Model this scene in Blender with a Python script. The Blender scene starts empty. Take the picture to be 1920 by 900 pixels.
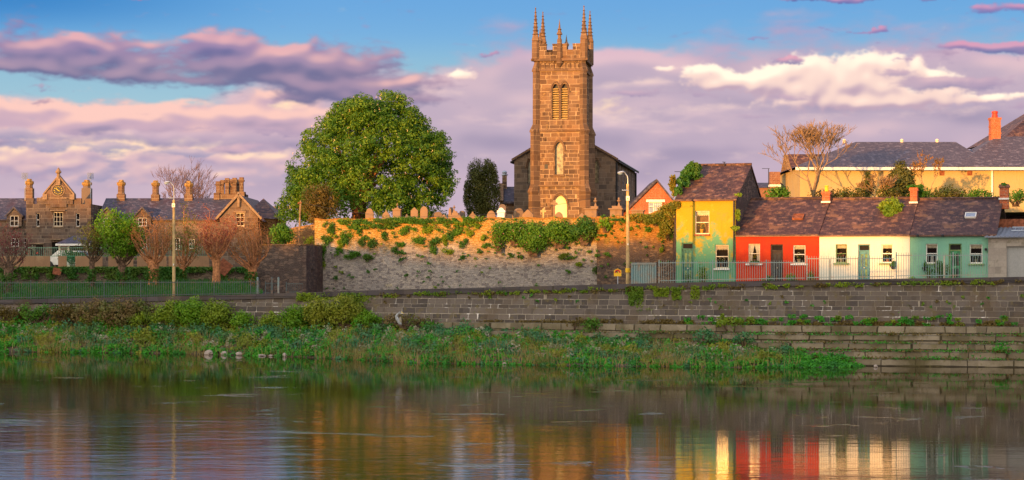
import bpy, math, random
import numpy as np
from mathutils import Vector, Matrix
R = math.radians
rng = np.random.default_rng(7); random.seed(7)
SC = bpy.context.scene
COL = SC.collection
# ------------------------------------------------------------------ camera
F = 3840.0; H = 4.8; HY = 515.0
cd = bpy.data.cameras.new('camera'); cam = bpy.data.objects.new('camera', cd); COL.objects.link(cam)
cam.location = (0, 0, H); cam.rotation_euler = (R(90), 0, 0)
cd.sensor_width = 36; cd.lens = 72; cd.shift_y = 65/1920; cd.clip_end = 20000; cd.clip_start = 0.5
SC.camera = cam
SC.view_settings.view_transform = 'Standard'; SC.view_settings.look = 'None'
SC.view_settings.exposure = 0.0; SC.view_settings.gamma = 1
# ------------------------------------------------------------------ sun and sky
SUN_A = R(30); SUN_E = R(4)
sdir = Vector((-math.sin(SUN_A)*math.cos(SUN_E), -math.cos(SUN_A)*math.cos(SUN_E), math.sin(SUN_E)))
sl = bpy.data.lights.new('sun', 'SUN'); so = bpy.data.objects.new('sun', sl); COL.objects.link(so)
sl.energy = 5.0; sl.color = (1.0, 0.47, 0.12); sl.angle = R(0.6)
so.rotation_euler = sdir.to_track_quat('Z', 'Y').to_euler(); so.location = (-60, -100, 60)

class NT:
    """tiny node helper"""
    def __init__(s, tree): s.t = tree
    def n(s, typ, ins=None, **props):
        nd = s.t.nodes.new(typ)
        for k, v in props.items(): setattr(nd, k, v)
        if ins:
            for k, v in ins.items():
                sock = nd.inputs[k]
                if isinstance(v, bpy.types.NodeSocket): s.t.links.new(v, sock)
                elif v is not None:
                    if sock.type == 'RGBA' and len(v) == 3: v = (*v, 1)
                    sock.default_value = v
        return nd
    def m(s, op, a, b=None, c=None, clamp=False):
        nd = s.t.nodes.new('ShaderNodeMath'); nd.operation = op; nd.use_clamp = clamp
        for i, v in enumerate((a, b, c)):
            if v is None: continue
            if isinstance(v, bpy.types.NodeSocket): s.t.links.new(v, nd.inputs[i])
            else: nd.inputs[i].default_value = v
        return nd.outputs[0]
    def vm(s, op, a, b=None):
        nd = s.t.nodes.new('ShaderNodeVectorMath'); nd.operation = op
        for i, v in enumerate((a, b)):
            if v is None: continue
            if isinstance(v, bpy.types.NodeSocket): s.t.links.new(v, nd.inputs[i])
            else: nd.inputs[i].default_value = v
        return nd
    def mix(s, f, a, b, mode='MIX'):
        nd = s.t.nodes.new('ShaderNodeMix'); nd.data_type = 'RGBA'; nd.blend_type = mode
        for i, v in ((0, f), (6, a), (7, b)):
            if isinstance(v, bpy.types.NodeSocket): s.t.links.new(v, nd.inputs[i])
            elif i == 0: nd.inputs[0].default_value = v
            else: nd.inputs[i].default_value = (*v, 1) if len(v) == 3 else v
        return nd.outputs[2]
    def ss(s, x, lo, hi, a=0.0, b=1.0):
        nd = s.n('ShaderNodeMapRange', {'Value': x, 'From Min': lo, 'From Max': hi, 'To Min': a, 'To Max': b}, interpolation_type='SMOOTHSTEP')
        return nd.outputs[0]
    def noise(s, vec, scale, detail=4, rough=0.5, dist=0.0):
        return s.n('ShaderNodeTexNoise', {'Vector': vec, 'Scale': scale, 'Detail': detail, 'Roughness': rough, 'Distortion': dist}).outputs[0]

def srgb(r, g, b):
    f = lambda c: (c/255/12.92) if c/255 <= 0.04045 else ((c/255+0.055)/1.055)**2.4
    return (f(r), f(g), f(b))

W = bpy.data.worlds.new('World'); SC.world = W; W.use_nodes = True
wt = W.node_tree; wt.nodes.clear(); w = NT(wt)
tc = w.n('ShaderNodeTexCoord').outputs['Generated']
sky = w.n('ShaderNodeTexSky', sky_type='NISHITA', sun_disc=False, sun_elevation=R(4), sun_rotation=R(210), altitude=0, air_density=1.0, dust_density=0.6, ozone_density=3.0).outputs[0]
sx = w.n('ShaderNodeSeparateXYZ', {0: tc})
U = w.m('MULTIPLY', w.m('ARCTAN2', sx.outputs[0], sx.outputs[1]), 3.84)
V = w.m('MULTIPLY', sx.outputs[2], 3.84)
P2 = w.n('ShaderNodeCombineXYZ', {0: U, 1: V, 2: 0.0}).outputs[0]
_PG = {}
def _perlin(x, y, seed):
    n = 256
    if seed not in _PG:
        g = np.random.default_rng(seed).uniform(0, 2*np.pi, (n, n)); _PG[seed] = (np.cos(g), np.sin(g))
    gx, gy = _PG[seed]
    xi = np.floor(x).astype(int); yi = np.floor(y).astype(int); fx = x-xi; fy = y-yi
    s = lambda t: t*t*t*(t*(t*6-15)+10)
    def d(i, j):
        a = (xi+i) % n; b = (yi+j) % n; return gx[a, b]*(fx-i)+gy[a, b]*(fy-j)
    sx_, sy_ = s(fx), s(fy)
    return ((d(0,0)*(1-sx_)+d(1,0)*sx_)*(1-sy_)+(d(0,1)*(1-sx_)+d(1,1)*sx_)*sy_)*1.5
def _fbm(x, y, seed, octv=7, rough=.5, billow=False):
    t = 0; a = 1; s = 0
    for k in range(octv):
        p = _perlin(x*2**k+17.3*k, y*2**k+9.1*k, seed+k)
        t = t+a*((.42-np.abs(p)*1.5) if billow else p); s += a; a *= rough
    return t/s
def _ss(x, a, b):
    t = np.clip((x-a)/(b-a), 0, 1); return t*t*(3-2*t)
def _blur(a, k):
    for ax in (0, 1):
        for _ in range(2):
            c = np.cumsum(np.pad(a, [(k+1, k) if i == ax else (0, 0) for i in (0, 1)], mode='edge'), axis=ax)
            n = 2*k+1
            a = (np.take(c, range(n, c.shape[ax]), axis=ax)-np.take(c, range(0, c.shape[ax]-n), axis=ax))/n
    return a
def make_sky(Wd=1500, Hh=420, x0=-640.0, x1=2560.0, y0=-330.0, y1=515.0):
    """sky colours (display-referred) over a field of directions; x, y in 1/3840 radian, y measured down from 515 = horizon"""
    px, py = np.meshgrid(np.linspace(x0, x1, Wd), np.linspace(y1, y0, Hh))      # row 0 = horizon
    C = lambda r, g, b: np.array([r, g, b])/255.0
    def mix(a, b, t): return a+(b-a)*t[..., None]
    img = mix(np.broadcast_to(C(168, 196, 212), px.shape+(3,)), C(124, 174, 212), _ss(-py, -330, -120))
    img = mix(img, C(100, 158, 212), _ss(-py, -130, 10)*.9)
    img = mix(img, C(52, 122, 188), _ss(-px, -620, 20)*_ss(-py, -110, 0)*.9)
    img = mix(img, C(60, 120, 205), _ss(-py, 20, 330))
    WX = _fbm(px/110, py/60, 50, 6, .6)*1.3; WY = _fbm(px/110+9, py/60, 60, 6, .6)*1.3
    img = mix(img, C(228, 228, 242), _ss(-py, 8, 110)*.92)
    def layer(img, blobs, cols, sx, sy, seed, amp, lo, hi, cap=.8, bill=.5, off=(-5, 9), gain=3.0, bias=0.0, opac=1.0, wp=18, rough=.5, bl=2):
        wx, wy = WX*wp*2, WY*wp
        B = 0
        for (bx, by, ax, ay, wt_) in blobs:
            B = B+wt_*np.exp(-.7*(((px+wx-bx)/ax)**2+((py+wy-by)/ay)**2))
        B = cap*np.tanh(B/cap)
        n = (1-bill)*_fbm(px/sx, py/sy, seed, 8, rough)*1.6+bill*_fbm(px/sx*1.4, py/sy*1.4, seed+20, 6, rough, True)
        D = B+n*amp
        kx = Wd/(x1-x0); ky = Hh/(y0-y1)
        h = _blur(np.clip(D, lo-.1, 1.2), bl)
        ox, oy = int(round(off[0]*kx)), int(round(-off[1]*ky))
        # brightness where the field falls away towards the upper left
        sh = np.roll(np.roll(h, oy*-1, 0), -ox, 1)
        em = (h-sh)*gain+bias
        a = _ss(D, lo, hi)*opac
        c = mix(np.broadcast_to(np.array(cols[0])/255., img.shape), np.array(cols[1])/255., _ss(em, -.6, .1))
        c = mix(c, np.array(cols[2])/255., _ss(em, .05, .8))
        return mix(img, c, a)
    # lavender sheet over the right and the horizon
    img = layer(img, [(1380, 300, 640, 150, 1.), (1150, 190, 260, 58, .75), (1560, 200, 300, 50, .5), (1700, 250, 420, 90, .9), (870, 235, 200, 85, .75), (760, 330, 420, 110, .9), (620, 245, 130, 60, .6), (1930, 170, 130, 36, .7), (2400, 240, 400, 130, 1), (-500, 300, 500, 80, 1), (960, 500, 2600, 150, 1.)],
        [(148, 134, 174), (176, 154, 186), (210, 174, 192)], 300, 95, 1, .60, .28, .66, 1., .4, (-8, 20), 2.4, .0, bl=5)
    img = mix(img, C(204, 172, 198), _ss(py, 290, 400)*.45)
    img = mix(img, C(186, 158, 190), _ss(px, 1150, 1500)*_ss(py, 230, 330)*.45)
    # second band, left: mauve above, warm puffs below
    img = layer(img, [(240, 238, 230, 34, .95), (60, 240, 120, 30, .6), (560, 225, 150, 40, .8), (420, 262, 180, 24, .7), (-300, 240, 300, 40, .9)],
        [(146, 128, 170), (188, 152, 182), (236, 182, 180)], 190, 42, 2, .55, .30, .55, .8, .45, (-5, 12), 3.4, .15)
    img = layer(img, [(60, 300, 180, 34, .9), (270, 300, 130, 34, .9), (430, 312, 150, 26, .8), (560, 300, 60, 20, .5), (-300, 300, 300, 30, .8), (840, 330, 160, 26, .35)],
        [(158, 138, 180), (206, 166, 184), (250, 206, 182)], 120, 42, 3, .85, .28, .75, .8, .6, (-4, 9), 2.6, .05, .9)
    img = layer(img, [(250, 282, 80, 18, 1.), (115, 280, 40, 16, .7), (560, 206, 38, 13, .9), (640, 300, 60, 18, .4), (1180, 205, 110, 16, .5)],
        [(226, 184, 186), (244, 200, 180), (255, 222, 174)], 90, 40, 4, .8, .28, .95, .9, .6, (-4, 9), 2.0, .2, .9)
    img = layer(img, [(80, 278, 60, 10, .9), (30, 262, 50, 8, .7), (215, 300, 40, 14, .8), (330, 285, 70, 8, .8), (150, 330, 90, 10, .6), (450, 290, 50, 8, .5), (560, 330, 90, 8, .5)], [(136, 134, 180), (158, 144, 184), (196, 166, 188)], 80, 24, 13, .8, .30, .70, .8, .4, (-3, 7), 2.6, -.1, .85)
    # purple and pink cumulus bank
    img = layer(img, [(40, 100, 90, 26, 1.), (120, 108, 80, 20, .8), (190, 120, 80, 26, 1.), (260, 118, 60, 24, .9), (310, 112, 70, 26, .9), (385, 105, 60, 26, .9), (468, 92, 34, 24, 1.), (500, 125, 130, 28, 1.), (580, 125, 60, 30, .8), (600, 155, 100, 28, .9), (400, 150, 140, 16, .7), (740, 165, 60, 22, .7), (690, 125, 46, 24, .9), (700, 165, 90, 30, .8), (200, 146, 70, 6, .8), (120, 135, 60, 8, .6), (90, 199, 30, 5, .8), (-300, 100, 260, 36, 1.), (640, 190, 120, 20, .5), (40, 135, 50, 10, .6)],
        [(100, 98, 150), (150, 124, 164), (224, 166, 172)], 130, 44, 5, .85, .22, .72, .8, .6, (-3, 14), 2.3, -.12, .95, bl=3)
    img = layer(img, [(180, 262, 260, 10, .8), (500, 262, 160, 12, .8), (330, 292, 60, 8, .5), (60, 330, 160, 10, .6), (700, 250, 160, 10, .5), (900, 310, 200, 12, .5), (1250, 250, 260, 14, .6), (1300, 340, 200, 12, .4), (1700, 270, 260, 12, .5)], [(148, 136, 178), (168, 148, 184), (204, 170, 192)], 220, 34, 11, .7, .30, .85, .8, .3, (-3, 9), 2.4, -.1, .65, bl=3)
    img = layer(img, [(1150, 165, 160, 14, .6), (1250, 210, 200, 16, .6), (1450, 240, 260, 14, .5), (1000, 230, 160, 16, .5), (1240, 290, 260, 14, .4), (700, 215, 100, 14, .5), (850, 175, 90, 12, .5), (1720, 215, 180, 10, .6), (730, 290, 130, 14, .4)], [(186, 158, 188), (214, 178, 194), (238, 200, 196)], 170, 44, 12, .8, .30, .95, .8, .5, (-3, 10), 2.2, .1, .75, bl=3)
    # bright heads
    img = layer(img, [(1322, 142, 30, 15, 1.1), (1350, 150, 34, 14, .9), (1385, 156, 30, 9, .8), (1435, 145, 26, 14, 1.1), (1410, 160, 80, 7, .8), (1500, 140, 30, 18, 1.1), (1540, 150, 50, 26, 1.), (1590, 158, 60, 24, .9), (1620, 132, 34, 22, 1.1), (1665, 140, 50, 22, 1.), (1715, 150, 50, 14, .8), (1610, 185, 130, 24, 1.), (1720, 188, 80, 12, .8), (1480, 172, 60, 14, .8), (1238, 133, 22, 4, .9), (868, 142, 20, 7, 1.), (1880, 193, 90, 5, .7)],
        [(178, 148, 178), (232, 196, 194), (252, 232, 216)], 60, 46, 6, .72, .24, .60, .8, .8, (-4, 12), 2.6, .02, bl=3, wp=9)
    # lavender streaks over the heads, dark wisps
    img = layer(img, [(1790, 165, 110, 13, 1.), (1660, 147, 36, 6, .8), (1540, 135, 18, 5, .5), (1890, 215, 160, 10, .5), (1480, 185, 60, 8, .4), (1500, 225, 200, 9, .5), (1300, 180, 120, 7, .5), (1190, 178, 30, 5, .6), (470, 248, 160, 6, .6), (200, 252, 120, 5, .4), (250, 182, 50, 3, .3)],
        [(128, 118, 168), (164, 138, 178), (200, 160, 186)], 120, 26, 7, .40, .34, .60, .8, .3, (-3, 7), 3.0, 0, .8)
    img = layer(img, [(1880, 37, 56, 9, 1.), (1860, 104, 80, 9, 1.), (1940, 110, 60, 10, .9), (1610, 62, 56, 3, .9), (1600, 2, 90, 7, 1.), (1500, 4, 80, 4, .8), (265, 7, 34, 3, 1.), (1850, 10, 110, 5, .8), (1635, 90, 14, 4, .6), (1480, 122, 26, 5, .8), (1420, 78, 30, 3, .4), (900, 110, 30, 4, .6), (1700, 124, 40, 3, .4), (2300, 60, 160, 14, .9), (70, 175, 30, 3, .4), (140, 178, 50, 3, .4)],
        [(96, 100, 160), (140, 118, 168), (214, 146, 176)], 80, 22, 8, .45, .36, .62, .8, .35, (-3, 6), 3.4, .1, .88)
    img = layer(img, [(500, -170, 600, 70, .9), (1500, -230, 600, 70, .9), (-200, -250, 500, 60, .8), (900, -300, 900, 60, .9)], [(206, 202, 224), (224, 216, 230), (246, 232, 230)], 200, 70, 9, .6, .35, .65, .8, .4)
    cl = _ss(py, 60, 150); L_ = img.mean(-1, keepdims=True)
    img = img+(L_-img)*(.20*cl)[..., None]; img = img*(1+cl[..., None]*np.array([.055, .05, .0]))
    return np.clip(img, 0, 1)

_im = make_sky(); _hh, _ww, _ = _im.shape
_lin = np.where(_im <= .04045, _im/12.92, ((_im+.055)/1.055)**2.4)
_buf = np.ones((_hh, _ww, 4), np.float32); _buf[..., :3] = _lin
skyimg = bpy.data.images.new('sunset_clouds', _ww, _hh, float_buffer=True, is_data=True)
skyimg.pixels.foreach_set(_buf.ravel()); skyimg.update(); skyimg.pack()
uvs_ = w.n('ShaderNodeCombineXYZ', {0: w.m('MULTIPLY_ADD', U, 1/3.2, 1600/3200), 1: w.m('MULTIPLY', V, 1/.845), 2: 0.0}).outputs[0]
it = w.n('ShaderNodeTexImage', {'Vector': uvs_}, interpolation='Cubic', extension='MIRROR'); it.image = skyimg
clouds = it.outputs[0]
SKYMUL = 0.10
skc = w.vm('MULTIPLY', sky, (SKYMUL,)*3).outputs[0]
upper = w.mix(w.ss(V, 0.8, 3.0), srgb(226, 226, 244), srgb(120, 150, 210))
upper = w.mix(0.88, skc, upper)
sheet = w.mix(w.ss(V, .70, .83), clouds, upper)
hn = w.noise(w.vm('MULTIPLY', P2, (1, 2.2, 1)).outputs[0], 0.9, 8, 0.55, 0.3)
hc = w.m('MULTIPLY', w.ss(hn, 0.47, 0.66), w.ss(V, 0.75, 1.3))
sheet = w.mix(hc, sheet, srgb(206, 192, 214))
# the half of the sky around the setting sun, behind the viewer, is brighter and warmer
dots = w.vm('DOT_PRODUCT', tc, tuple(sdir)).outputs[1]
SUNSIDE = 2.15
warm = w.vm('MULTIPLY', w.mix(w.ss(sx.outputs[2], .0, .8), (1.0, .80, .60), (.60, .62, .66)), (SUNSIDE,)*3).outputs[0]
sheet = w.mix(w.ss(dots, -.25, .75), sheet, warm)
EXPO = 0.8
sheet = w.vm('MULTIPLY', sheet, (1.13*2**-EXPO,)*3).outputs[0]; SC.view_settings.exposure = EXPO
bgd = w.n('ShaderNodeBackground', {'Color': sheet, 'Strength': 1.0})
wt.links.new(bgd.outputs[0], w.n('ShaderNodeOutputWorld').inputs[0])
W.cycles.sampling_method = 'MANUAL' if hasattr(W, 'cycles') and hasattr(W.cycles, 'sampling_method') else 'AUTOMATIC'
try: W.cycles.sample_map_resolution = 512
except Exception: pass

# ------------------------------------------------------------------ helpers
ORG = {}
def X(px, d): return (px-960)*d/F
def Z(py, d): return H-(py-HY)*d/F
def interp(x, tab):
    return float(np.interp(x, [t[0] for t in tab], [t[1] for t in tab]))
def setp(o, label=None, cat=None, group=None, kind=None):
    if label: o['label'] = label
    if cat: o['category'] = cat
    if group: o['group'] = group
    if kind: o['kind'] = kind
    return o
def thing(name, label, cat, loc=(0, 0, 0), rz=0.0, group=None):
    o = bpy.data.objects.new(name, None); COL.objects.link(o); o.location = loc; o.rotation_euler = (0, 0, rz)
    o.empty_display_size = 0.3
    ORG[o] = Vector(loc)
    return setp(o, label, cat, group)
def link_mesh(name, me, parent, sub=False):
    o = bpy.data.objects.new(name, me); COL.objects.link(o)
    if parent: o.parent = parent
    return o
class MB:
    def __init__(s, local=False): s.v = []; s.f = []; s.mi = []; s.uv = []; s.cur = 0; s.local = local; s.sm = []; s.smooth = False
    def V(s, p): s.v.append(tuple(p)); return len(s.v)-1
    def face(s, pts, uv=None):
        s.f.append([s.V(p) for p in pts]); s.mi.append(s.cur); s.uv.append(uv); s.sm.append(s.smooth)
    def box(s, x0, x1, y0, y1, z0, z1):
        a = [(x0,y0,z0),(x1,y0,z0),(x1,y1,z0),(x0,y1,z0),(x0,y0,z1),(x1,y0,z1),(x1,y1,z1),(x0,y1,z1)]
        for q in ((3,2,1,0),(4,5,6,7),(0,1,5,4),(1,2,6,5),(2,3,7,6),(3,0,4,7)): s.face([a[i] for i in q])
        return s
    def obox(s, c, ax, ay, az, hx, hy, hz):
        c = Vector(c); ax = Vector(ax).normalized(); ay = Vector(ay).normalized(); az = Vector(az).normalized()
        a = [c+ax*hx*i+ay*hy*j+az*hz*k for k in (-1,1) for (i,j) in ((-1,-1),(1,-1),(1,1),(-1,1))]
        for q in ((3,2,1,0),(4,5,6,7),(0,1,5,4),(1,2,6,5),(2,3,7,6),(3,0,4,7)): s.face([a[i] for i in q])
        return s
    def prism(s, poly, y0, y1):
        """poly in (x,z), counter-clockwise seen from -y; extruded in y"""
        n = len(poly)
        s.face([(x, y0, z) for x, z in poly]); s.face([(x, y1, z) for x, z in reversed(poly)])
        for i in range(n):
            a, b = poly[i], poly[(i+1) % n]
            s.face([(b[0],y0,b[1]),(a[0],y0,a[1]),(a[0],y1,a[1]),(b[0],y1,b[1])])
        return s
    def prismx(s, poly, x0, x1):
        """poly in (y,z), extruded along x"""
        n = len(poly)
        s.face([(x0, y, z) for y, z in reversed(poly)]); s.face([(x1, y, z) for y, z in poly])
        for i in range(n):
            a, b = poly[i], poly[(i+1) % n]
            s.face([(x0,a[0],a[1]),(x0,b[0],b[1]),(x1,b[0],b[1]),(x1,a[0],a[1])][::1])
        return s
    def tube(s, p0, p1, r0, r1=None, n=6, cap=False):
        r1 = r0 if r1 is None else r1
        p0 = Vector(p0); p1 = Vector(p1); d = p1-p0
        if d.length < 1e-6: return s
        d.normalize(); a = d.orthogonal().normalized(); b = d.cross(a)
        r_0 = [p0+(a*math.cos(t)+b*math.sin(t))*r0 for t in [2*math.pi*i/n for i in range(n)]]
        r_1 = [p1+(a*math.cos(t)+b*math.sin(t))*r1 for t in [2*math.pi*i/n for i in range(n)]]
        for i in range(n):
            j = (i+1) % n; s.face([r_0[i], r_0[j], r_1[j], r_1[i]])
        if cap: s.face(r_0[::-1]); s.face(r_1)
        return s
    def lathe(s, c, prof, n=12, sx=1, sy=1):
        """prof: list of (r,z)"""
        for k in range(len(prof)-1):
            (ra, za), (rb, zb) = prof[k], prof[k+1]
            for i in range(n):
                t0 = 2*math.pi*i/n+math.pi/n; t1 = 2*math.pi*(i+1)/n+math.pi/n
                pt = lambda r, z, t: (c[0]+r*math.cos(t)*sx, c[1]+r*math.sin(t)*sy, c[2]+z)
                q = [pt(ra,za,t0), pt(ra,za,t1), pt(rb,zb,t1), pt(rb,zb,t0)]
                if ra < 1e-5: q = q[1:]
                elif rb < 1e-5: q = q[:3]
                s.face(q)
        return s
    def wall(s, x0, x1, z0, z1, y, depth, holes=(), thick=0.4, arches=None):
        """front wall facing -y with real openings; holes=(x0,x1,z0,z1[,spring]) ; spring -> pointed arch"""
        xs = sorted(set([x0, x1]+[h[0] for h in holes]+[h[1] for h in holes]))
        zs = sorted(set([z0, z1]+[h[2] for h in holes]+[h[3] for h in holes]))
        for i in range(len(xs)-1):
            for j in range(len(zs)-1):
                cx = (xs[i]+xs[i+1])/2; cz = (zs[j]+zs[j+1])/2
                if any(h[0] < cx < h[1] and h[2] < cz < h[3] for h in holes): continue
                s.face([(xs[i],y,zs[j]),(xs[i+1],y,zs[j]),(xs[i+1],y,zs[j+1]),(xs[i],y,zs[j+1])])
        for h in holes:
            a, b, c, d = h[:4]
            if len(h) > 4:
                arc = arch_pts(a, b, h[4], d); mid = len(arc)//2
                s.face([(a,y,d)]+[(p[0],y,p[1]) for p in arc[:mid+1]][::1]); s.f[-1] = s.f[-1]
                s.face([(b,y,d)]+[(p[0],y,p[1]) for p in arc[mid:]][::1])
                loop = [(a, c)]+arc+[(b, c)]
            else:
                loop = [(a, c), (a, d), (b, d), (b, c)]
            for k in range(len(loop)):
                p, q = loop[k], loop[(k+1) % len(loop)]
                s.face([(p[0],y,p[1]),(q[0],y,q[1]),(q[0],y+depth,q[1]),(p[0],y+depth,p[1])])
        return s
    def build(s, name, mats, parent=None, top=None, bevel=0):
        if not isinstance(mats, (list, tuple)): mats = [mats]
        org = Vector((0, 0, 0))
        if not s.local and parent is not None:
            q = parent
            while q.parent is not None: q = q.parent
            org = ORG.get(q, Vector((0, 0, 0)))
        me = bpy.data.meshes.new(name)
        vs = np.array(s.v, dtype=np.float64)
        vsl = vs-np.array(org)
        me.from_pydata(vsl.tolist(), [], s.f)
        uvl = me.uv_layers.new(name='UVMap')
        uvs = []
        for fi, f in enumerate(s.f):
            if s.uv[fi] is not None: uvs.extend([c for q in s.uv[fi] for c in q]); continue
            p = vsl[f]
            nrm = np.zeros(3)
            for k in range(len(p)):
                nrm += np.cross(p[k], p[(k+1) % len(p)])
            l = np.linalg.norm(nrm); nrm = nrm/l if l > 1e-12 else np.array([0, 0, 1.])
            if abs(nrm[2]) > 0.985: t = np.array([1., 0, 0])
            else:
                t = np.cross([0, 0, 1.], nrm); t /= np.linalg.norm(t)
                if t[0] < -1e-3 or (abs(t[0]) <= 1e-3 and t[1] < 0): t = -t
            b = np.cross(nrm, t)
            if b[2] < 0: b = -b
            for q in p: uvs.extend((float(q@t), float(q@b)))
        uvl.data.foreach_set('uv', uvs)
        for m in mats: me.materials.append(m)
        me.polygons.foreach_set('material_index', s.mi)
        me.polygons.foreach_set('use_smooth', s.sm)
        me.validate(); me.update()
        o = link_mesh(name, me, parent)
        if parent is None: ORG[o] = Vector((0, 0, 0))
        if bevel:
            bm = o.modifiers.new('bevel', 'BEVEL'); bm.width = bevel; bm.segments = 2; bm.limit_method = 'ANGLE'
        return o
def arch_pts(a, b, spring, top, n=5):
    """pointed arch from (a,spring) over the apex to (b,spring)"""
    c = (a+b)/2; hw = (b-a)/2; h = top-spring
    out = []
    for k in range(n+1):
        t = k/n; ang = t*math.pi/2
        # blend between a round and a pointed outline
        x = a+hw*(1-math.cos(ang))*0.82+hw*0.18*t; z = spring+h*(math.sin(ang)*0.85+0.15*t)
        out.append((x, z))
    return out+[(2*c-x, z) for x, z in out[-2::-1]]
def copytree(o, loc=None, rz=None, scale=None, label=None, parent=None, group=None):
    c = o.copy(); COL.objects.link(c); c.parent = parent
    if loc is not None: c.location = loc
    if rz is not None: c.rotation_euler = (0, 0, rz)
    if scale is not None: c.scale = (scale,)*3 if not isinstance(scale, tuple) else scale
    if label: c['label'] = label
    if group: c['group'] = group
    for ch in [q for q in bpy.data.objects if q.parent == o]: copytree(ch, parent=c)
    return c

# leaves: many small faces
def leaf_mesh(name, P, size, mat, parent=None, nrm=None, aspect=0.55, jitter=1.0, drop=None, org=None, slots=None, mats=None):
    P = np.asarray(P, float); N = len(P)
    size = np.broadcast_to(np.asarray(size, float), (N,))*rng.uniform(0.65, 1.35, N)
    n = rng.normal(size=(N, 3))*jitter
    if nrm is not None: n += nrm
    n /= np.linalg.norm(n, axis=1)[:, None]+1e-9
    t = rng.normal(size=(N, 3)); t -= (t*n).sum(1)[:, None]*n; t /= np.linalg.norm(t, axis=1)[:, None]+1e-9
    b = np.cross(n, t)
    s = size[:, None]
    V4 = np.empty((N, 4, 3)); V4[:, 0] = P-t*s; V4[:, 1] = P-b*s*aspect+t*s*.15; V4[:, 2] = P+t*s; V4[:, 3] = P+b*s*aspect+t*s*.15
    if org is not None: V4 -= np.array(org)
    return quads(name, V4.reshape(-1, 3), N, mats or [mat], parent, slots)
def quads(name, V, N, mats, parent=None, slots=None, k=4):
    me = bpy.data.meshes.new(name)
    me.vertices.add(N*k); me.vertices.foreach_set('co', V.astype(np.float32).ravel())
    me.loops.add(N*k); me.loops.foreach_set('vertex_index', np.arange(N*k, dtype=np.int32))
    me.polygons.add(N); me.polygons.foreach_set('loop_start', np.arange(0, N*k, k, dtype=np.int32))
    for m in mats: me.materials.append(m)
    if slots is not None: me.polygons.foreach_set('material_index', np.asarray(slots, dtype=np.int32))
    me.update(); me.validate()
    o = link_mesh(name, me, parent)
    if parent is None: ORG[o] = Vector((0, 0, 0))
    return o
def blades(P, h, wid, lean=0.3):
    """grass blades: thin triangles -> returned as vertex array (N*3,3)"""
    P = np.asarray(P, float); N = len(P)
    h = np.broadcast_to(h, (N,))*rng.uniform(.6, 1.3, N); a = rng.uniform(0, math.pi, N)
    dx = np.stack([np.cos(a)*wid, np.sin(a)*wid, np.zeros(N)], 1)
    tip = P+np.stack([rng.normal(0, lean, N)*h, rng.normal(0, lean, N)*h, h], 1)
    V3 = np.empty((N, 3, 3)); V3[:, 0] = P-dx; V3[:, 1] = P+dx; V3[:, 2] = tip
    return V3.reshape(-1, 3), N

# ------------------------------------------------------------------ materials
def mat(name):
    m = bpy.data.materials.new(name); m.use_nodes = True; m.node_tree.nodes.clear(); return m, NT(m.node_tree)
def fin(m, q, col, rough=0.85, bump=None, bstr=0.5, bdist=0.02, spec=0.3, metal=0.0):
    ins = {'Base Color': col, 'Roughness': rough, 'Metallic': metal, 'Specular IOR Level': spec}
    if bump is not None:
        ins['Normal'] = q.n('ShaderNodeBump', {'Height': bump, 'Strength': bstr, 'Distance': bdist}).outputs[0]
    p = q.n('ShaderNodeBsdfPrincipled', ins)
    q.t.links.new(p.outputs[0], q.n('ShaderNodeOutputMaterial').inputs[0]); return m
def plain(name, col, rough=0.7, var=0.12, scale=6.0, metal=0.0, spec=0.3):
    m, q = mat(name); oc = q.n('ShaderNodeTexCoord').outputs['Object']
    n = q.noise(oc, scale, 5, .6)
    dark = tuple(c*(1-var*2.2) for c in col); lite = tuple(min(1, c*(1+var)) for c in col)
    return fin(m, q, q.mix(q.ss(n, .3, .7), dark, lite), rough, n, .2, .01, spec, metal)
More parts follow.
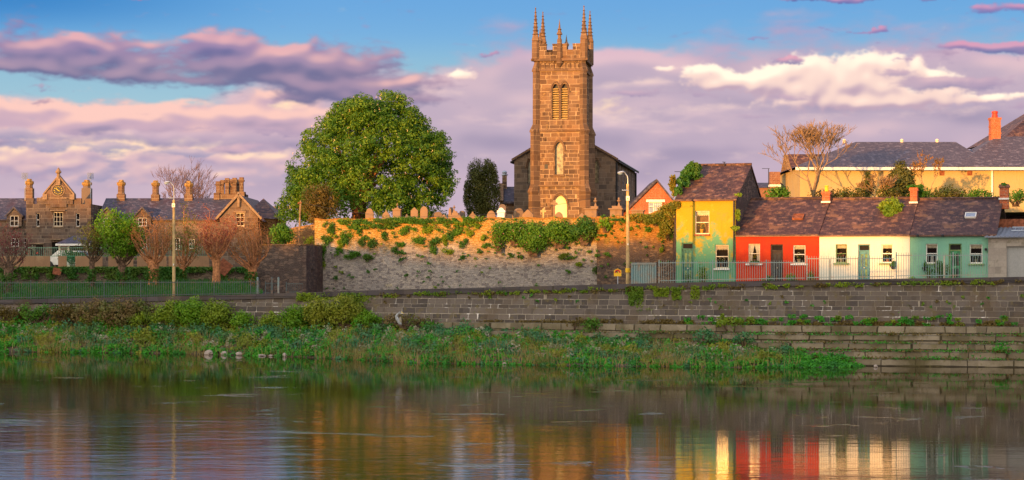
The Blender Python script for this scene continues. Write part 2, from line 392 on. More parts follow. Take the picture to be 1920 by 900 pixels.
def blocks(name, ca, cb, mortar, bw, bh, msize=0.02, stain=(0.5, .5, .5), stain_amt=.5, bump=.6, bias=0.0, warp=0.03, white=0.0, lichen=None, irr=1.0, contrast=.45):
    """coursed stone or brick from the Brick texture in metres, irregular courses"""
    m, q = mat(name); T = q.n('ShaderNodeTexCoord'); uv = T.outputs['UV']; oc = T.outputs['Object']
    wn = q.n('ShaderNodeTexNoise', {'Vector': uv, 'Scale': 1.3/bh*.3, 'Detail': 2.0}).outputs[1]
    uvw = q.vm('ADD', uv, q.vm('MULTIPLY', q.vm('SUBTRACT', wn, (.5,)*3).outputs[0], (warp*2, warp, 0)).outputs[0]).outputs[0]
    su = q.n('ShaderNodeSeparateXYZ', {0: uvw}); vv_ = q.m('ADD', su.outputs[1], q.m('MULTIPLY', q.m('SUBTRACT', q.noise(q.n('ShaderNodeCombineXYZ', {0: 3.3, 1: q.m('MULTIPLY', su.outputs[1], .55/bh), 2: 0.0}).outputs[0], 1.0, 1), .5), bh*irr))
    row = q.m('FLOOR', q.m('DIVIDE', vv_, bh)); wr = q.n('ShaderNodeCombineXYZ', {0: q.m('MULTIPLY', su.outputs[0], .45/bw), 1: q.m('MULTIPLY', row, 7.31), 2: 0.0}).outputs[0]
    uu_ = q.m('ADD', su.outputs[0], q.m('MULTIPLY', q.noise(wr, 1.0, 1), bw*irr*2.4))
    uvw = q.n('ShaderNodeCombineXYZ', {0: uu_, 1: vv_, 2: 0.0}).outputs[0]
    br = q.n('ShaderNodeTexBrick', {'Vector': uvw, 'Color1': ca, 'Color2': cb, 'Mortar': mortar, 'Scale': 1.0, 'Mortar Size': msize, 'Mortar Smooth': 0.3, 'Bias': bias, 'Brick Width': bw, 'Row Height': bh}, offset=0.5, squash=1.6, squash_frequency=3)
    br2 = q.n('ShaderNodeTexBrick', {'Vector': q.vm('ADD', uvw, (0.37*bw, 0.31*bh*2, 0)).outputs[0], 'Color1': (0,)*3, 'Color2': (1,)*3, 'Mortar': (.5,)*3, 'Scale': 1.0, 'Mortar Size': 0.0, 'Bias': 0.0, 'Brick Width': bw*2.3, 'Row Height': bh*2}, offset=0.4)
    n = q.noise(oc, 0.5, 6, .6); nf = q.noise(oc, 9, 5, .65)
    sc = q.n('ShaderNodeSeparateColor', {0: br2.outputs[0]}).outputs[0]
    cell = q.noise(q.n('ShaderNodeCombineXYZ', {0: q.m('FLOOR', q.m('DIVIDE', uu_, bw*.5)), 1: q.m('MULTIPLY', row, 3.7), 2: 0.0}).outputs[0], .83, 2)
    col = q.mix(q.ss(cell, .52, .66, 0, contrast), br.outputs[0], tuple(c*.45 for c in cb))
    col = q.mix(q.m('MULTIPLY', br.outputs[1], .9), col, mortar)
    col = q.mix(q.ss(n, .42, .72, 0, stain_amt), col, stain)
    col = q.mix(.45, col, q.mix(nf, (.35,)*3, (1.3,)*3), 'MULTIPLY')
    if white:
        n3 = q.noise(q.vm('MULTIPLY', uv, (1.2, .35, 1)).outputs[0], 1.6, 3, .6)
        wm = q.m('MULTIPLY', q.ss(n3, .56, .66), br.outputs[1])
        col = q.mix(q.m('MULTIPLY', wm, white), col, (.75, .70, .62))
    if lichen:
        n4 = q.noise(oc, 2.3, 7, .7)
        col = q.mix(q.ss(n4, .54, .66, 0, .7), col, lichen)
    hgt = q.m('ADD', q.m('MULTIPLY', br.outputs[1], -1.0), q.m('MULTIPLY', nf, .5))
    return fin(m, q, col, .9, hgt, bump, .04, .15)
def rubble(name, cols, mortar, sc=(2.2, 4.2), stain=None, stain_amt=.5, sunlit_ochre=None):
    m, q = mat(name); T = q.n('ShaderNodeTexCoord'); uv = T.outputs['UV']; oc = T.outputs['Object']
    v = q.vm('MULTIPLY', uv, (sc[0], sc[1], 1)).outputs[0]
    wn = q.n('ShaderNodeTexNoise', {'Vector': v, 'Scale': 1.5, 'Detail': 3.0}).outputs[1]
    v = q.vm('ADD', v, q.vm('MULTIPLY', q.vm('SUBTRACT', wn, (.5,)*3).outputs[0], (.6, .6, 0)).outputs[0]).outputs[0]
    vo = q.n('ShaderNodeTexVoronoi', {'Vector': v, 'Scale': 1.0}, voronoi_dimensions='2D')
    ve = q.n('ShaderNodeTexVoronoi', {'Vector': v, 'Scale': 1.0}, voronoi_dimensions='2D', feature='DISTANCE_TO_EDGE')
    cr = q.n('ShaderNodeValToRGB', {0: q.n('ShaderNodeSeparateColor', {0: vo.outputs['Color']}).outputs[0]})
    els = cr.color_ramp.elements
    for i, c in enumerate(cols):
        e = els[i] if i < 2 else els.new(0.5)
        e.position = i/(len(cols)-1); e.color = (*c, 1)
    cr.color_ramp.interpolation = 'CONSTANT' if len(cols) > 3 else 'LINEAR'
    n = q.noise(oc, 0.35, 6, .62); nf = q.noise(oc, 8, 5, .65)
    em = q.ss(ve.outputs[0], 0.02, 0.11)
    col = q.mix(em, mortar, cr.outputs[0])
    if stain: col = q.mix(q.ss(n, .45, .68, 0, stain_amt), col, stain)
    if sunlit_ochre:      # sunlit orange painted into the upper courses over lichen tone, ragged lower edge: (colour, height, amount)
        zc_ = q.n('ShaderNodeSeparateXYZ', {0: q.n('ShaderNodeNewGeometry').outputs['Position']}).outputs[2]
        k = q.m('ADD', q.m('SUBTRACT', zc_, sunlit_ochre[1]), q.m('MULTIPLY', q.m('SUBTRACT', n, .5), 5.0))
        ho = q.mix(q.noise(oc, 1.7, 5, .65), tuple(c*.4 for c in sunlit_ochre[0]), tuple(min(1, c*1.45) for c in sunlit_ochre[0]))
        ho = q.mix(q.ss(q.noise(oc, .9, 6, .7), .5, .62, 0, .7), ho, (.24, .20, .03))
        col = q.mix(q.m('MULTIPLY', q.ss(k, -.5, .7), q.m('MULTIPLY_ADD', em, -.25, sunlit_ochre[2])), col, ho)
    col = q.mix(.6, col, q.mix(nf, (.2,)*3, (1.45,)*3), 'MULTIPLY')
    return fin(m, q, col, .92, q.m('ADD', em, q.m('MULTIPLY', nf, .7)), .9, .05, .1)
def slate(name, c1, c2, c3, bw=.35, bh=.22, patch=None, patch_amt=.5):
    m, q = mat(name); T = q.n('ShaderNodeTexCoord'); uv = T.outputs['UV']; oc = T.outputs['Object']
    br = q.n('ShaderNodeTexBrick', {'Vector': uv, 'Color1': c1, 'Color2': c2, 'Mortar': tuple(c*.35 for c in c1), 'Scale': 1.0, 'Mortar Size': .012, 'Bias': -.1, 'Brick Width': bw, 'Row Height': bh})
    # odd slates: a second lattice lined up with the first
    wv = q.n('ShaderNodeTexBrick', {'Vector': uv, 'Color1': (0,)*3, 'Color2': (1,)*3, 'Mortar': (.5,)*3, 'Scale': 1.0, 'Mortar Size': 0, 'Bias': .0, 'Brick Width': bw, 'Row Height': bh})
    n = q.noise(q.vm('MULTIPLY', uv, (1, .35, 1)).outputs[0], .8, 6, .6); nf = q.noise(oc, 7, 5, .7)
    col = q.mix(q.ss(n, .4, .7, 0, .8), br.outputs[0], c3)
    col = q.mix(q.m('MULTIPLY', q.ss(q.noise(uv, 2.7, 4, .6), .5, .62), wv.outputs[0]), col, tuple(min(1, c*2.0) for c in c2))
    if patch:
        n4 = q.noise(oc, 1.1, 7, .72)
        col = q.mix(q.ss(n4, .54, .64, 0, patch_amt), col, patch)
    col = q.mix(.5, col, q.mix(nf, (.3,)*3, (1.4,)*3), 'MULTIPLY')
    return fin(m, q, col, .62, q.m('ADD', br.outputs[0], q.m('MULTIPLY', nf, .4)), .7, .03, .4)
def leafmat(name, c1, c2, c3=None, trans=.35, rough=.55):
    m, q = mat(name); r = q.n('ShaderNodeNewGeometry').outputs['Random Per Island']
    oc = q.n('ShaderNodeTexCoord').outputs['Object']
    col = q.mix(r, c1, c2)
    if c3: col = q.mix(q.ss(q.noise(oc, .7, 4, .6), .4, .65, 0, .85), col, c3)
    p = q.n('ShaderNodeBsdfPrincipled', {'Base Color': col, 'Roughness': rough, 'Specular IOR Level': .25})
    tr = q.n('ShaderNodeBsdfTranslucent', {'Color': q.mix(1.0, col, (1.0, 1.1, .5), 'MULTIPLY')})
    ms = q.n('ShaderNodeMixShader', {0: trans, 1: p.outputs[0], 2: tr.outputs[0]})
    q.t.links.new(ms.outputs[0], q.n('ShaderNodeOutputMaterial').inputs[0]); return m
def stucco(name, base, alt, amt, patches=(), rough=.85, scale=.8, streak=.38):
    """painted render with worn patches; patches=[(colour, scale, lo, hi, amount)]"""
    m, q = mat(name); T = q.n('ShaderNodeTexCoord'); oc = T.outputs['Object']
    n = q.noise(oc, scale, 6, .62); nf = q.noise(oc, 14, 5, .65)
    col = q.mix(q.ss(n, .35, .7, 0, amt), base, alt)
    sep = q.n('ShaderNodeSeparateXYZ', {0: oc})
    for i, (c, s, lo, hi, am, *zb) in enumerate(patches):
        nn = q.noise(q.vm('ADD', oc, (i*7.3, 3.1*i, i*1.7)).outputs[0], s, 7, .68)
        if zb: nn = q.m('ADD', nn, q.m('MULTIPLY', q.m('SUBTRACT', zb[0], sep.outputs[2]), zb[1]))
        col = q.mix(q.ss(nn, lo, hi, 0, am), col, c)
    stn = q.noise(q.vm('MULTIPLY', oc, (2.6, 2.6, .28)).outputs[0], 1.6, 6, .7)
    col = q.mix(q.ss(stn, .53, .72, 0, streak), col, tuple(c*.55 for c in alt))
    col = q.mix(.4, col, q.mix(nf, (.3,)*3, (1.3,)*3), 'MULTIPLY')
    return fin(m, q, col, rough, nf, .35, .015, .2)
M = {}
M['church'] = blocks('church_stone', (.25,.155,.092), (.095,.060,.043), (.50,.35,.21), .62, .36, .024, (.30,.15,.06), .5, .9, warp=.04, lichen=(.38,.24,.10), contrast=.7)
M['church_side'] = blocks('nave_stone', (.24,.17,.12), (.11,.085,.07), (.30,.23,.17), .7, .36, .02, (.26,.15,.07), .6, .7, warp=.04, contrast=.6)
M['ashlar'] = blocks('dressed_stone', (.23,.14,.085), (.12,.075,.048), (.38,.26,.15), 1.1, .45, .014, (.20,.105,.05), .5, .5)
M['quay'] = blocks('quay_stone', (.175,.145,.120), (.078,.066,.060), (.36,.31,.24), 0.62, .28, .020, (.13,.09,.05), .75, 1.2, warp=.05, contrast=.32, white=1.0, lichen=(.15,.12,.05))
M['plinth'] = blocks('plinth_stone', (.31,.26,.18), (.19,.155,.10), (.05,.04,.025), 1.5, .42, .035, (.09,.075,.03), .9, 1.2, warp=.12, contrast=.6, lichen=(.14,.12,.05))
M['coping'] = blocks('coping_stone', (.10,.085,.085), (.07,.062,.065), (.04,.035,.03), 1.6, .5, .02, (.13,.09,.04), .5, .6)
M['rubble'] = rubble('rubble_wall', [(.50,.43,.36), (.25,.215,.20), (.40,.35,.31), (.56,.48,.40), (.30,.275,.26)], (.62,.53,.43), (3.1, 6.8), (.30,.27,.25), .5, sunlit_ochre=((.54,.29,.04), 6.7, 1.0))
M['rubble_brown'] = rubble('brown_rubble_wall', [(.23,.15,.10), (.12,.085,.07), (.29,.20,.12), (.17,.12,.085)], (.24,.17,.11), (3.0, 7.0), (.20,.11,.05), .6, sunlit_ochre=((.46,.21,.03), 6.9, .95))
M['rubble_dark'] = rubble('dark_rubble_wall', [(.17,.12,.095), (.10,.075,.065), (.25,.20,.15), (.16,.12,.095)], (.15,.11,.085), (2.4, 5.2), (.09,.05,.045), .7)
M['rubble_low'] = rubble('low_rubble_wall', [(.24,.18,.13), (.14,.11,.085), (.30,.23,.17), (.19,.15,.11)], (.26,.20,.14), (2.6, 5.4), (.12,.10,.05), .6)
M['alms'] = blocks('almshouse_stone', (.20,.145,.11), (.095,.07,.06), (.29,.22,.16), .6, .3, .02, (.20,.10,.05), .6, .7, warp=.04, contrast=.6)
M['alms_trim'] = plain('almshouse_trim', (.27,.18,.11), .85, .15)
M['slate_dark'] = slate('dark_blue_slate', (.045,.045,.065), (.085,.07,.085), (.075,.035,.035), .3, .2)
M['slate_red'] = slate('weathered_slate', (.070,.030,.022), (.135,.066,.042), (.028,.016,.014), .42, .27, (.26,.12,.05), .65)
M['slate_grey'] = slate('grey_slate', (.088,.070,.082), (.11,.088,.095), (.075,.058,.068), .5, .3)
M['brick'] = blocks('red_brick', (.58,.12,.035), (.40,.085,.03), (.46,.26,.16), .24, .085, .012, (.30,.06,.03), .5, .3, warp=.0)
M['brick_dark'] = blocks('old_brick', (.30,.11,.06), (.20,.075,.05), (.33,.24,.17), .24, .085, .012, (.16,.06,.04), .5, .3, warp=.0)
M['chimney'] = blocks('chimney_stone', (.22,.13,.08), (.13,.075,.05), (.32,.25,.17), .5, .28, .015, (.16,.10,.05), .5, .5)
M['lichen_cap'] = plain('lichen_cap', (.34,.20,.06), .9, .3, 5)
M['white'] = plain('white_paint', (.78,.74,.66), .5, .06)
M['offwhite'] = plain('cream_paint', (.72,.62,.44), .6, .1)
M['dark'] = plain('dark_room', (.018,.014,.012), .9, .1)
M['warm_room'] = plain('drawn_blind', (.26,.12,.06), .9, .15)
M['black'] = plain('black_iron', (.03,.03,.032), .5, .1)
M['green_yellow'] = stucco('green_and_yellow_render', (.46,.29,.012), (.34,.28,.03), .5,
    [((.10,.31,.17), 0.55, .43, .53, .95, 6.9, .10), ((.50,.34,.03), 1.5, .55, .62, .75), ((.10,.32,.19), 1.9, .56, .64, .65, 5.6, .07), ((.30,.12,.06), 3.2, .66, .70, .6), ((.17,.24,.08), .9, .56, .7, .5)])
M['red'] = stucco('red_render', (.58,.048,.012), (.42,.030,.014), .7, [((.66,.10,.02), .7, .5, .7, .6), ((.36,.028,.016), 1.4, .55, .7, .5), ((.55,.33,.22), 5.0, .70, .73, .5)])
M['cream'] = stucco('cream_render', (.80,.76,.62), (.76,.69,.52), .6, [((.52,.44,.33), 2.0, .62, .75, .35), ((.60,.5,.3), .6, .55, .7, .3)])
M['teal'] = stucco('pale_green_render', (.20,.44,.30), (.16,.37,.27), .7, [((.30,.46,.24), .6, .5, .7, .6), ((.12,.27,.10), 1.0, .58, .7, .7, 4.4, .12), ((.12,.30,.28), 2.2, .6, .7, .5)])
M['shed'] = blocks('shed_block', (.37,.33,.27), (.30,.26,.22), (.26,.23,.19), .7, .35, .012, (.42,.37,.31), .7, .4, warp=.02, lichen=(.18,.16,.11))
M['shed_board'] = stucco('boarded_opening', (.36,.36,.34), (.28,.29,.28), .6, [((.30,.16,.09), 3., .68, .72, .5)])
M['bigcream'] = stucco('big_cream_render', (.50,.36,.15), (.42,.30,.14), .6, [((.42,.33,.20), .35, .48, .66, .55)], scale=.3)
M['orange_stone'] = rubble('old_gable_stone', [(.40,.22,.08), (.24,.13,.06), (.36,.20,.09)], (.30,.18,.08), (2.0, 4.2))
M['door_teal'] = plain('teal_door', (.035,.20,.24), .5, .2)
M['door_green'] = plain('green_door', (.05,.26,.11), .5, .25)
M['door_dkgreen'] = plain('dull_green_door', (.045,.17,.12), .6, .2)
M['door_brown'] = plain('dark_brown_door', (.055,.036,.028), .6, .2)
M['trim_green'] = plain('green_sill', (.17,.26,.10), .7, .2)
M['wood'] = plain('weathered_wood', (.22,.15,.10), .85, .2, 9)
M['panel'] = stucco('tan_board', (.33,.19,.10), (.26,.155,.085), .7, [((.40,.27,.15), 1.2, .5, .7, .6)])
M['rust'] = plain('rusty_sheet', (.26,.085,.04), .9, .25, 5)
M['rail_blue'] = stucco('blue_green_railing', (.085,.11,.11), (.12,.125,.11), .5, [((.20,.13,.09), 2.0, .52, .6, .7)])
M['rail_grey'] = stucco('pale_peeling_railing', (.24,.34,.32), (.34,.34,.30), .6, [((.40,.26,.16), 2.2, .52, .6, .7)])
M['gate_turq'] = stucco('turquoise_gate', (.14,.26,.27), (.26,.27,.25), .6, [((.28,.24,.19), 2.0, .42, .56, .85)])
M['pole_wood'] = plain('timber_pole', (.50,.35,.15), .75, .15, 3)
M['steel'] = plain('galvanised_steel', (.42,.46,.50), .4, .08, metal=.5)
M['glasslamp'] = plain('lamp_glass', (.35,.5,.62), .2, .05)
M['yellow'] = plain('yellow_plate', (.85,.48,.02), .5, .05)
M['redpaint'] = plain('red_paint', (.65,.05,.02), .5, .05)
M['tomb'] = stucco('headstone', (.27,.175,.11), (.19,.125,.085), .6, [((.34,.19,.07), 2.2, .5, .65, .6), ((.13,.11,.10), 2.8, .6, .7, .5)])
M['tomb_dark'] = stucco('dark_headstone', (.16,.12,.10), (.20,.15,.11), .6)
M['tomb_white'] = plain('white_marble', (.80,.76,.68), .6, .06)
M['tomb_grey'] = stucco('grey_green_stone', (.30,.27,.19), (.38,.30,.16), .6)
M['bark'] = plain('bark', (.16,.10,.065), .95, .3, 7)
M['bark_red'] = plain('reddish_bark', (.46,.20,.085), .9, .25, 7)
M['twig'] = plain('twigs', (.27,.175,.10), .9, .2, 5)
M['twig_dark'] = plain('dark_twigs', (.17,.10,.085), .9, .2, 5)
M['rock'] = stucco('rock', (.42,.35,.29), (.30,.25,.2), .6)
M['earth'] = stucco('earth', (.10,.075,.045), (.075,.065,.035), .7, [((.05,.07,.02), 1.2, .5, .65, .7)])
M['asphalt'] = stucco('asphalt', (.055,.052,.05), (.045,.044,.043), .5)
M['grass'] = stucco('grass_ground', (.03,.08,.02), (.05,.075,.025), .7)
M['gravel'] = stucco('churchyard_grass', (.10,.13,.035), (.14,.12,.05), .7)
M['zinc'] = stucco('corrugated_sheet', (.22,.24,.27), (.16,.17,.2), .6, [((.26,.14,.08), 1.5, .6, .7, .5)])
M['flower_yellow'] = plain('yellow_petals', (.85,.58,.03), .6, .1)
M['flower_pale'] = plain('pale_petals', (.62,.60,.36), .6, .15)
M['flower_pink'] = plain('pink_petals', (.55,.22,.25), .6, .15)
M['pot'] = plain('clay_pot', (.45,.20,.10), .8, .1)
L = {}
L['chestnut'] = leafmat('chestnut_leaves', (.055,.16,.010), (.19,.28,.015), (.035,.12,.010), .30)
L['candle'] = leafmat('chestnut_blossom', (.80,.58,.24), (.88,.66,.36), None, .1)
L['yew'] = leafmat('yew_foliage', (.075,.090,.016), (.14,.13,.025), (.05,.065,.014), .15)
L['bronze'] = leafmat('bronze_foliage', (.13,.085,.018), (.17,.12,.022), (.08,.075,.018), .3)
L['creeper'] = leafmat('autumn_creeper', (.30,.16,.02), (.20,.22,.02), (.10,.15,.015), .25)
L['lime'] = leafmat('fresh_green_leaves', (.12,.28,.012), (.22,.36,.02), (.08,.22,.015), .35)
L['olive'] = leafmat('olive_leaves', (.16,.17,.02), (.22,.19,.03), (.10,.13,.02), .3)
L['orangebud'] = leafmat('orange_buds', (.30,.12,.035), (.36,.19,.05), (.24,.14,.03), .3)
L['redbud'] = leafmat('red_buds', (.34,.055,.045), (.38,.12,.05), (.22,.05,.05), .3)
L['maroon'] = leafmat('maroon_buds', (.20,.03,.045), (.26,.05,.05), (.14,.03,.05), .3)
L['bushgreen'] = leafmat('bush_leaves', (.06,.19,.015), (.13,.25,.02), (.04,.13,.015), .3)
L['hedge'] = leafmat('hedge_leaves', (.055,.085,.014), (.10,.12,.02), (.14,.09,.02), .25)
L['ivy'] = leafmat('ivy_leaves', (.025,.11,.014), (.06,.16,.018), (.10,.15,.015), .2)
L['ivy_lit'] = leafmat('bright_ivy', (.17,.27,.015), (.26,.32,.02), (.09,.19,.015), .3)
L['bank_green'] = leafmat('bank_green', (.035,.26,.018), (.10,.36,.022), (.04,.19,.03), .3)
L['bank_blue'] = leafmat('bank_bluegreen', (.04,.17,.075), (.07,.23,.09), (.10,.20,.06), .25)
L['bank_pale'] = leafmat('pale_flower_heads', (.34,.32,.22), (.42,.36,.27), (.20,.26,.10), .25)
L['bank_tan'] = leafmat('dry_stalks', (0.390,0.286,0.100), (0.286,0.221,0.080), (0.208,0.182,0.050), .25)
L['bank_yellow'] = leafmat('yellow_green', (0.221,0.260,0.020), (0.312,0.312,0.030), (0.130,0.208,0.020), .3)
L['bramble'] = leafmat('bramble_red', (.17,.10,.045), (.22,.17,.05), (.09,.17,.02), .25)
L['lawn'] = leafmat('lawn_grass', (.025,.12,.02), (.05,.17,.02), None, .3)
L['moss'] = leafmat('moss', (.11,.075,.018), (.15,.11,.025), None, .1)

# glass
m, q = mat('window_glass')
fr = q.n('ShaderNodeFresnel', {'IOR': 1.45}).outputs[0]
tr = q.n('ShaderNodeBsdfTransparent', {'Color': (.80,.82,.82)}); gl = q.n('ShaderNodeBsdfGlossy', {'Color': (1,)*3, 'Roughness': .03})
q.t.links.new(q.n('ShaderNodeMixShader', {0: q.m('ADD', q.m('MULTIPLY', fr, 1.2), .05), 1: tr.outputs[0], 2: gl.outputs[0]}).outputs[0], q.n('ShaderNodeOutputMaterial').inputs[0]); M['glass'] = m
# water
m, q = mat('river_water'); oc = q.n('ShaderNodeTexCoord').outputs['Object']
v1 = q.vm('MULTIPLY', oc, (.50, 1.15, 1)).outputs[0]
n1 = q.noise(v1, 1.0, 3, .55, .3); n2 = q.noise(q.vm('MULTIPLY', oc, (1.6, 4.2, 1)).outputs[0], 1.0, 4, .6)
patch = q.ss(q.noise(q.vm('MULTIPLY', oc, (.035, .06, 1)).outputs[0], 1.0, 3, .55, .5), .42, .66)
sy = q.n('ShaderNodeSeparateXYZ', {0: oc}); near = q.ss(sy.outputs[1], 104, 52, .12, 1.0); left = q.ss(sy.outputs[0], 10, -9, .42, 1.35)
amp = q.m('MULTIPLY', q.m('MULTIPLY', near, left), q.m('ADD', q.m('MULTIPLY', patch, .7), .55))
streak = q.ss(q.noise(q.vm('MULTIPLY', oc, (.22, .30, 1)).outputs[0], 1.0, 6, .65, .6), .605, .68)
hgt = q.m('ADD', q.m('MULTIPLY', q.m('ADD', n1, q.m('MULTIPLY', n2, .35)), amp), q.m('MULTIPLY', q.m('MULTIPLY', n2, streak), 1.1))
WATER_BUMP = 0.014
nb = q.n('ShaderNodeBump', {'Height': hgt, 'Strength': 1.0, 'Distance': WATER_BUMP}).outputs[0]
frn = q.n('ShaderNodeFresnel', {'IOR': 1.333, 'Normal': nb}).outputs[0]
gls = q.n('ShaderNodeBsdfGlossy', {'Color': (.97, .95, .93), 'Roughness': .03, 'Normal': nb})
dfw = q.n('ShaderNodeBsdfDiffuse', {'Color': (.014, .010, .004)})
q.t.links.new(q.n('ShaderNodeMixShader', {0: frn, 1: dfw.outputs[0], 2: gls.outputs[0]}).outputs[0], q.n('ShaderNodeOutputMaterial').inputs[0]); M['water'] = m

# ------------------------------------------------------------------ ground, water, quay
QD = [(-900,158), (-300,139), (0,134), (430,127.5), (700,123.5), (960,119.5), (1180,116.3), (1450,113), (1920,110), (2300,107.5), (3000,102)]
QY = [(-900,583), (-300,569), (0,562), (430,553), (700,544), (960,538), (1180,532), (1450,526), (1920,519), (2300,513), (3000,500)]
def qd(px): return interp(px, QD)
def qtop(px): return Z(interp(px, QY), qd(px))
def qpt(px, off=0.0):
    """point on the quay face, off metres towards the river"""
    d = qd(px); x = X(px, d); e = 5.0
    d2 = qd(px+e); x2 = X(px+e, d2); t = Vector((x2-x, d2-d)).normalized(); n = Vector((t.y, -t.x))
    if n.y > 0: n = -n
    return Vector((x, d))+n*off
PXS = list(np.arange(-900, 3001, 60.0))
def sweep(name, prof, mats, parent, pxs=PXS, dz=lambda px: 0.0):
    """profile [(off, zfun)] swept along the quay, UV in metres"""
    b = MB(); s = 0; prev = None; rows = []
    for px in pxs:
        row = [(*qpt(px, o), (z(px) if callable(z) else z)+dz(px)) for o, z in prof]
        base = qpt(px); s += (base-prev).length if prev is not None else 0; prev = base; rows.append((s, row))
    tl = [0]
    for k in range(1, len(prof)): tl.append(tl[-1]+(Vector(rows[len(rows)//2][1][k])-Vector(rows[len(rows)//2][1][k-1])).length)
    for i in range(len(rows)-1):
        (s0, r0), (s1, r1) = rows[i], rows[i+1]
        for k in range(len(prof)-1):
            vert = abs(r0[k][2]-r0[k+1][2]) > .15
            va, vb = (r0[k][2], r0[k+1][2]) if vert else (tl[k], tl[k+1])
            vc, vd = (r1[k][2], r1[k+1][2]) if vert else (tl[k], tl[k+1])
            b.face([r0[k], r1[k], r1[k+1], r0[k+1]], [(s0, va), (s1, vc), (s1, vd), (s0, vb)])
    return b.build(name, mats, parent)
quay = thing('quay_wall', 'long dark coursed stone quay wall with pale mortar streaks running along the far river bank', 'wall')
CT = .30
sweep('wall_face', [(0.0, lambda p: qtop(p)-CT+.002), (.25, 2.02), (.34, .5)], M['quay'], quay)
sweep('coping', [(-.55, lambda p: qtop(p)-CT), (-.55, lambda p: qtop(p)), (.10, lambda p: qtop(p)), (.10, lambda p: qtop(p)-CT), (-.02, lambda p: qtop(p)-CT)], M['coping'], quay)
def ledge(px): return float(np.interp(px, [900, 1300], [0.55, 1.0]))
pl = sweep('stepped_plinth', [(.25, 2.02), (.95, 2.0), (1.0, 1.55), (1.7, 1.52), (1.75, 1.12), (2.5, 1.1), (2.55, .72), (3.3, .70), (3.35, .36), (4.2, .34), (4.3, -.9)], M['plinth'], quay, [p for p in PXS if p >= 840])
pl['label'] = 'pale stepped stone footing at the waterline'


b = MB(); b.face([(-700, -6, 0), (700, -6, 0), (700, 175, 0), (-700, 175, 0)]); o = b.build('river', M['water']); setp(o, 'calm brown river reflecting the sky and the houses', 'river', kind='structure')
b = MB(); b.face([(-3000, -3000, -2.5), (3000, -3000, -2.5), (3000, 6000, -2.5), (-3000, 6000, -2.5)]); o = b.build('ground', M['earth']); setp(o, 'wide ground under the river and town', 'ground', kind='structure')

# bank between wall and water
WD = [(-900,150), (-300,129.4), (0,127.6), (300,125.0), (560,119.4), (800,110.8), (1100,107.9), (1400,105.6), (1650,106.2), (1700,107.5)]
def wd(px): return interp(px, WD)
def bank_taper(px): return float(np.clip((1690-px)/110, 0, 1))
def bank_pt(px, t):
    """t=0 at wall, 1 at waterline"""
    a = qd(px)-.3; c = wd(px); d = a+(c-a)*t
    zt = float(np.interp(px, [-300, 0, 500, 900, 1400, 1690], [1.5, 1.55, 1.5, 1.5, 1.0, .35]))
    z = zt*(1-t**1.3) if t <= 1 else -(t-1)*4
    z += .12*math.sin(px*.05+t*7)*math.sin(px*.013+2)*(1 if t < .95 else 0)
    return (X(px, d), d, z*bank_taper(px)-.9*(1-bank_taper(px)))
b = MB(); b.smooth = True
bp = list(np.arange(-900, 1701, 20.0)); ts = [0, .2, .4, .6, .8, .95, 1.0, 1.12]
for i in range(len(bp)-1):
    for k in range(len(ts)-1):
        b.face([bank_pt(bp[i], ts[k]), bank_pt(bp[i+1], ts[k]), bank_pt(bp[i+1], ts[k+1]), bank_pt(bp[i], ts[k+1])])
o = b.build('riverbank', M['earth']); setp(o, 'sloping earth bank at the foot of the quay wall', 'bank', kind='structure')

# street behind the quay: rises to the right; grass at the left
def gz(px): return qtop(px)-float(np.interp(px, [300, 700, 1100], [.02, .25, .35]))
def street(px, off):
    z = gz(px); d = qd(px)+off; p = Vector((X(px, d), d))
    z += float(np.interp(off, [3, 16], [0, .9]))*float(np.interp(px, [450, 520, 1250, 1350], [1, -.6, -.6, 0]))
    return (p.x, p.y, z)
b = MB(); offs = [.5, 3, 6, 10, 16, 24, 36]
for i in range(len(PXS)-1):
    for k in range(len(offs)-1):
        b.cur = 0 if PXS[i] >= 480 else 1
        b.face([street(PXS[i], offs[k]), street(PXS[i+1], offs[k]), street(PXS[i+1], offs[k+1]), street(PXS[i], offs[k+1])])
o = b.build('road', [M['asphalt'], M['grass']]); setp(o, 'quayside road and verge behind the river wall', 'road', kind='structure')
# upper ground of the churchyard and behind the cottages, terrace of the almshouse
def gwd(px): return float(np.interp(px, [560, 590, 1118, 1265], [158.8, 158, 153.5, 150.5]))
b = MB(); UZ = 8.85
front = [(X(590, 158.6), 158.6), (X(1118, 154.1), 154.1), (X(1268, 151), 151), (12.6, 139), (22, 136), (60, 124), (140, 100)]
b.face([(x, y, UZ) for x, y in front]+[(300, 100, UZ), (300, 420, UZ), (X(590, 158.6)-1, 420, UZ)])
o = b.build('churchyard_ground', M['gravel']); setp(o, 'raised grassy churchyard ground', 'ground', kind='structure')
b = MB(); TZ = 5.2
b.face([(-150, 152.5, TZ), (X(600, 158), 152.5, TZ), (X(590, 158.6)-1.0, 420, TZ), (-150, 420, TZ)])
o = b.build('terrace_ground', M['grass']); setp(o, 'grassy terrace in front of the long stone building', 'ground', kind='structure')
b = MB(); b.face([(-3000, 420, 5.0), (3000, 420, 5.0), (3000, 6000, 5.0), (-3000, 6000, 5.0)]); b.face([(-3000,420,-2.4),(3000,420,-2.4),(3000,420,5),(-3000,420,5)])
o = b.build('far_ground', M['gravel']); setp(o, 'far ground', 'ground', kind='structure')

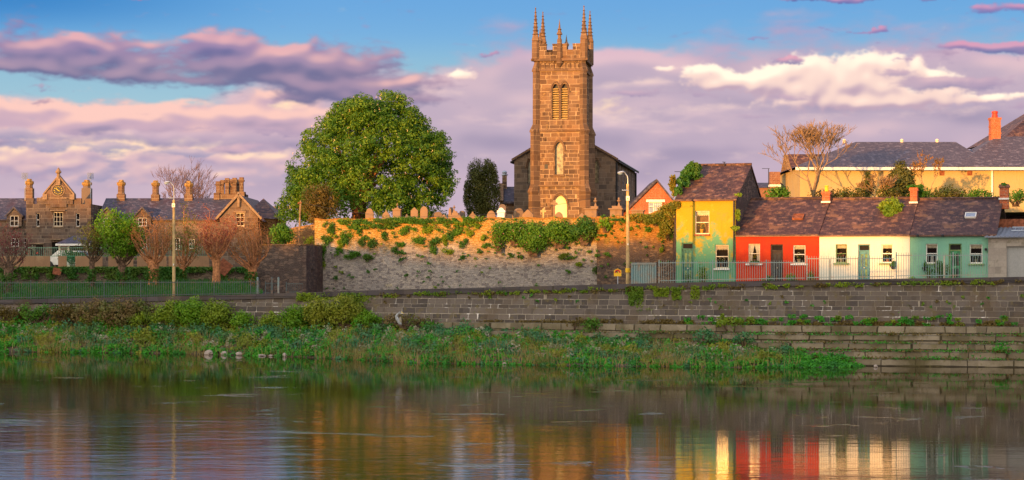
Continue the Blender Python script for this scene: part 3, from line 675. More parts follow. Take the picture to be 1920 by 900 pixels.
# ---- churchyard retaining walls
def topz(px, d): return Z(float(np.interp(px, [590, 1118, 1265], [410, 407, 400])), d)
def longwall(name, label, px0, px1, dfun, ztop, zbot, mt, thick=.7, n=12, cap=None):
    t = thing(name, label, 'wall', (X((px0+px1)/2, dfun((px0+px1)/2)), dfun((px0+px1)/2), zbot))
    b = MB(); c = MB(); s = 0; prev = None
    P = [(X(p, dfun(p)), dfun(p), ztop(p)) for p in np.linspace(px0, px1, n+1)]
    for i in range(n):
        a, e = P[i], P[i+1]; L_ = math.hypot(e[0]-a[0], e[1]-a[1])
        za = a[2]; ze = e[2]
        b.face([(a[0],a[1],zbot),(e[0],e[1],zbot),(e[0],e[1],ze),(a[0],a[1],za)], [(s,zbot),(s+L_,zbot),(s+L_,ze),(s,za)])
        b.face([(e[0],e[1]+thick,zbot),(a[0],a[1]+thick,zbot),(a[0],a[1]+thick,za),(e[0],e[1]+thick,ze)])
        b.face([(a[0],a[1],za),(e[0],e[1],ze),(e[0],e[1]+thick,ze),(a[0],a[1]+thick,za)])
        if cap: c.face([(a[0],a[1]-.05,za+.002),(e[0],e[1]-.05,ze+.002),(e[0],e[1]-.05,ze+cap),(a[0],a[1]-.05,za+cap)]); c.face([(a[0],a[1]-.05,za+cap),(e[0],e[1]-.05,ze+cap),(e[0],e[1]+thick+.05,ze+cap),(a[0],a[1]+thick+.05,za+cap)])
        s += L_
    for a in (P[0], P[-1]): b.face([(a[0],a[1],zbot),(a[0],a[1]+thick,zbot),(a[0],a[1]+thick,a[2]),(a[0],a[1],a[2])])
    b.build('stonework', mt, t)
    if cap: c.build('capping', M['rubble_brown'], t)
    return t
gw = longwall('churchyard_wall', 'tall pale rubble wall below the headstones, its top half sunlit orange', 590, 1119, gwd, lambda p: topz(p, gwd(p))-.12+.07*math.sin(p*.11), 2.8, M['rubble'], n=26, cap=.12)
# return of the corner and side wall of the terrace
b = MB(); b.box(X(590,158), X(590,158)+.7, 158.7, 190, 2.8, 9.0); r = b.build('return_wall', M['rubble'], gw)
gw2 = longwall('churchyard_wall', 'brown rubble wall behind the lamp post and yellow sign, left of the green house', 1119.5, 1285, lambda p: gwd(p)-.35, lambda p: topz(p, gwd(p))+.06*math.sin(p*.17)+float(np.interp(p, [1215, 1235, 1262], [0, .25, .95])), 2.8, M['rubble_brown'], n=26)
def dwd(p): return float(np.interp(p, [478, 575, 605], [152.6, 150.5, 157.5]))
dw = longwall('corner_wall', 'dark rubble wall in shade between the pollarded trees and the pale churchyard wall', 470, 604, dwd, lambda p: Z(460, 151), 2.6, M['rubble_dark'], n=9, thick=.6, cap=.1)  # darker stone colour carries the shade that falls on this wall
lw = longwall('side_wall', 'short sunlit orange wall behind the thin leaning pole', 536, 596, lambda p: 163.0, lambda p: Z(float(np.interp(p, [536, 560, 596], [430, 424, 420])), 163), 5.0, M['orange_stone'], n=3)
rw = longwall('terrace_wall', 'low rubble retaining wall hung with ivy behind the pollarded trees', -260, 471, lambda p: 152.0, lambda p: Z(503, 152)+.05*math.sin(p*.07), 2.6, M['rubble_low'], n=20, cap=.08)
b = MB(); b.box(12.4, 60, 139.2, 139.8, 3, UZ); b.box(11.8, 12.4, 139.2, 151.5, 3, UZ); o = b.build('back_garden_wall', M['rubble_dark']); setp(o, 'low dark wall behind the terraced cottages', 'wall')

# near bank with unseen buildings added to shade the foot of the far bank
b = MB(); b.face([(-700,-400,3.0),(700,-400,3.0),(700,-6,3.0),(-700,-6,3.0)]); b.face([(-700,-6,-1),(700,-6,-1),(700,-6,3.0),(-700,-6,3.0)])
o = b.build('near_bank', M['asphalt']); setp(o, 'near bank street behind the viewer', 'ground', kind='structure')
prof = [(-260,-206,29.5),(-206,-172,29.2),(-172,-158,27),(-158,-131,24.2),(-131,-106,23.8),(-106,-91,21.3),(-91,-87,19.9),(-87,-81.8,18.2),(-81.5,-58,26.0),(-58,-30,24)]
for i, (a, c, h) in enumerate(prof):
    t = thing('shade_building', 'unseen building behind the viewer, sized to shade the far bank', 'building', ((a+c)/2, -66, 3), group='unseen shade casters on the near bank')
    b = MB(); hol = []
    nf = int((h-3-1)//3); nc = max(1, int((c-a)//3.2))
    for k in range(nc):
        for j in range(nf):
            cx = a+(k+.5)*(c-a)/nc; hol.append((cx-.5, cx+.5, 4.2+j*3, 5.8+j*3))
    b.box(a, c-.01, -72, -60.3, 3, h); b.build('wall', M['brick_dark'], t)
# ------------------------------------------------------------------ windows and doors
class Frame:
    """wall plane through a world point, turned clockwise by ang; maps photo pixels to its local coordinates"""
    def __init__(s, x, y, ang): s.o = Vector((x, y)); s.a = ang; s.t = Vector((math.cos(ang), -math.sin(ang))); s.n = Vector((math.sin(ang), math.cos(ang)))
    def hit(s, px, ly=0.0):
        k = (px-960)/F; o = s.o+s.n*ly
        # o.x + t.x*l = k*(o.y + t.y*l)
        l = (k*o.y-o.x)/(s.t.x-k*s.t.y); return l, o.y+s.t.y*l
    def lx(s, px, ly=0.0): return s.hit(px, ly)[0]
    def lz(s, px, py, ly=0.0): return Z(py, s.hit(px, ly)[1])
def window(t, x0, x1, z0, z1, y, frame=M['white'], sill=None, rec=.10, cross=True, pelmet=True, fw=.055, back=M['dark'], curtain=None, curtains=None, grid=None, sillw=.08, nosill=False):
    """sash window set into an opening whose front is at y"""
    f = MB(True); ya, yb = y+rec, y+rec+.06
    f.box(x0, x0+fw, ya, yb, z0, z1); f.box(x1-fw, x1, ya, yb, z0, z1); f.box(x0+fw, x1-fw, ya, yb, z0, z0+fw*1.2); f.box(x0+fw, x1-fw, ya, yb, z1-fw, z1)
    mz = (z0+z1)/2
    if cross: f.box(x0+fw, x1-fw, ya-.01, yb-.01, mz-.025, mz+.025)
    if grid:
        for i in range(1, grid[0]):
            xx = x0+(x1-x0)*i/grid[0]; f.box(xx-.018, xx+.018, ya-.006, yb-.02, z0+fw, z1-fw)
        for j in range(1, grid[1]):
            zz = z0+(z1-z0)*j/grid[1]; f.box(x0+fw, x1-fw, ya-.008, yb-.022, zz-.018, zz+.018)
    fr = f.build('window', frame, t)
    g = MB(True); g.face([(x0+fw,yb-.01,z0+fw),(x1-fw,yb-.01,z0+fw),(x1-fw,yb-.01,z1-fw),(x0+fw,yb-.01,z1-fw)]); g.build('pane', M['glass'], fr)
    r = MB(True); r.face([(x0,yb+.5,z0),(x1,yb+.5,z0),(x1,yb+.5,z1),(x0,yb+.5,z1)])
    for q in (((x0,z0),(x0,z1)),((x1,z0),(x1,z1)),((x0,z0),(x1,z0)),((x0,z1),(x1,z1))):
        r.face([(q[0][0],yb+.002,q[0][1]),(q[1][0],yb+.002,q[1][1]),(q[1][0],yb+.5,q[1][1]),(q[0][0],yb+.5,q[0][1])])
    r.build('room', back, fr)
    if pelmet:
        p = MB(True); n = 7; w_ = (x1-x0-2*fw)/n; zt = z1-fw; h = (z1-z0)*.17
        for i in range(n):
            a = x0+fw+i*w_; p.face([(a,yb+.03,zt),(a,yb+.03,zt-h*.8),(a+w_*.5,yb+.03,zt-h*1.15),(a+w_,yb+.03,zt-h*.8),(a+w_,yb+.03,zt)])
        p.build('pelmet', M['offwhite'], fr)
    if curtains:
        p = MB(True); hw = (x1-x0)*.42
        for s_ in (-1, 1):
            e = x0+fw if s_ < 0 else x1-fw; inn = e-s_*hw*1.0; pts = [(e, z1-fw), (inn, z1-fw), (e-s_*hw*.62, mz), (e-s_*hw*.5, z0+fw), (e, z0+fw)]
            p.face([(a, yb+.04, c) for a, c in pts])
        p.build('curtain', M['white'], fr)
    if not nosill:
        s_ = MB(True); s_.box(x0-sillw, x1+sillw, y-.10, y+rec, z0-.10, z0-.003); s_.build('sill', sill or frame, fr)
    return fr
def door(t, x0, x1, z0, z1, y, mt, fan=True, rec=.12, frame=None, panel=M['dark']):
    frame = frame or mt; f = MB(True); ya = y+rec; fw = .07
    f.box(x0, x0+fw, ya-.02, ya+.06, z0, z1); f.box(x1-fw, x1, ya-.02, ya+.06, z0, z1); f.box(x0+fw, x1-fw, ya-.02, ya+.06, z1-fw, z1)
    zt = z1-.42 if fan else z1-fw
    if fan: f.box(x0+fw, x1-fw, ya-.02, ya+.06, zt, zt+.07)
    d = MB(True); d.box(x0+fw, x1-fw, ya+.02, ya+.08, z0, zt); D = d.build('door', mt, t)
    f.build('door_frame', frame, D)
    p = MB(True); w_ = (x1-x0-2*fw)
    for cx in (x0+fw+w_*.29, x0+fw+w_*.71):
        for (a, b_) in ((.08, .38), (.48, .90)):
            z_0 = z0+(zt-z0)*a; z_1 = z0+(zt-z0)*b_; p.box(cx-w_*.13, cx+w_*.13, ya+.005, ya+.021, z_0, z_1)
    p.build('panels', panel, D)
    if fan:
        g = MB(True); g.box(x0+fw, x1-fw, ya+.03, ya+.05, zt+.07, z1-fw); g.build('fanlight', M['dark'], D)
    k = MB(True); k.lathe((x0+fw+w_*.5, ya-.01, z0+(zt-z0)*.44), [(0, -.04), (.035, -.02), (.035, .02), (0, .04)], 8); k.build('handle', M['offwhite'], D)
    s_ = MB(True); s_.box(x0-.05, x1+.05, y-.15, y+rec, z0-.18, z0-.002); s_.build('step', M['coping'], D)
    return D
def chimney(t, cx, cy, wx, wy, z0, z1, mt, cap=True, pots=0, potmat=None, name='chimney', capmat=None, flash=False):
    b = MB(True); b.box(cx-wx/2, cx+wx/2, cy-wy/2, cy+wy/2, z0, z1); c = b.build(name, mt, t, bevel=.012)
    if cap:
        k = MB(True); k.box(cx-wx/2-.06, cx+wx/2+.06, cy-wy/2-.06, cy+wy/2+.06, z1-.16, z1-.05); k.box(cx-wx/2-.03, cx+wx/2+.03, cy-wy/2-.03, cy+wy/2+.03, z1-.05, z1+.03); k.build('chimney_cap', capmat or mt, c)
    for i in range(pots):
        p = MB(True); px_ = cx+(i-(pots-1)/2)*wx*.5
        p.lathe((px_, cy, z1+.02), [(.13, 0), (.11, .3), (.14, .32), (.13, .38), (.08, .38)], 10); p.build('chimney_pot', potmat or M['redpaint'], c)
    if flash:
        p = MB(True); p.box(cx-wx/2-.05, cx+wx/2+.05, cy-wy/2-.12, cy-wy/2-.004, z0+flash, z0+flash+.1); p.build('flashing', M['white'], c)
    return c
def gable_roof(t, x0, x1, y0, yr, y1, ze, zr, mt, th=.09, over=.12, name='roof'):
    """ridge parallel to x at y=yr"""
    b = MB(True); sf = (zr-ze)/(yr-y0); sb = (zr-ze)/(y1-yr)
    a = (y0-over*1.5, ze-sf*over*1.5); c = (y1+over, ze-sb*over)
    b.face([(x0,a[0],a[1]),(x1,a[0],a[1]),(x1,yr,zr),(x0,yr,zr)]); b.face([(x1,c[0],c[1]),(x0,c[0],c[1]),(x0,yr,zr),(x1,yr,zr)])
    b.face([(x0,a[0],a[1]-th),(x1,a[0],a[1]-th),(x1,a[0],a[1]),(x0,a[0],a[1])]); b.face([(x0,a[0],a[1]-th),(x0,yr,zr-th),(x1,yr,zr-th),(x1,a[0],a[1]-th)])
    b.face([(x0,c[0],c[1]-th),(x0,yr,zr-th),(x1,yr,zr-th),(x1,c[0],c[1]-th)])
    for x in (x0, x1): b.face([(x,a[0],a[1]-th),(x,yr,zr-th),(x,yr,zr),(x,a[0],a[1])]); b.face([(x,c[0],c[1]-th),(x,yr,zr-th),(x,yr,zr),(x,c[0],c[1])])
    return b.build(name, mt, t)
# ------------------------------------------------------------------ cottages (one row, parallel to the quay)
CA = R(18); FR = Frame(X(1380, 124), 124, CA)
def house(name, label, pxa, pxb, eave_py, ridge_py, wallm, roofm, wins, doors, extra_right=0, zb=3.2, ridge=4.5, depth=8.2, group=None, ext_l=0, gutter=None):
    la, lb = FR.lx(pxa), FR.lx(pxb); mid = (pxa+pxb)/2
    o = FR.o+FR.t*la
    t = thing(name, label, 'cottage' if eave_py > 400 else 'house', (o.x, o.y, 0), -CA, group)
    ze = FR.lz(mid, eave_py); zr = FR.lz(mid, ridge_py, ridge); wd_ = lb-la-.006
    H_ = []
    for w_ in wins+doors: H_.append((FR.lx(w_[0])-la, FR.lx(w_[1])-la, FR.lz((w_[0]+w_[1])/2, w_[3]), FR.lz((w_[0]+w_[1])/2, w_[2])))
    b = MB(True); b.wall(0, wd_, zb, ze, 0, .16, H_)
    b.prismx([(depth, zb), (depth, ze), (ridge, zr-.1), (.001, ze), (.001, zb)][::-1], wd_-.001, wd_)
    b.prismx([(depth, zb), (depth, ze), (ridge, zr-.1), (.001, ze), (.001, zb)][::-1], 0, .001)
    b.face([(0,depth,zb),(wd_,depth,zb),(wd_,depth,ze),(0,depth,ze)])
    b.build('wall', wallm, t)
    gable_roof(t, -ext_l, wd_+extra_right, 0, ridge, depth, ze, zr, roofm)
    c = MB(True); c.tube((-ext_l, ridge, zr+.02), (wd_+extra_right, ridge, zr+.02), .09, n=6); c.build('ridge_tiles', M['slate_red'], t)
    g = MB(True); g.box(0, wd_, -.14, -.06, ze-.19, ze-.1); g.build('gutter', gutter or M['offwhite'], t)
    return t, la, ze, zr, H_, wd_
def skylight(t, la, px, py, w_, h_, ze, zr, mt, glass, ridge=4.5):
    # find depth on the roof plane for this pixel row
    for k in range(200):
        ly = ridge*k/200; z = ze+(zr-ze)*ly/ridge
        if z >= FR.lz(px, py, ly): break
    x = FR.lx(px, ly)-la; s = (zr-ze)/ridge; nrm = Vector((0, -s, 1)).normalized(); up = Vector((0, 1, s)).normalized()
    c = Vector((x, ly, z))+nrm*.05
    b = MB(True); fw = .05
    b.obox(c+up*(h_/2), (1,0,0), up, nrm, w_/2, fw/2, .06); b.obox(c-up*(h_/2), (1,0,0), up, nrm, w_/2, fw/2, .06)
    b.obox(c-Vector((w_/2,0,0)), (1,0,0), up, nrm, fw/2, h_/2, .06); b.obox(c+Vector((w_/2,0,0)), (1,0,0), up, nrm, fw/2, h_/2, .06)
    s_ = b.build('skylight', mt, t)
    g = MB(True); g.obox(c+nrm*.01, (1,0,0), up, nrm, w_/2-.03, h_/2-.03, .02); g.build('skylight_pane', glass, s_)
M['skyglass'] = plain('skylight_glass', (.25,.30,.36), .08, .05, spec=.8)
# green house
GW = [(1303,1330,395,439), (1341,1366,459,503)]
gh, gla, gze, gzr, gH, gw_ = house('green_house', 'taller two-storey house with peeling green and yellow walls at the left end of the row', 1268, 1379, 371, 310, M['green_yellow'], M['slate_red'], GW, [(1278,1300,455,531)], .10, ext_l=.05, gutter=M['brick'])
gables = [o for o in bpy.data.objects if o.parent == gh and o.name.startswith('wall')]
window(gh, *gH[0][:2], *gH[0][2:], 0, M['offwhite'], M['rust'], back=M['warm_room'], sillw=.04)
window(gh, *gH[1][:2], *gH[1][2:], 0, M['offwhite'], M['white'])
door(gh, *gH[2][:2], *gH[2][2:], 0, M['door_dkgreen'], frame=M['door_dkgreen'], panel=M['trim_green'])
b = MB(True); b.prismx([(8.15, 3.2), (8.15, gze-.05), (4.5, gzr-.14), (.05, gze-.05), (.05, 3.2)][::-1], gw_+.004, gw_+.03); b.build('gable_wall', M['rubble_dark'], gh)['label'] = 'dark bare rubble gable end'
b = MB(True); b.tube((gw_-.08, -.08, gze-.15), (gw_-.08, -.08, gze-3.6), .05, n=6); b.tube((gw_-.08, -.08, gze-3.6), (gw_-.08, -.25, gze-3.9), .05, n=6); b.build('downpipe', M['black'], gh)
# red cottage
RW = [(1403,1425,457,494), (1487,1510,460,494)]
rc, rla, rze, rzr, rH, rw_ = house('red_cottage', 'single-storey bright red cottage with dark brown door', 1380, 1536, 437.5, 373, M['red'], M['slate_red'], RW, [(1445,1468,458,527)], 0, group='terraced riverside cottages')
window(rc, *rH[0][:2], *rH[0][2:], 0, M['offwhite'], M['white'], curtains=True, pelmet=False, sillw=.16)
window(rc, *rH[1][:2], *rH[1][2:], 0, M['white'], M['white'], sillw=.16)
door(rc, *rH[2][:2], *rH[2][2:], 0, M['door_brown'], frame=M['door_brown'], panel=M['black'])
skylight(rc, rla, 1497, 408, .62, .62, rze, rzr, M['rust'], M['rust'])
WWn = [(1567,1588,458,493), (1653,1674,458,493)]
wc, wla, wze, wzr, wH, ww_ = house('white_cottage', 'single-storey cream white cottage with teal door', 1536.4, 1706, 437.5, 373, M['cream'], M['slate_red'], WWn, [(1609,1631,458,526)], 0, group='terraced riverside cottages')
window(wc, *wH[0][:2], *wH[0][2:], 0, M['trim_green'], M['trim_green'], sillw=.14)
window(wc, *wH[1][:2], *wH[1][2:], 0, M['white'], M['trim_green'], sillw=.14)
door(wc, *wH[2][:2], *wH[2][2:], 0, M['door_teal'], panel=M['trim_green'])
TW = [(1736,1758,457,494), (1818,1842,458,494)]
tcg, tla, tze, tzr, tH, tw_ = house('pale_green_cottage', 'single-storey pale green cottage at the right end of the row', 1706.4, 1853, 437.5, 373, M['teal'], M['slate_red'], TW, [(1779,1803,457,524)], .5, group='terraced riverside cottages', gutter=M['wood'])
window(tcg, *tH[0][:2], *tH[0][2:], 0, M['white'], M['trim_green'], sillw=.1)
window(tcg, *tH[1][:2], *tH[1][2:], 0, M['white'], M['trim_green'], sillw=.1)
door(tcg, *tH[2][:2], *tH[2][2:], 0, M['door_green'], frame=M['trim_green'])
skylight(tcg, tla, 1820, 405, .6, .62, tze, tzr, M['white'], M['skyglass'])
def roofchim(t, la, px, pyt, pyb, wpx, ze_zr, ridge=4.5, **k):
    ly = ridge-.35; x = FR.lx(px, ly)-la; d = FR.hit(px, ly)[1]
    return chimney(t, x, ly, wpx*d/F, .6, Z(pyb, d)-.6, Z(pyt, d), M['brick'], **k)
roofchim(wc, wla, 1550, 360, 379, 14, 0, pots=1, potmat=M['yellow'], flash=.55)
roofchim(tcg, tla, 1714, 353, 380, 13, 0, flash=.55)
roofchim(tcg, tla, 1883, 347, 373, 16, 0, flash=.55, capmat=M['brick_dark'])
roofchim(rc, rla, 1394, 0, 0, 0, 0) if False else None
# lamps and brackets on the pale green wall
for px in (1721, 1768, 1849):
    x = FR.lx(px)-tla; z = FR.lz(px, 441 if px < 1800 else 467); b = MB(True); b.box(x-.03, x+.03, -.2, -.002, z-.02, z+.03); b.lathe((x, -.2, z-.1), [(0,0),(.07,.01),(.09,.12),(.03,.16),(0,.17)], 8); b.build('wall_lamp', M['black'], tcg)

# ---- grey shed at the far right
la = FR.lx(1853.6); o = FR.o+FR.t*la
sh = thing('shed', 'grey block-built shed with boarded doorway and corrugated roof beside the pale green cottage', 'shed', (o.x, o.y, 0), -CA)
zt = FR.lz(1900, 445); xr = 7.5; dx0 = FR.lx(1888)-la
b = MB(True); b.wall(0, xr, 3.2, zt, -.25, .18, [(dx0, dx0+2.6, 3.4, FR.lz(1900, 462))]); b.box(0, .002, -.249, 5, 3.2, zt); b.box(xr-.002, xr, -.249, 5, 3.2, zt); b.build('wall', M['shed'], sh)
b = MB(True); b.box(dx0, dx0+2.6, -.10, -.05, 3.4, FR.lz(1900, 462)); b.build('boarded_door', M['shed_board'], sh)
b = MB(True); n = 60
for i in range(n):
    x0_, x1_ = -.2+i*(xr+.3)/n, -.2+(i+1)*(xr+.3)/n; a0, a1 = .03*math.sin(i*math.pi), 0
    z0_ = .035 if i % 2 else -.02; z1_ = .035 if (i+1) % 2 else -.02
    b.face([(x0_,-.5,zt+.03+z0_),(x1_,-.5,zt+.03+z1_),(x1_,5,zt+.95+z1_),(x0_,5,zt+.95+z0_)]); b.face([(x0_,-.5,zt-.02),(x1_,-.5,zt-.02),(x1_,-.5,zt+.03+z1_),(x0_,-.5,zt+.03+z0_)])
b.build('corrugated_roof', M['zinc'], sh)
b = MB(True); b.box(-.15, xr, 3.2, 3.3, zt+.5, zt+1.15); b.build('parapet', M['rust'], sh)
lt = thing('ladder', 'aluminium ladder lying on the corrugated shed roof', 'ladder', (o.x, o.y, 0), -CA)
b = MB(True); 
for s_ in (0, .42): b.tube((1.2, 1.2+s_*2, zt+.42+s_*.5), (5.5, 1.5+s_*2, zt+.44+s_*.5), .03, n=5)
b.build('rails', M['steel'], lt); b = MB(True)
for k in range(11): b.tube((1.4+k*.38, 1.22, zt+.43), (1.4+k*.38, 1.5+.84, zt+.64), .018, n=4)
b.build('rungs', M['steel'], lt)

# ------------------------------------------------------------------ church
CH = R(8.3); CD = 180.0
ch = thing('church', 'tall brown stone church with pinnacled tower and low nave behind the headstones', 'church', (X(1049.5, CD), CD, 0), -CH)
def cz(py, d=CD): return Z(py, d)
K = CD/F  # metres per pixel
B0 = 8.6; z1 = cz(348); z2 = cz(245); z3 = cz(131); z4 = cz(112); zm = cz(84); zc = cz(93)
hw = 2.08   # half width of the wall face
win_l = (-.19-.62, -.19-.03+.0)
# shaft
tb = MB(True)
wz0, wz1 = cz(327), cz(266); lz0, lz1 = cz(223), cz(157); dz1 = cz(366)
holes = [(-.42+.0, .30, wz0, wz1, wz1-.55), (-.66, -.08, lz0, lz1, lz1-.6), (.12, .70, lz0, lz1, lz1-.6), (-.62, .64, B0, dz1, dz1-.85)]
tb.wall(-hw, hw, B0, z4, 0, .35, holes)
D_ = 4.9
tb.face([(hw,0,B0),(hw,D_,B0),(hw,D_,z4),(hw,0,z4)]); tb.face([(-hw,D_,B0),(-hw,0,B0),(-hw,0,z4),(-hw,D_,z4)]); tb.face([(hw,D_,B0),(-hw,D_,B0),(-hw,D_,z4),(hw,D_,z4)]); tb.face([(-hw,0,z4),(hw,0,z4),(hw,D_,z4),(-hw,D_,z4)])
tower = tb.build('tower', M['church'], ch)
# diagonal buttresses at the four corners, three set-offs
dd = math.sqrt(.5)
for cx, cy, sx_, sy_ in ((-hw, 0, -1, -1), (hw, 0, 1, -1), (-hw, D_, -1, 1), (hw, D_, 1, 1)):
    ax = Vector((sx_*dd, sy_*dd, 0)); ay = Vector((-sy_*dd, sx_*dd, 0)); 
    bb = MB(True)
    stages = [(B0, z1-.5, .66, .26), (z1-.5, z2, .47, .24), (z2, z3, .22, .23), (z3, z4, .06, .22)]
    for (za, zb_, L_, w_) in stages:
        c = Vector((cx, cy, 0))+ax*(L_/2-.2); bb.obox((c.x, c.y, (za+zb_)/2), ax, ay, (0,0,1), L_/2+.2, w_, (zb_-za)/2)
    for (zz, L0, L1, w_) in ((z1-.5, .66, .47, .26), (z2, .47, .22, .24), (z3, .22, .06, .23)):
        # weathered slope
        o_ = Vector((cx, cy, 0)); e0 = L0+.06; h_ = .62
        for s_ in (0,):
            p = [o_+ax*e0+ay*(w_+.05), o_+ax*e0-ay*(w_+.05), o_-ay*(w_+.05), o_+ay*(w_+.05)]; q_ = [o_+ax*L1+ay*w_*.9, o_+ax*L1-ay*w_*.9, o_-ay*w_*.9, o_+ay*w_*.9]
            P0 = [(v.x, v.y, zz-.14) for v in p]; P1 = [(v.x, v.y, zz) for v in p]; P2_ = [(v.x, v.y, zz+h_) for v in q_]
            for A_, B_ in ((P0, P1), (P1, P2_)):
                for i in range(4): bb.face([A_[i], A_[(i+1) % 4], B_[(i+1) % 4], B_[i]])
            bb.face(P0)
    bb.build('buttress', M['ashlar'], tower)
# string courses and cornice
for zz, e, h_ in ((z1, .10, .16), (z2, .10, .16), (z3, .14, .18), (z4, .28, .22)):
    sc_ = MB(True); sc_.box(-hw-e, hw+e, -e, D_+e, zz-h_/2, zz+h_/2)
    if zz == z4:
        for x0 in (-hw-.42, hw+.27): sc_.box(x0, x0+.15, -.42, .3, z4-.09, z4+.09)
    sc_.build('string_course' if zz != z4 else 'cornice', M['ashlar'], tower)
sc_ = MB(True); sc_.box(-hw-.06, hw+.06, -.08, D_+.06, B0, B0+.9); sc_.build('base_course', M['ashlar'], tower)
# blind arcade band under the cornice
ar = MB(True)
for s_ in (-1, 1):
    for k in range(4):
        x = s_*(.52+k*.40); ar.box(x-.035, x+.035, -.07, .0, z3+.1, z4-.35)
    for k in range(3):
        x = s_*(.52+(k+.5)*.40); pts = arch_pts(x-.20, x+.20, z4-.42, z4-.2); 
        for i in range(len(pts)-1): ar.box(min(pts[i][0],pts[i+1][0]), max(pts[i][0],pts[i+1][0])+.005, -.065, 0, min(pts[i][1],pts[i+1][1])-.03, max(pts[i][1],pts[i+1][1])+.03)
ar.lathe((0, -.05, z3+.42), [(0, -.25), (.14, -.1), (.30, .15), (.32, .48)], 10)
ar.build('arcade_band', M['ashlar'], tower)
# battlements
pb = MB(True); pt_ = .32; e = .10
def battl(x0, x1, y0, y1, axis):
    mer = [(0, .19, zc+.0), (.19, .34, zc-.28), (.34, .66, zm), (.66, .81, zc-.28), (.81, 1, zm)]
    mer = [(0, .22, zm), (.22, .35, zc-.3), (.35, .65, zm), (.65, .78, zc-.3), (.78, 1, zm)]
    for a, c, h_ in mer:
        if axis == 'x': pb.box(x0+(x1-x0)*a, x0+(x1-x0)*c, y0, y1, z4+.1, h_); pb.box(x0+(x1-x0)*a-.03, x0+(x1-x0)*c+.03, y0-.04, y1+.04, h_, h_+.09)
        else: pb.box(x0, x1, y0+(y1-y0)*a, y0+(y1-y0)*c, z4+.1, h_); pb.box(x0-.04, x1+.04, y0+(y1-y0)*a-.03, y0+(y1-y0)*c+.03, h_+.001, h_+.091)
battl(-hw, hw, -e, -e+pt_, 'x'); battl(-hw, hw, D_+e-pt_, D_+e, 'x'); battl(-hw-.02, -hw+pt_-.02, .25, D_-.25, 'y'); battl(hw-pt_+.02, hw+.02, .25, D_-.25, 'y')
pb.build('battlements', M['church'], tower)
def pinnacle(cx, cy, zb_, zg, ztop, r, rot=0):
    p = MB(True)
    p.lathe((cx, cy, 0), [(r, zb_), (r, zg-.25)], 8)
    # gablets
    p.lathe((cx, cy, 0), [(r*1.05, zg-.25), (r*1.28, zg-.16), (r*.62, zg+.55)], 4)
    p.lathe((cx, cy, 0), [(r*.72, zg+.1), (.035, ztop-.2)], 8)
    n = 7
    for k in range(n):
        f = (k+.4)/n; z = zg+.25+(ztop-.3-zg-.25)*f; rr = r*.70*(1-f)+.05
        p.lathe((cx, cy, z), [(rr*.8, -.05), (rr+.055, 0), (rr*.8, .06)], 8)
    p.lathe((cx, cy, ztop-.22), [(.03, 0), (.08, .06), (.03, .12), (0, .24)], 8)
    return p.build('pinnacle', M['ashlar'], tower)
pr = .34
pinnacle(-hw-.06, -.02, z4, cz(72), cz(12), pr); pinnacle(hw+.06, -.02, z4, cz(70), cz(10), pr)
pinnacle(-hw-.06, D_+.05, z4, cz(76, CD+5), cz(20, CD+5), pr); pinnacle(hw+.06, D_+.05, z4, cz(76, CD+5), cz(20, CD+5), pr)
def midp(cx, cy, d):
    p = MB(True); p.lathe((cx, cy, 0), [(.22, z4-.3), (.22, cz(74, d)), (.16, cz(74, d))], 8); p.lathe((cx, cy, 0), [(.15, cz(74, d)), (.15, cz(66, d)), (.28, cz(65, d)), (.12, cz(57, d)), (0, cz(35, d))], 8); p.lathe((cx, cy, cz(57, d)), [(.14, 0), (.20, .05), (.13, .15)], 8); return p.build('middle_pinnacle', M['ashlar'], tower)
midp(0, -e-.05, CD); 
p = MB(True); p.lathe((0, D_+e, 0), [(.16, zc), (.16, cz(76)), (.26, cz(72)), (.10, cz(66)), (0, cz(52))], 8); p.build('middle_pinnacle', M['tomb_dark'], tower)
for sgn in (-1, 1): 
    p = MB(True); p.lathe((sgn*hw, D_/2, 0), [(.18, z4), (.18, cz(74)), (.26, cz(70)), (.12, cz(64)), (0, cz(44))], 8); p.build('middle_pinnacle', M['ashlar'], tower)
# hood moulds
def hood(x0, x1, spring, top, y, r=.07, name='hood_mould', parent=None, mt=None):
    p = MB(True); pts = arch_pts(x0-.14, x1+.14, spring, top+.2, 7); pts = [(pts[0][0]-.12, spring)]+pts+[(pts[-1][0]+.12, spring)]
    for i in range(len(pts)-1): p.tube((pts[i][0], y-.03, pts[i][1]), (pts[i+1][0], y-.03, pts[i+1][1]), r, n=6)
    return p.build(name, mt or M['ashlar'], parent or tower)
hood(-.42, .30, wz1-.75, wz1, 0); hood(-.66, -.08, lz1-.7, lz1, 0); hood(.12, .70, lz1-.7, lz1, 0); hood(-.62, .64, dz1-1.0, dz1, 0, .09)
# frames round the openings
def archframe(x0, x1, z0, spring, top, y, w_=.12, mt=None, parent=None, name='window_surround'):
    p = MB(True); out = [(x0-w_, z0)]+arch_pts(x0-w_, x1+w_, spring, top+w_*1.2, 5)+[(x1+w_, z0)]; inn = [(x0, z0)]+arch_pts(x0, x1, spring, top, 5)+[(x1, z0)]
    for i in range(len(out)-1):
        a, b_, c, d = out[i], out[i+1], inn[i+1], inn[i]; p.face([(a[0],y,a[1]),(d[0],y,d[1]),(c[0],y,c[1]),(b_[0],y,b_[1])]); p.face([(a[0],y,a[1]),(b_[0],y,b_[1]),(b_[0],y+.05,b_[1]),(a[0],y+.05,a[1])]); p.face([(d[0],y,d[1]),(c[0],y,c[1]),(c[0],y+.3,c[1]),(d[0],y+.3,d[1])])
    return p.build(name, mt or M['ashlar'], parent or tower)
for a, b_, c, d, s_ in holes: archframe(a, b_, c, s_, d, -.025)
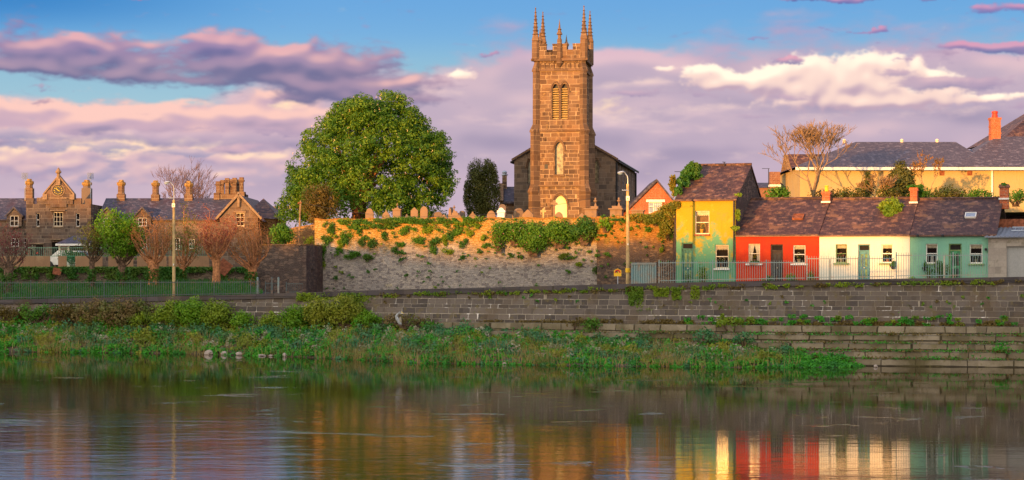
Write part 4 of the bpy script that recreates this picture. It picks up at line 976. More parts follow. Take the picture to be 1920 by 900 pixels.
# lancet window with a leaded light
def archpanel(x0, x1, z0, spring, top, y, name, mt, parent):
    p = MB(True); p.face([(x, y, z) for x, z in [(x0, z0)]+arch_pts(x0, x1, spring, top, 5)+[(x1, z0)]][::-1]); return p.build(name, mt, parent)
M['leaded'] = plain('old_leaded_glass', (.30,.26,.15), .25, .3, 4, spec=.6)
archpanel(-.42, .30, wz0, wz1-.55, wz1, .30, 'lancet_window', M['leaded'], tower)
M['louvre'] = plain('louvre_boards', (.55,.36,.12), .8, .15)
for a, b_ in ((-.66, -.08), (.12, .70)):
    bk = archpanel(a, b_, lz0, lz1-.6, lz1, .34, 'louvre_window', M['black'], tower)
    p = MB(True); z = lz0+.06
    while z < lz1-.25:
        k_ = 1.0 if z < lz1-.6 else max(.25, 1-(z-(lz1-.6))/.75); cx = (a+b_)/2; h_ = (b_-a)/2*k_
        p.obox((cx, .16, z), (1,0,0), (0,.8,.55), (0,-.55,.8), h_, .085, .018); z += .20
    p.build('louvres', M['louvre'], bk)
sl_ = MB(True); sl_.box(-.55, .43, -.12, .1, wz0-.16, wz0-.003); sl_.build('window_sill', M['ashlar'], tower)
M['door_cream'] = plain('pale_door', (.80,.66,.38), .6, .04)
archpanel(-.62, .64, B0, dz1-.85, dz1, .24, 'tower_door', M['door_cream'], tower)
# little blocked opening by the lancet
b = MB(True); b.box(-1.35, -1.05, -.01, .05, wz0+.5, wz0+.9); b.build('small_vent', M['black'], tower)
# nave behind
ny = 6.6; nL = 21.0; NF = Frame(X(1050.5, CD)+math.sin(CH)*ny, CD+math.cos(CH)*ny, CH)
nx0, nx1 = NF.lx(965), NF.lx(1155); nze = NF.lz(1155, 299); nzp = nze+(nx1-nx0)/2*.60; ncx = (nx0+nx1)/2
b = MB(True); wn = (NF.lx(1116), NF.lx(1123.5), NF.lz(1120, 343), NF.lz(1120, 300)); wn2 = (nx0+nx1-wn[1]-.3, nx0+nx1-wn[0]-.3, wn[2], wn[3])
# west wall with two lancets
b.wall(nx0, nx1, B0, nze, ny, .35, [(*wn, wn[3]-.55), (*wn2, wn2[3]-.55)])
b.face([(nx0,ny,nze),(nx1,ny,nze),(ncx,ny,nzp)]); 
sw = [(ny+nL*f, ny+nL*f+.62, wn[2]-.2, wn[3]+.2) for f in (.12, .28, .44, .60, .76, .92)]
# south wall (faces +x) built rotated by hand
def sidewall(x, sgn):
    ys = sorted(set([ny, ny+nL]+[q for h_ in sw for q in h_[:2]])); zs = sorted(set([B0, nze]+[q for h_ in sw for q in h_[2:]]))
    for i in range(len(ys)-1):
        for j in range(len(zs)-1):
            cy = (ys[i]+ys[i+1])/2; cz_ = (zs[j]+zs[j+1])/2
            if any(h_[0] < cy < h_[1] and h_[2] < cz_ < h_[3] for h_ in sw): continue
            b.face([(x,ys[i],zs[j]),(x,ys[i+1],zs[j]),(x,ys[i+1],zs[j+1]),(x,ys[i],zs[j+1])])
    for h_ in sw:
        for p_, q_ in (((h_[0],h_[2]),(h_[0],h_[3])),((h_[1],h_[2]),(h_[1],h_[3])),((h_[0],h_[2]),(h_[1],h_[2])),((h_[0],h_[3]),(h_[1],h_[3]))):
            b.face([(x,p_[0],p_[1]),(x,q_[0],q_[1]),(x-sgn*.3,q_[0],q_[1]),(x-sgn*.3,p_[0],p_[1])])
sidewall(nx1, 1); sidewall(nx0, -1)
b.face([(nx1,ny+nL,B0),(nx0,ny+nL,B0),(nx0,ny+nL,nze),(ncx,ny+nL,nzp),(nx1,ny+nL,nze)])
nave = b.build('nave', M['church_side'], ch)
for h_ in sw:
    p = MB(True); p.face([(nx1-.28,h_[0],h_[2]),(nx1-.28,h_[1],h_[2]),(nx1-.28,h_[1],h_[3]),(nx1-.28,h_[0],h_[3])]); p.build('side_window', M['leaded'], nave)
for q_ in (wn, wn2):
    g = archpanel(*q_[:3], q_[3]-.55, q_[3], ny+.3, 'lancet_window', M['leaded'], nave)
    archframe(*q_[:3], q_[3]-.55, q_[3], ny+.12, .05, M['redpaint'], nave, 'window_frame'); hood(*q_[:2], q_[3]-.6, q_[3], ny, .06, parent=nave)
p = MB(True); ov = .35; sl = .60
for s_, xe in ((1, nx1), (-1, nx0)):
    a = (xe+s_*ov, nze-sl*ov+.1); p.face([(a[0],ny-.12,a[1]),(a[0],ny+nL+.2,a[1]),(ncx,ny+nL+.2,nzp+.12),(ncx,ny-.12,nzp+.12)]); p.face([(a[0],ny-.12,a[1]-.14),(a[0],ny+nL+.2,a[1]-.14),(a[0],ny+nL+.2,a[1]),(a[0],ny-.12,a[1])]); p.face([(a[0],ny-.12,a[1]-.14),(a[0],ny-.12,a[1]),(ncx,ny-.12,nzp+.12),(ncx,ny-.12,nzp-.06)])
p.build('nave_roof', M['slate_dark'], nave)
p = MB(True)
for s_, xe in ((1, nx1), (-1, nx0)):
    p.obox(((xe+s_*.1+ncx)/2, ny-.02, (nze-.02+nzp+.12)/2+.03), (xe+s_*.3-ncx, 0, nze-nzp-.1), (0,1,0), (-(nze-nzp-.1), 0, xe+s_*.3-ncx), math.hypot(xe+s_*.3-ncx, nze-nzp-.1)/2, .2, .09)
p.build('gable_coping', M['ashlar'], nave)
p = MB(True); p.tube((nx1+.1, ny+.25, B0), (nx1+.1, ny+.25, nze-.2), .09, n=6); p.tube((nx1+.1, ny+nL-.3, B0), (nx1+.1, ny+nL-.3, nze-.2), .09, n=6); p.tube((nx1+.33, ny-.1, nze-.1), (nx1+.33, ny+nL, nze-.1), .09, n=6)
p.build('gutter', M['black'], nave)

# side chapel with blue slate roof, left of the nave
t = thing('chapel', 'low stone chapel with dark blue slate roof left of the church', 'building', (X(952, 190), 190, B0))
x0_, x1_ = X(937, 190), X(968, 190)+.3
b = MB(); b.box(x0_, x1_, 190, 196, B0, Z(378, 190)); b.prismx([(190, Z(378,190)), (196, Z(378,190)), (193, Z(349,193))], x0_, x0_+.2); b.build('wall', M['church'], t)
b = MB(); b.prismx([(189.8, Z(378,190)), (193, Z(350,193)), (193, Z(350,193)-.2), (189.8, Z(378,190)-.2)], x0_+.2, x1_); b.prismx([(196.2, Z(378,190)), (193, Z(350,193)-.003), (193, Z(350,193)-.2), (196.2, Z(378,190)-.2)], x0_+.2, x1_); b.build('roof', M['slate_dark'], t)
b = MB(); b.obox((x0_+.12, 191.4, (Z(378,190)+Z(349,193))/2+.1), (1,0,0), (0,3,Z(349,193)-Z(378,190)), (0,-1,1), .22, 1.9, .12); b.build('gable_coping', M['ashlar'], t)
b = MB(); xc = X(946, 192); b.box(xc-.22, xc+.22, 192.6, 193.1, Z(352,193)-.2, Z(328,192)); b.build('chimney', M['church'], t)
b = MB(); b.lathe((xc, 192.85, Z(328,192)), [(.33,0),(.33,.08),(.2,.12),(.24,.3),(.15,.42),(0,.46)], 10); b.build('chimney_cap', M['steel'], t)

# red brick house between church and green house
t = thing('brick_house', 'small red brick gabled house with white window between the church and the green house', 'house', (X(1225, 173), 173, B0))
d = 173; xa, xb = X(1180, d), X(1272, d); xp = X(1231, d); zp = Z(338, d); ze_ = Z(388, d)
wx0, wx1, wz0_, wz1_ = X(1216, d), X(1241, d), Z(400, d), Z(379, d)
b = MB(); b.wall(xa, xb, B0, ze_, d, .16, [(wx0, wx1, wz0_, ze_)]); 
# gable triangle above, with the rest of the window opening
sl1 = (zp-ze_)/(xp-xa); sl2 = (zp-ze_)/(xb-xp)
b.face([(xa,d,ze_),(wx0,d,ze_),(wx0,d,wz1_),(wx1,d,wz1_),(wx1,d,ze_),(xb,d,ze_),(xp,d,zp)])
b.face([(xa,d,B0),(xa,d+9,B0),(xa,d+9,ze_),(xa,d,ze_)]); b.face([(xb,d,B0),(xb,d+9,B0),(xb,d+9,ze_),(xb,d,ze_)]); b.face([(xa,d+9,ze_),(xb,d+9,ze_),(xp,d+9,zp)])
b.build('wall', M['brick'], t)
b = MB()
for xe, s_ in ((xa, -1), (xb, 1)):
    xo = xe+s_*.3; zo = ze_-abs((zp-ze_)/(xp-xe))*.3
    b.face([(xo,d-.25,zo+.1),(xp,d-.25,zp+.12),(xp,d+9.2,zp+.12),(xo,d+9.2,zo+.1)]); b.face([(xo,d-.25,zo-.12),(xp,d-.25,zp-.12),(xp,d-.25,zp+.12),(xo,d-.25,zo+.1)])
b.build('roof', M['slate_dark'], t)
b = MB(); b.box(wx0-.2, wx1+.25, d-.06, d-.004, wz1_+.01, wz1_+.22); b.build('lintel', M['white'], t)
f = MB(); fw = .07
f.box(wx0, wx1, d+.05, d+.1, wz0_, wz0_+fw); f.box(wx0, wx1, d+.05, d+.1, wz1_-fw, wz1_)
for xx in (wx0, wx0+(wx1-wx0)*.36, wx1-fw): f.box(xx, xx+fw, d+.051, d+.099, wz0_, wz1_)
for k in range(1, 4): f.box(wx0+(wx1-wx0)*(.36+.16*k), wx0+(wx1-wx0)*(.36+.16*k)+.03, d+.052, d+.098, wz0_, wz1_)
for k in range(1, 4): f.box(wx0+(wx1-wx0)*.36, wx1, d+.053, d+.097, wz0_+(wz1_-wz0_)*k/4, wz0_+(wz1_-wz0_)*k/4+.03)
f.box(wx0, wx0+(wx1-wx0)*.36, d+.052, d+.097, wz0_+(wz1_-wz0_)*.6, wz0_+(wz1_-wz0_)*.6+.06)
fr = f.build('window', M['white'], t); g = MB(); g.face([(wx0,d+.09,wz0_),(wx1,d+.09,wz0_),(wx1,d+.09,wz1_),(wx0,d+.09,wz1_)]); g.build('pane', M['skyglass'], fr)

# ------------------------------------------------------------------ cream building behind the cottages
t = thing('cream_building', 'long cream walled building with grey slate hipped roof and tall red chimney behind the cottages', 'building', (X(1750, 152), 152, UZ))
d = 152; xa, xb = X(1500, d), X(2150, d); zt = Z(314, d)
b = MB(); b.box(xa, xb, d, d+12, UZ, zt); bw = b.build('wall', M['bigcream'], t)
def hip(b, x0, x1, y0, y1, ze, zr, hx):
    yr = (y0+y1)/2; b.face([(x0,y0,ze),(x1,y0,ze),(x1-hx,yr,zr),(x0+hx,yr,zr)]); b.face([(x1,y1,ze),(x0,y1,ze),(x0+hx,yr,zr),(x1-hx,yr,zr)]); b.face([(x0,y1,ze),(x0,y0,ze),(x0+hx,yr,zr)]); b.face([(x1,y0,ze),(x1,y1,ze),(x1-hx,yr,zr)])
ya, yb_ = d-.45, d+12.4; yr = (ya+yb_)/2
zr = Z(266, yr)
xr0, xr1 = X(1604, yr), X(1792, yr)
b = MB(); zE = zt+.02; xL = xa-.4; xV = X(1870, ya)
b.face([(xL,ya,zE),(xV,ya,zE),(xr1,yr,zr),(xr0,yr,zr)]); b.face([(xL,yb_,zE),(xL,ya,zE),(xr0,yr,zr)]); b.face([(xV,yb_,zE),(xL,yb_,zE),(xr0,yr,zr),(xr1,yr,zr)]); b.face([(xV,ya,zE),(xV,yb_,zE),(xr1,yr,zr)])
b.build('roof', M['slate_grey'], t)
# second wing of the roof
y2 = d-.46; zr2 = Z(256, y2+6.5); b = MB(); xs = X(1790, y2); xq = X(1868, y2+6.5); xe = xb+.4
b.face([(xs,y2-.01,zE+.01),(xe,y2-.01,zE+.01),(xe,y2+6.5,zr2),(xq,y2+6.5,zr2)]); b.face([(xs,y2+13.4,zE),(xs,y2-.01,zE+.01),(xq,y2+6.5,zr2)]); b.face([(xe,y2+13.4,zE),(xs,y2+13.4,zE),(xq,y2+6.5,zr2),(xe,y2+6.5,zr2)]); b.build('roof_wing', M['slate_grey'], t)
b = MB(); b.box(xL, xb, d-.55, d-.455, zt-.22, zt+.0); b.box(xL+.1, xb, d-.45, d-.002, zt-.2, zt-.05); b.box(X(1858,d), X(1858,d)+.12, d-.15, d-.002, UZ, zt-.2); b.build('gutter', M['white'], t)
for px in (1766, 1818): 
    x = X(px, d); b = MB(); b.box(x-.18, x+.18, d-.04, d-.003, Z(329,d), Z(320,d)); v = b.build('wall_vent', M['rust'], t)
for px in (1583, 1691, 1757):
    x = X(px, yr); b = MB(); b.lathe((x, yr, zr-.1), [(.12,0),(.12,.2),(.17,.22),(.08,.32),(0,.34)], 8); b.build('roof_vent', M['offwhite'], t)
xc = X(1871, yr-1)
b = MB(); b.box(xc-.37, xc+.37, yr-.4, yr+.4, zr2-.6, Z(222, yr)); cst = b.build('chimney', M['brick'], t)
b = MB(); 
for k in range(3): b.box(xc-.40-.03*(k == 0), xc+.40+.03*(k == 0), yr-.43, yr+.43, Z(222,yr)-.12-k*.55, Z(222,yr)-k*.55+(.04 if k == 0 else -.04))
b.build('chimney_cap', M['brick'], cst); b = MB(); b.lathe((xc, yr, Z(222,yr)+.03), [(.25,0),(.2,.35),(.24,.38),(.24,.5),(.1,.55)], 10); b.build('chimney_pot', M['redpaint'], cst)
# tall roof at the right edge, behind
t = thing('slate_roof_house', 'house behind with steep slate roof at the right edge', 'house', (X(1990, 172), 172, UZ))
b = MB(); b.box(X(1885,172), X(2120,172), 172, 184, UZ, Z(262,172)); b.build('wall', M['bigcream'], t); b = MB(); hip(b, X(1880,171), X(2130,171), 171, 185, Z(262,172), Z(190,178), X(2000,171)-X(1880,171)); b.build('roof', M['slate_red'], t)
# old stone gable at the left end of the cream building
t = thing('stone_gabled_house', 'old orange stone gabled house with slate roof beside the bare tree', 'house', (X(1500, 148), 162, UZ))
d = 162; xa, xb = X(1478, d), X(1600, d)
b = MB(); b.box(xa, xb, d, d+5, UZ, Z(325,d)); b.prismx([(d, Z(325,d)-.003), (d+5, Z(325,d)-.003), (d+2.5, Z(290,d+2.5))], xa, xa+.4); b.box(xa-.5, xa, d-.2, d+.6, UZ, Z(345,d)); b.build('wall', M['orange_stone'], t)
gable_roof(t, xa-t.location.x+.3, xb-t.location.x, 0, 2.5, 5, Z(325,d)-UZ, Z(289,d+2.5)-UZ, M['slate_red'])
# chimney stack and low roof seen over the cottages, left of the stone gable
t = thing('distant_house', 'low dark roof with brick chimney stack between the green house and the stone gable', 'house', (X(1445, 160), 160, UZ))
b = MB(); b.box(X(1425,160), X(1475,160), 160, 165, UZ, Z(352,160)); b.build('wall', M['brick_dark'], t)
b = MB(); b.prismx([(159.8, Z(352,160)), (162.5, Z(342,162)), (165.2, Z(352,160))], X(1424,160), X(1476,160)); b.build('roof', M['slate_dark'], t)
b = MB(); b.box(X(1444,159), X(1463,159), 159, 159.7, UZ, Z(322,159)); b.build('chimney', M['brick_dark'], t)
b = MB(); b.box(X(1443,159), X(1464,159), 158.9, 159.8, Z(350,159), Z(346,159)); b.build('flashing', M['white'], t)
def aerial(px, py0, py1, d, label, wpx=12):
    t = thing('tv_aerial', label, 'aerial', (X(px, d), d, Z(py1, d))); b = MB(); x = X(px, d); b.tube((x,d,Z(py1,d)), (x,d,Z(py0,d)), .03, n=5); b.build('mast', M['black'], t)
    b = MB(); w_ = wpx*d/F; b.tube((x-w_,d,Z(py0,d)), (x+.1,d,Z(py0,d)), .022, n=4)
    for k in range(5): xx = x-w_+k*w_/5; b.tube((xx,d-.2,Z(py0,d)), (xx,d+.2,Z(py0,d)+.03), .012, n=4)
    b.build('antenna', M['black'], t)
aerial(1441, 316, 350, 160, 'thin television aerial left of the dark brick chimney stack'); aerial(1277, 322, 345, 130, 'small television aerial at the ivy covered end of the green house roof')
aerial(1358, 304, 311, 128.5, 'stub of an aerial on the ridge of the green house', 3)

# ------------------------------------------------------------------ almshouse
d = 175.0; AZ = TZ-.3
al = thing('almshouse', 'long stone almshouse with central clock gable, battlements and many chimneys at the left', 'building', (X(118, d), d, 0))
ax_ = lambda px, dd=d: X(px, dd)-X(118, d)
def aw(px0, px1, py0, py1, dd=d): return (ax_(px0, dd), ax_(px1, dd), Z(py1, dd), Z(py0, dd))
# wings
def wingwin(lst): return [aw(*q) for q in lst]
ze = Z(409, d); zr = Z(371, d+4)
b = MB(True); Lw = wingwin([(16,31,446,462),(40,52,446,462)]); b.wall(ax_(-260), ax_(50), AZ, ze, .8, .2, [(a, c, e, f) for a, c, e, f in Lw])
Rw = wingwin([(196,206,446,466),(236,246,446,466),(262,272,446,466),(322,334,446,468),(352,362,448,466)]); b.wall(ax_(184), ax_(416), AZ, ze, .8, .2, Rw)
for xx in (ax_(-260), ax_(416)): b.prismx([(.8, AZ), (8.8, AZ), (8.8, ze), (4.8, zr-.1), (.8, ze)], xx, xx+.01)
b.face([(ax_(-260),8.8,AZ),(ax_(416),8.8,AZ),(ax_(416),8.8,ze),(ax_(-260),8.8,ze)]); b.build('wing_wall', M['alms'], al)
for q in Lw+Rw: window(al, *q, .8, M['white'], M['alms_trim'], pelmet=False, grid=(2, 2), cross=False, rec=.06)
gable_roof(al, ax_(-262), ax_(60), .8, 4.8, 8.8, ze, zr, M['slate_dark']); gable_roof(al, ax_(178), ax_(420), .8, 4.8, 8.8, ze, zr, M['slate_dark'])
# entrance block
b = MB(True); zb_ = Z(372+13, d); zB = Z(372, d)
hs = [aw(71,77,400,425), aw(145,152,400,425), aw(103,121,398,425), aw(60,84,460,480), aw(100,112,454,480)]
b.wall(ax_(52), ax_(173), AZ, Z(383, d), -.6, .3, hs); b.box(ax_(52), ax_(52)+.02, -.599, 8, AZ, Z(383,d)); b.box(ax_(173)-.02, ax_(173), -.599, 8, AZ, Z(383,d))
# crenels
for p0, p1, top in ((52, 65.5, 372), (72, 80, 371), (162, 173.5, 373), (143.5, 155, 372)):
    b.box(ax_(p0), ax_(p1), -.6, -.2, Z(383, d)-.002, Z(top, d))
b.box(ax_(80), ax_(87), -.6, -.2, Z(383,d)-.002, Z(369,d)); b.box(ax_(138), ax_(143.5), -.6, -.2, Z(383,d)-.002, Z(369,d))
# gable
zg0 = Z(366, d); zgp = Z(334, d)
b.prism([(ax_(87), Z(383,d)), (ax_(140), Z(383,d)), (ax_(140), zg0), (ax_(113.5), zgp), (ax_(87), zg0)], -.75, -.2)
b.build('entrance_block', M['alms'], al)
b = MB(True); gx0, gx1, gc = ax_(85), ax_(142), ax_(113.5)
for s_, xe in ((-1, gx0), (1, gx1)):
    v = Vector((gc-xe, 0, zgp+.12-zg0)); b.obox(((gc+xe)/2, -.5, (zgp+.12+zg0)/2+.05), v, (0,1,0), Vector((-v.z,0,v.x)), v.length/2, .34, .06)
b.box(gx0-.05, gx0+.35, -.85, -.1, zg0-.4, zg0+.05); b.box(gx1-.35, gx1+.05, -.85, -.1, zg0-.4, zg0+.05)
b.build('gable_coping', M['alms_trim'], al)
b = MB(True); b.box(gc-.17, gc+.17, -.95, -.7, Z(348,d), Z(336,d)); b.lathe((gc, -.82, Z(336,d)), [(.16,0),(.14,.45),(.24,.5),(.26,.6),(.05,.92),(0,.98)], 8); b.build('finial', M['alms_trim'], al)
b = MB(True); b.box(ax_(98), ax_(128), -.78, -.752, Z(389,d), Z(373,d)); b.build('name_tablet', M['alms'], al)
b = MB(True); b.box(ax_(97), ax_(129), -.82, -.75, Z(373,d), Z(371.5,d)); b.box(ax_(98), ax_(125.5), -.85, -.6, Z(396,d), Z(394,d)); b.box(ax_(57), ax_(86), -.9, -.6, Z(458,d), Z(456,d)); b.box(ax_(98), ax_(118), -.9, -.6, Z(450,d), Z(448,d)); b.build('drip_mould', M['alms_trim'], al)
# clock
cx, czz = ax_(113), Z(357.5, d)
b = MB(True)
def disc(b, cx, cz_, r, y0, y1, n=28):
    b.prism([(cx+r*math.cos(t), cz_+r*math.sin(t)) for t in [2*math.pi*i/n for i in range(n)]], y0, y1)
disc(b, cx, czz, .42, -.83, -.752); ck = b.build('clock', M['black'], al)
b = MB(True)
for i in range(12):
    t_ = math.pi/6*i; b.obox((cx+.33*math.sin(t_), -.84, czz+.33*math.cos(t_)), (math.cos(t_),0,-math.sin(t_)), (0,1,0), (math.sin(t_),0,math.cos(t_)), .018, .006, .045)
b.build('hour_marks', M['flower_yellow'], ck)
b = MB(True)
for t_, l_ in ((R(120), .16), (R(-48), .26)): b.obox((cx+l_/2*math.sin(t_), -.845, czz+l_/2*math.cos(t_)), (math.cos(t_),0,-math.sin(t_)), (0,1,0), (math.sin(t_),0,math.cos(t_)), .022, .006, l_/2)
b.build('clock_hands', M['flower_yellow'], ck)
b = MB(True); n = 24
for i in range(n):
    a0, a1 = 2*math.pi*i/n, 2*math.pi*(i+1)/n; b.tube((cx+.52*math.cos(a0),-.77,czz+.52*math.sin(a0)), (cx+.52*math.cos(a1),-.77,czz+.52*math.sin(a1)), .06, n=5)
b.build('clock_surround', M['alms_trim'], ck)
window(al, *hs[0], -.6, M['white'], M['alms_trim'], pelmet=False, rec=.12, cross=True, fw=.04, sillw=.03)
window(al, *hs[1], -.6, M['white'], M['alms_trim'], pelmet=False, rec=.12, cross=True, fw=.04, sillw=.03)
window(al, *hs[2], -.6, M['offwhite'], M['alms_trim'], pelmet=False, grid=(3, 3), cross=False, rec=.08, fw=.06)
b = MB(True); b.box(*hs[3][:2], -.3, -.25, *hs[3][2:]); b.build('door', M['door_brown'], al); b = MB(True); b.box(*hs[4][:2], -.3, -.25, *hs[4][2:]); b.build('door', M['dark'], al)
# dormers
def dormer(px, pyp, pye, wpx, wwin, pyw0, pyw1, lit=True):
    x0_, x1_, xc_ = ax_(px-wpx), ax_(px+wpx), ax_(px); ze_, zp_ = Z(pye, d), Z(pyp, d)
    q = aw(px-wwin, px+wwin, pyw0, pyw1)
    b = MB(True); b.wall(x0_, x1_, Z(420,d), ze_, .5, .2, [(q[0], q[1], q[2], min(q[3], ze_-.02))]); b.face([(x0_,.5,ze_),(x1_,.5,ze_),(xc_,.5,zp_)])
    b.face([(x0_,.5,Z(420,d)),(x0_,3,Z(420,d)),(x0_,3,ze_),(x0_,.5,ze_)]); b.face([(x1_,.5,Z(420,d)),(x1_,3,Z(420,d)),(x1_,3,ze_),(x1_,.5,ze_)])
    D = b.build('dormer', M['alms'], al)
    r = MB(True)
    for xe in (x0_, x1_):
        s_ = 1 if xe > xc_ else -1; r.face([(xe+s_*.15,.35,ze_-.12),(xc_,.35,zp_+.1),(xc_,5.2,zp_+.1),(xe+s_*.15,5.2,ze_-.12)]); r.face([(xe+s_*.15,.35,ze_-.26),(xc_,.35,zp_-.06),(xc_,.35,zp_+.1),(xe+s_*.15,.35,ze_-.12)])
    r.build('dormer_roof', M['slate_dark'], D)
    w_ = window(al, q[0], q[1], q[2], min(q[3], ze_-.02), .5, M['white'], M['alms_trim'], pelmet=False, grid=(2, 2), cross=False, rec=.05, fw=.05, sillw=.03); return D
dormer(24, 389, 402, 14, 8, 404, 424); dormer(199, 389, 405, 16, 7, 408, 424); dormer(265, 389, 405, 16, 8, 408, 424)
# chimneys
def stack(px, top, base, w_=15, dd=179.5, ly=4.6, mt=None, cap=None):
    x = ax_(px, dd); w2 = w_*dd/F*.5; mt = mt or M['chimney']
    b = MB(True); b.box(x-w2, x+w2, ly-w2, ly+w2, Z(base, dd)-1.2, Z(base-18, dd)); c = b.build('chimney', mt, al)
    b = MB(True); zz0, zz1 = Z(base-18, dd), Z(top, dd); w3 = w2*.78
    b.lathe((x, ly, 0), [(w3*1.25, zz0), (w3*1.08, zz0+.15), (w3*1.08, zz1-.45)], 8); b.build('chimney_shaft', mt, c)
    b = MB(True); b.lathe((x, ly, 0), [(w3*1.1, zz1-.45), (w3*1.45, zz1-.33), (w3*1.45, zz1-.15), (w3*.9, zz1-.08), (w3*.7, zz1+.08), (0, zz1+.08)], 8); b.build('chimney_cap', cap or M['lichen_cap'], c); return c
stack(54.5, 337, 371); stack(162.5, 339, 371, 17, mt=M['tomb_dark']); stack(227, 339, 382); stack(291.5, 340, 383); stack(354, 341, 383)
b = MB(True)
for px_, top in ((409, 340), (417, 337.5), (426, 334), (433, 336), (440, 333.5), (445, 336.5), (453, 332.5)):
    dd = 180 if px_ not in (417, 433, 445) else 181.3; ly = dd-d; x = ax_(px_, dd); w3 = 4.4*dd/F
    b2 = MB(True); b2.box(x-w3*.82, x+w3*.82, ly-w3*.82, ly+w3*.82, Z(372, dd), Z(top+3, dd)); b2.box(x-w3*1.15, x+w3*1.15, ly-w3*1.15, ly+w3*1.15, Z(top+8, dd), Z(top+5, dd)); b2.box(x-w3*.9, x+w3*.9, ly-w3*.9, ly+w3*.9, Z(top+5, dd), Z(top, dd)); b2.build('chimney', M['chimney'], al)
b.box(ax_(402,180), ax_(460,180), 4.6, 7, Z(392,180), Z(364,180)); b.box(ax_(402,180), ax_(413,180), 4.5, 5.4, Z(392,180), Z(362,180)); b.box(ax_(446,180), ax_(460,180), 4.3, 5.4, Z(392,180), Z(360,180)); b.build('chimney_base', M['chimney'], al)
# cross wing with gable
gd = 171.0; ly = gd-d; gq = aw(442, 458, 399, 424, gd)
b = MB(True); x0_, x1_, xc_ = ax_(412, gd), ax_(484, gd), ax_(448, gd); ze_, zp_ = Z(408, gd), Z(368, gd)
b.wall(x0_, x1_, AZ, ze_, ly, .25, [gq[:3]+(ze_-.001,)] if gq[3] > ze_ else [gq])
b.face([(x0_,ly,ze_),(gq[0],ly,ze_),(gq[0],ly,gq[3]),(gq[1],ly,gq[3]),(gq[1],ly,ze_),(x1_,ly,ze_),(xc_,ly,zp_)])
b.face([(x0_,ly,AZ),(x0_,10,AZ),(x0_,10,ze_),(x0_,ly,ze_)]); b.face([(x1_,ly,AZ),(x1_,10,AZ),(x1_,10,ze_),(x1_,ly,ze_)]); b.build('cross_wing', M['alms'], al)
window(al, *gq, ly, M['offwhite'], M['alms_trim'], pelmet=False, grid=(2, 3), cross=False, rec=.08)
b = MB(True); b.box(gq[0]-.15, gq[1]+.15, ly-.08, ly-.003, gq[3]+.02, gq[3]+.14); b.build('lintel', M['alms_trim'], al)
b = MB(True)
for xe in (x0_, x1_):
    s_ = 1 if xe > xc_ else -1; b.face([(xe+s_*.4,ly-.1,ze_-.3),(xc_,ly-.1,zp_+.12),(xc_,9,zp_+.12),(xe+s_*.4,9,ze_-.3)])
b.build('cross_wing_roof', M['slate_red'], al)
b = MB(True)
for xe in (x0_, x1_):
    s_ = 1 if xe > xc_ else -1; v = Vector((xc_-xe-s_*.3, 0, zp_+.1-ze_+.2)); b.obox(((xc_+xe+s_*.3)/2, ly-.1, (zp_+.1+ze_-.2)/2+.08), v, (0,1,0), Vector((-v.z,0,v.x)), v.length/2, .16, .09)
b.lathe((xc_, ly-.1, zp_), [(.12,-.9),(.16,-.1),(.12,0),(.16,.2),(0,.35)], 8); b.build('gable_coping', M['alms_trim'], al)
# hipped end to the right
b = MB(True); x2 = ax_(486, 174); x3 = ax_(517, 174); b.box(x2, x3, -1, 7, AZ, Z(410,174)); b.build('end_wall', M['orange_stone'], al)
b = MB(True); zz = Z(409,174); b.face([(x2-1.5,-1.3,zz),(x3+.3,-1.3,zz),(xc_+1.2,3,Z(372,178))]); b.face([(x3+.3,-1.3,zz),(x3+.3,7.3,zz),(xc_+1.2,3,Z(372,178))]); b.build('end_roof', M['slate_red'], al)
# grid aerials
for px_, py_, px2_ in ((47, 330, 47), (170, 330, 170)):
    t = thing('grid_aerial', 'pale square mesh aerial on a mast beside the %s' % ('leftmost chimney of the stone building' if px_ < 100 else 'dark chimney right of the clock gable'), 'aerial', (X(px_,178), 178, Z(370,178)))
    x = X(px_,178); b = MB(); b.tube((x,178,Z(375,178)), (x,178,Z(325,178)), .03, n=5); b.build('mast', M['steel'], t)
    b = MB(); w_ = .27
    for k in range(9):
        f_ = -w_+k*w_/4; zc_ = Z(330,178); b.tube((x+f_,177.9,zc_-w_), (x+f_,177.9,zc_+w_), .012, n=3); b.tube((x-w_,177.9,zc_+f_), (x+w_,177.9,zc_+f_), .012, n=3)
    b.build('mesh_panel', M['steel'], t)
# ruin with battlements far behind
t = thing('distant_building', 'dark distant stone building with stepped parapet between the long building and the big tree', 'building', (X(500,230), 230, 5))
b = MB(); b.box(X(468,230), X(512,230), 230, 238, 5, Z(394,230)); b.prism([(X(508,230),Z(402,230)),(X(519,230),Z(402,230)),(X(519,230),Z(392,230)),(X(516,230),Z(387,230)),(X(512,230),Z(387,230)),(X(510,230),Z(393,230))], 229.6, 238); b.box(X(494,230), X(499,230), 229.9, 231, Z(394,230), Z(389,230)); b.box(X(503,230), X(507,230), 229.9, 231, Z(394,230), Z(390,230)); b.build('wall', M['tomb_dark'], t)
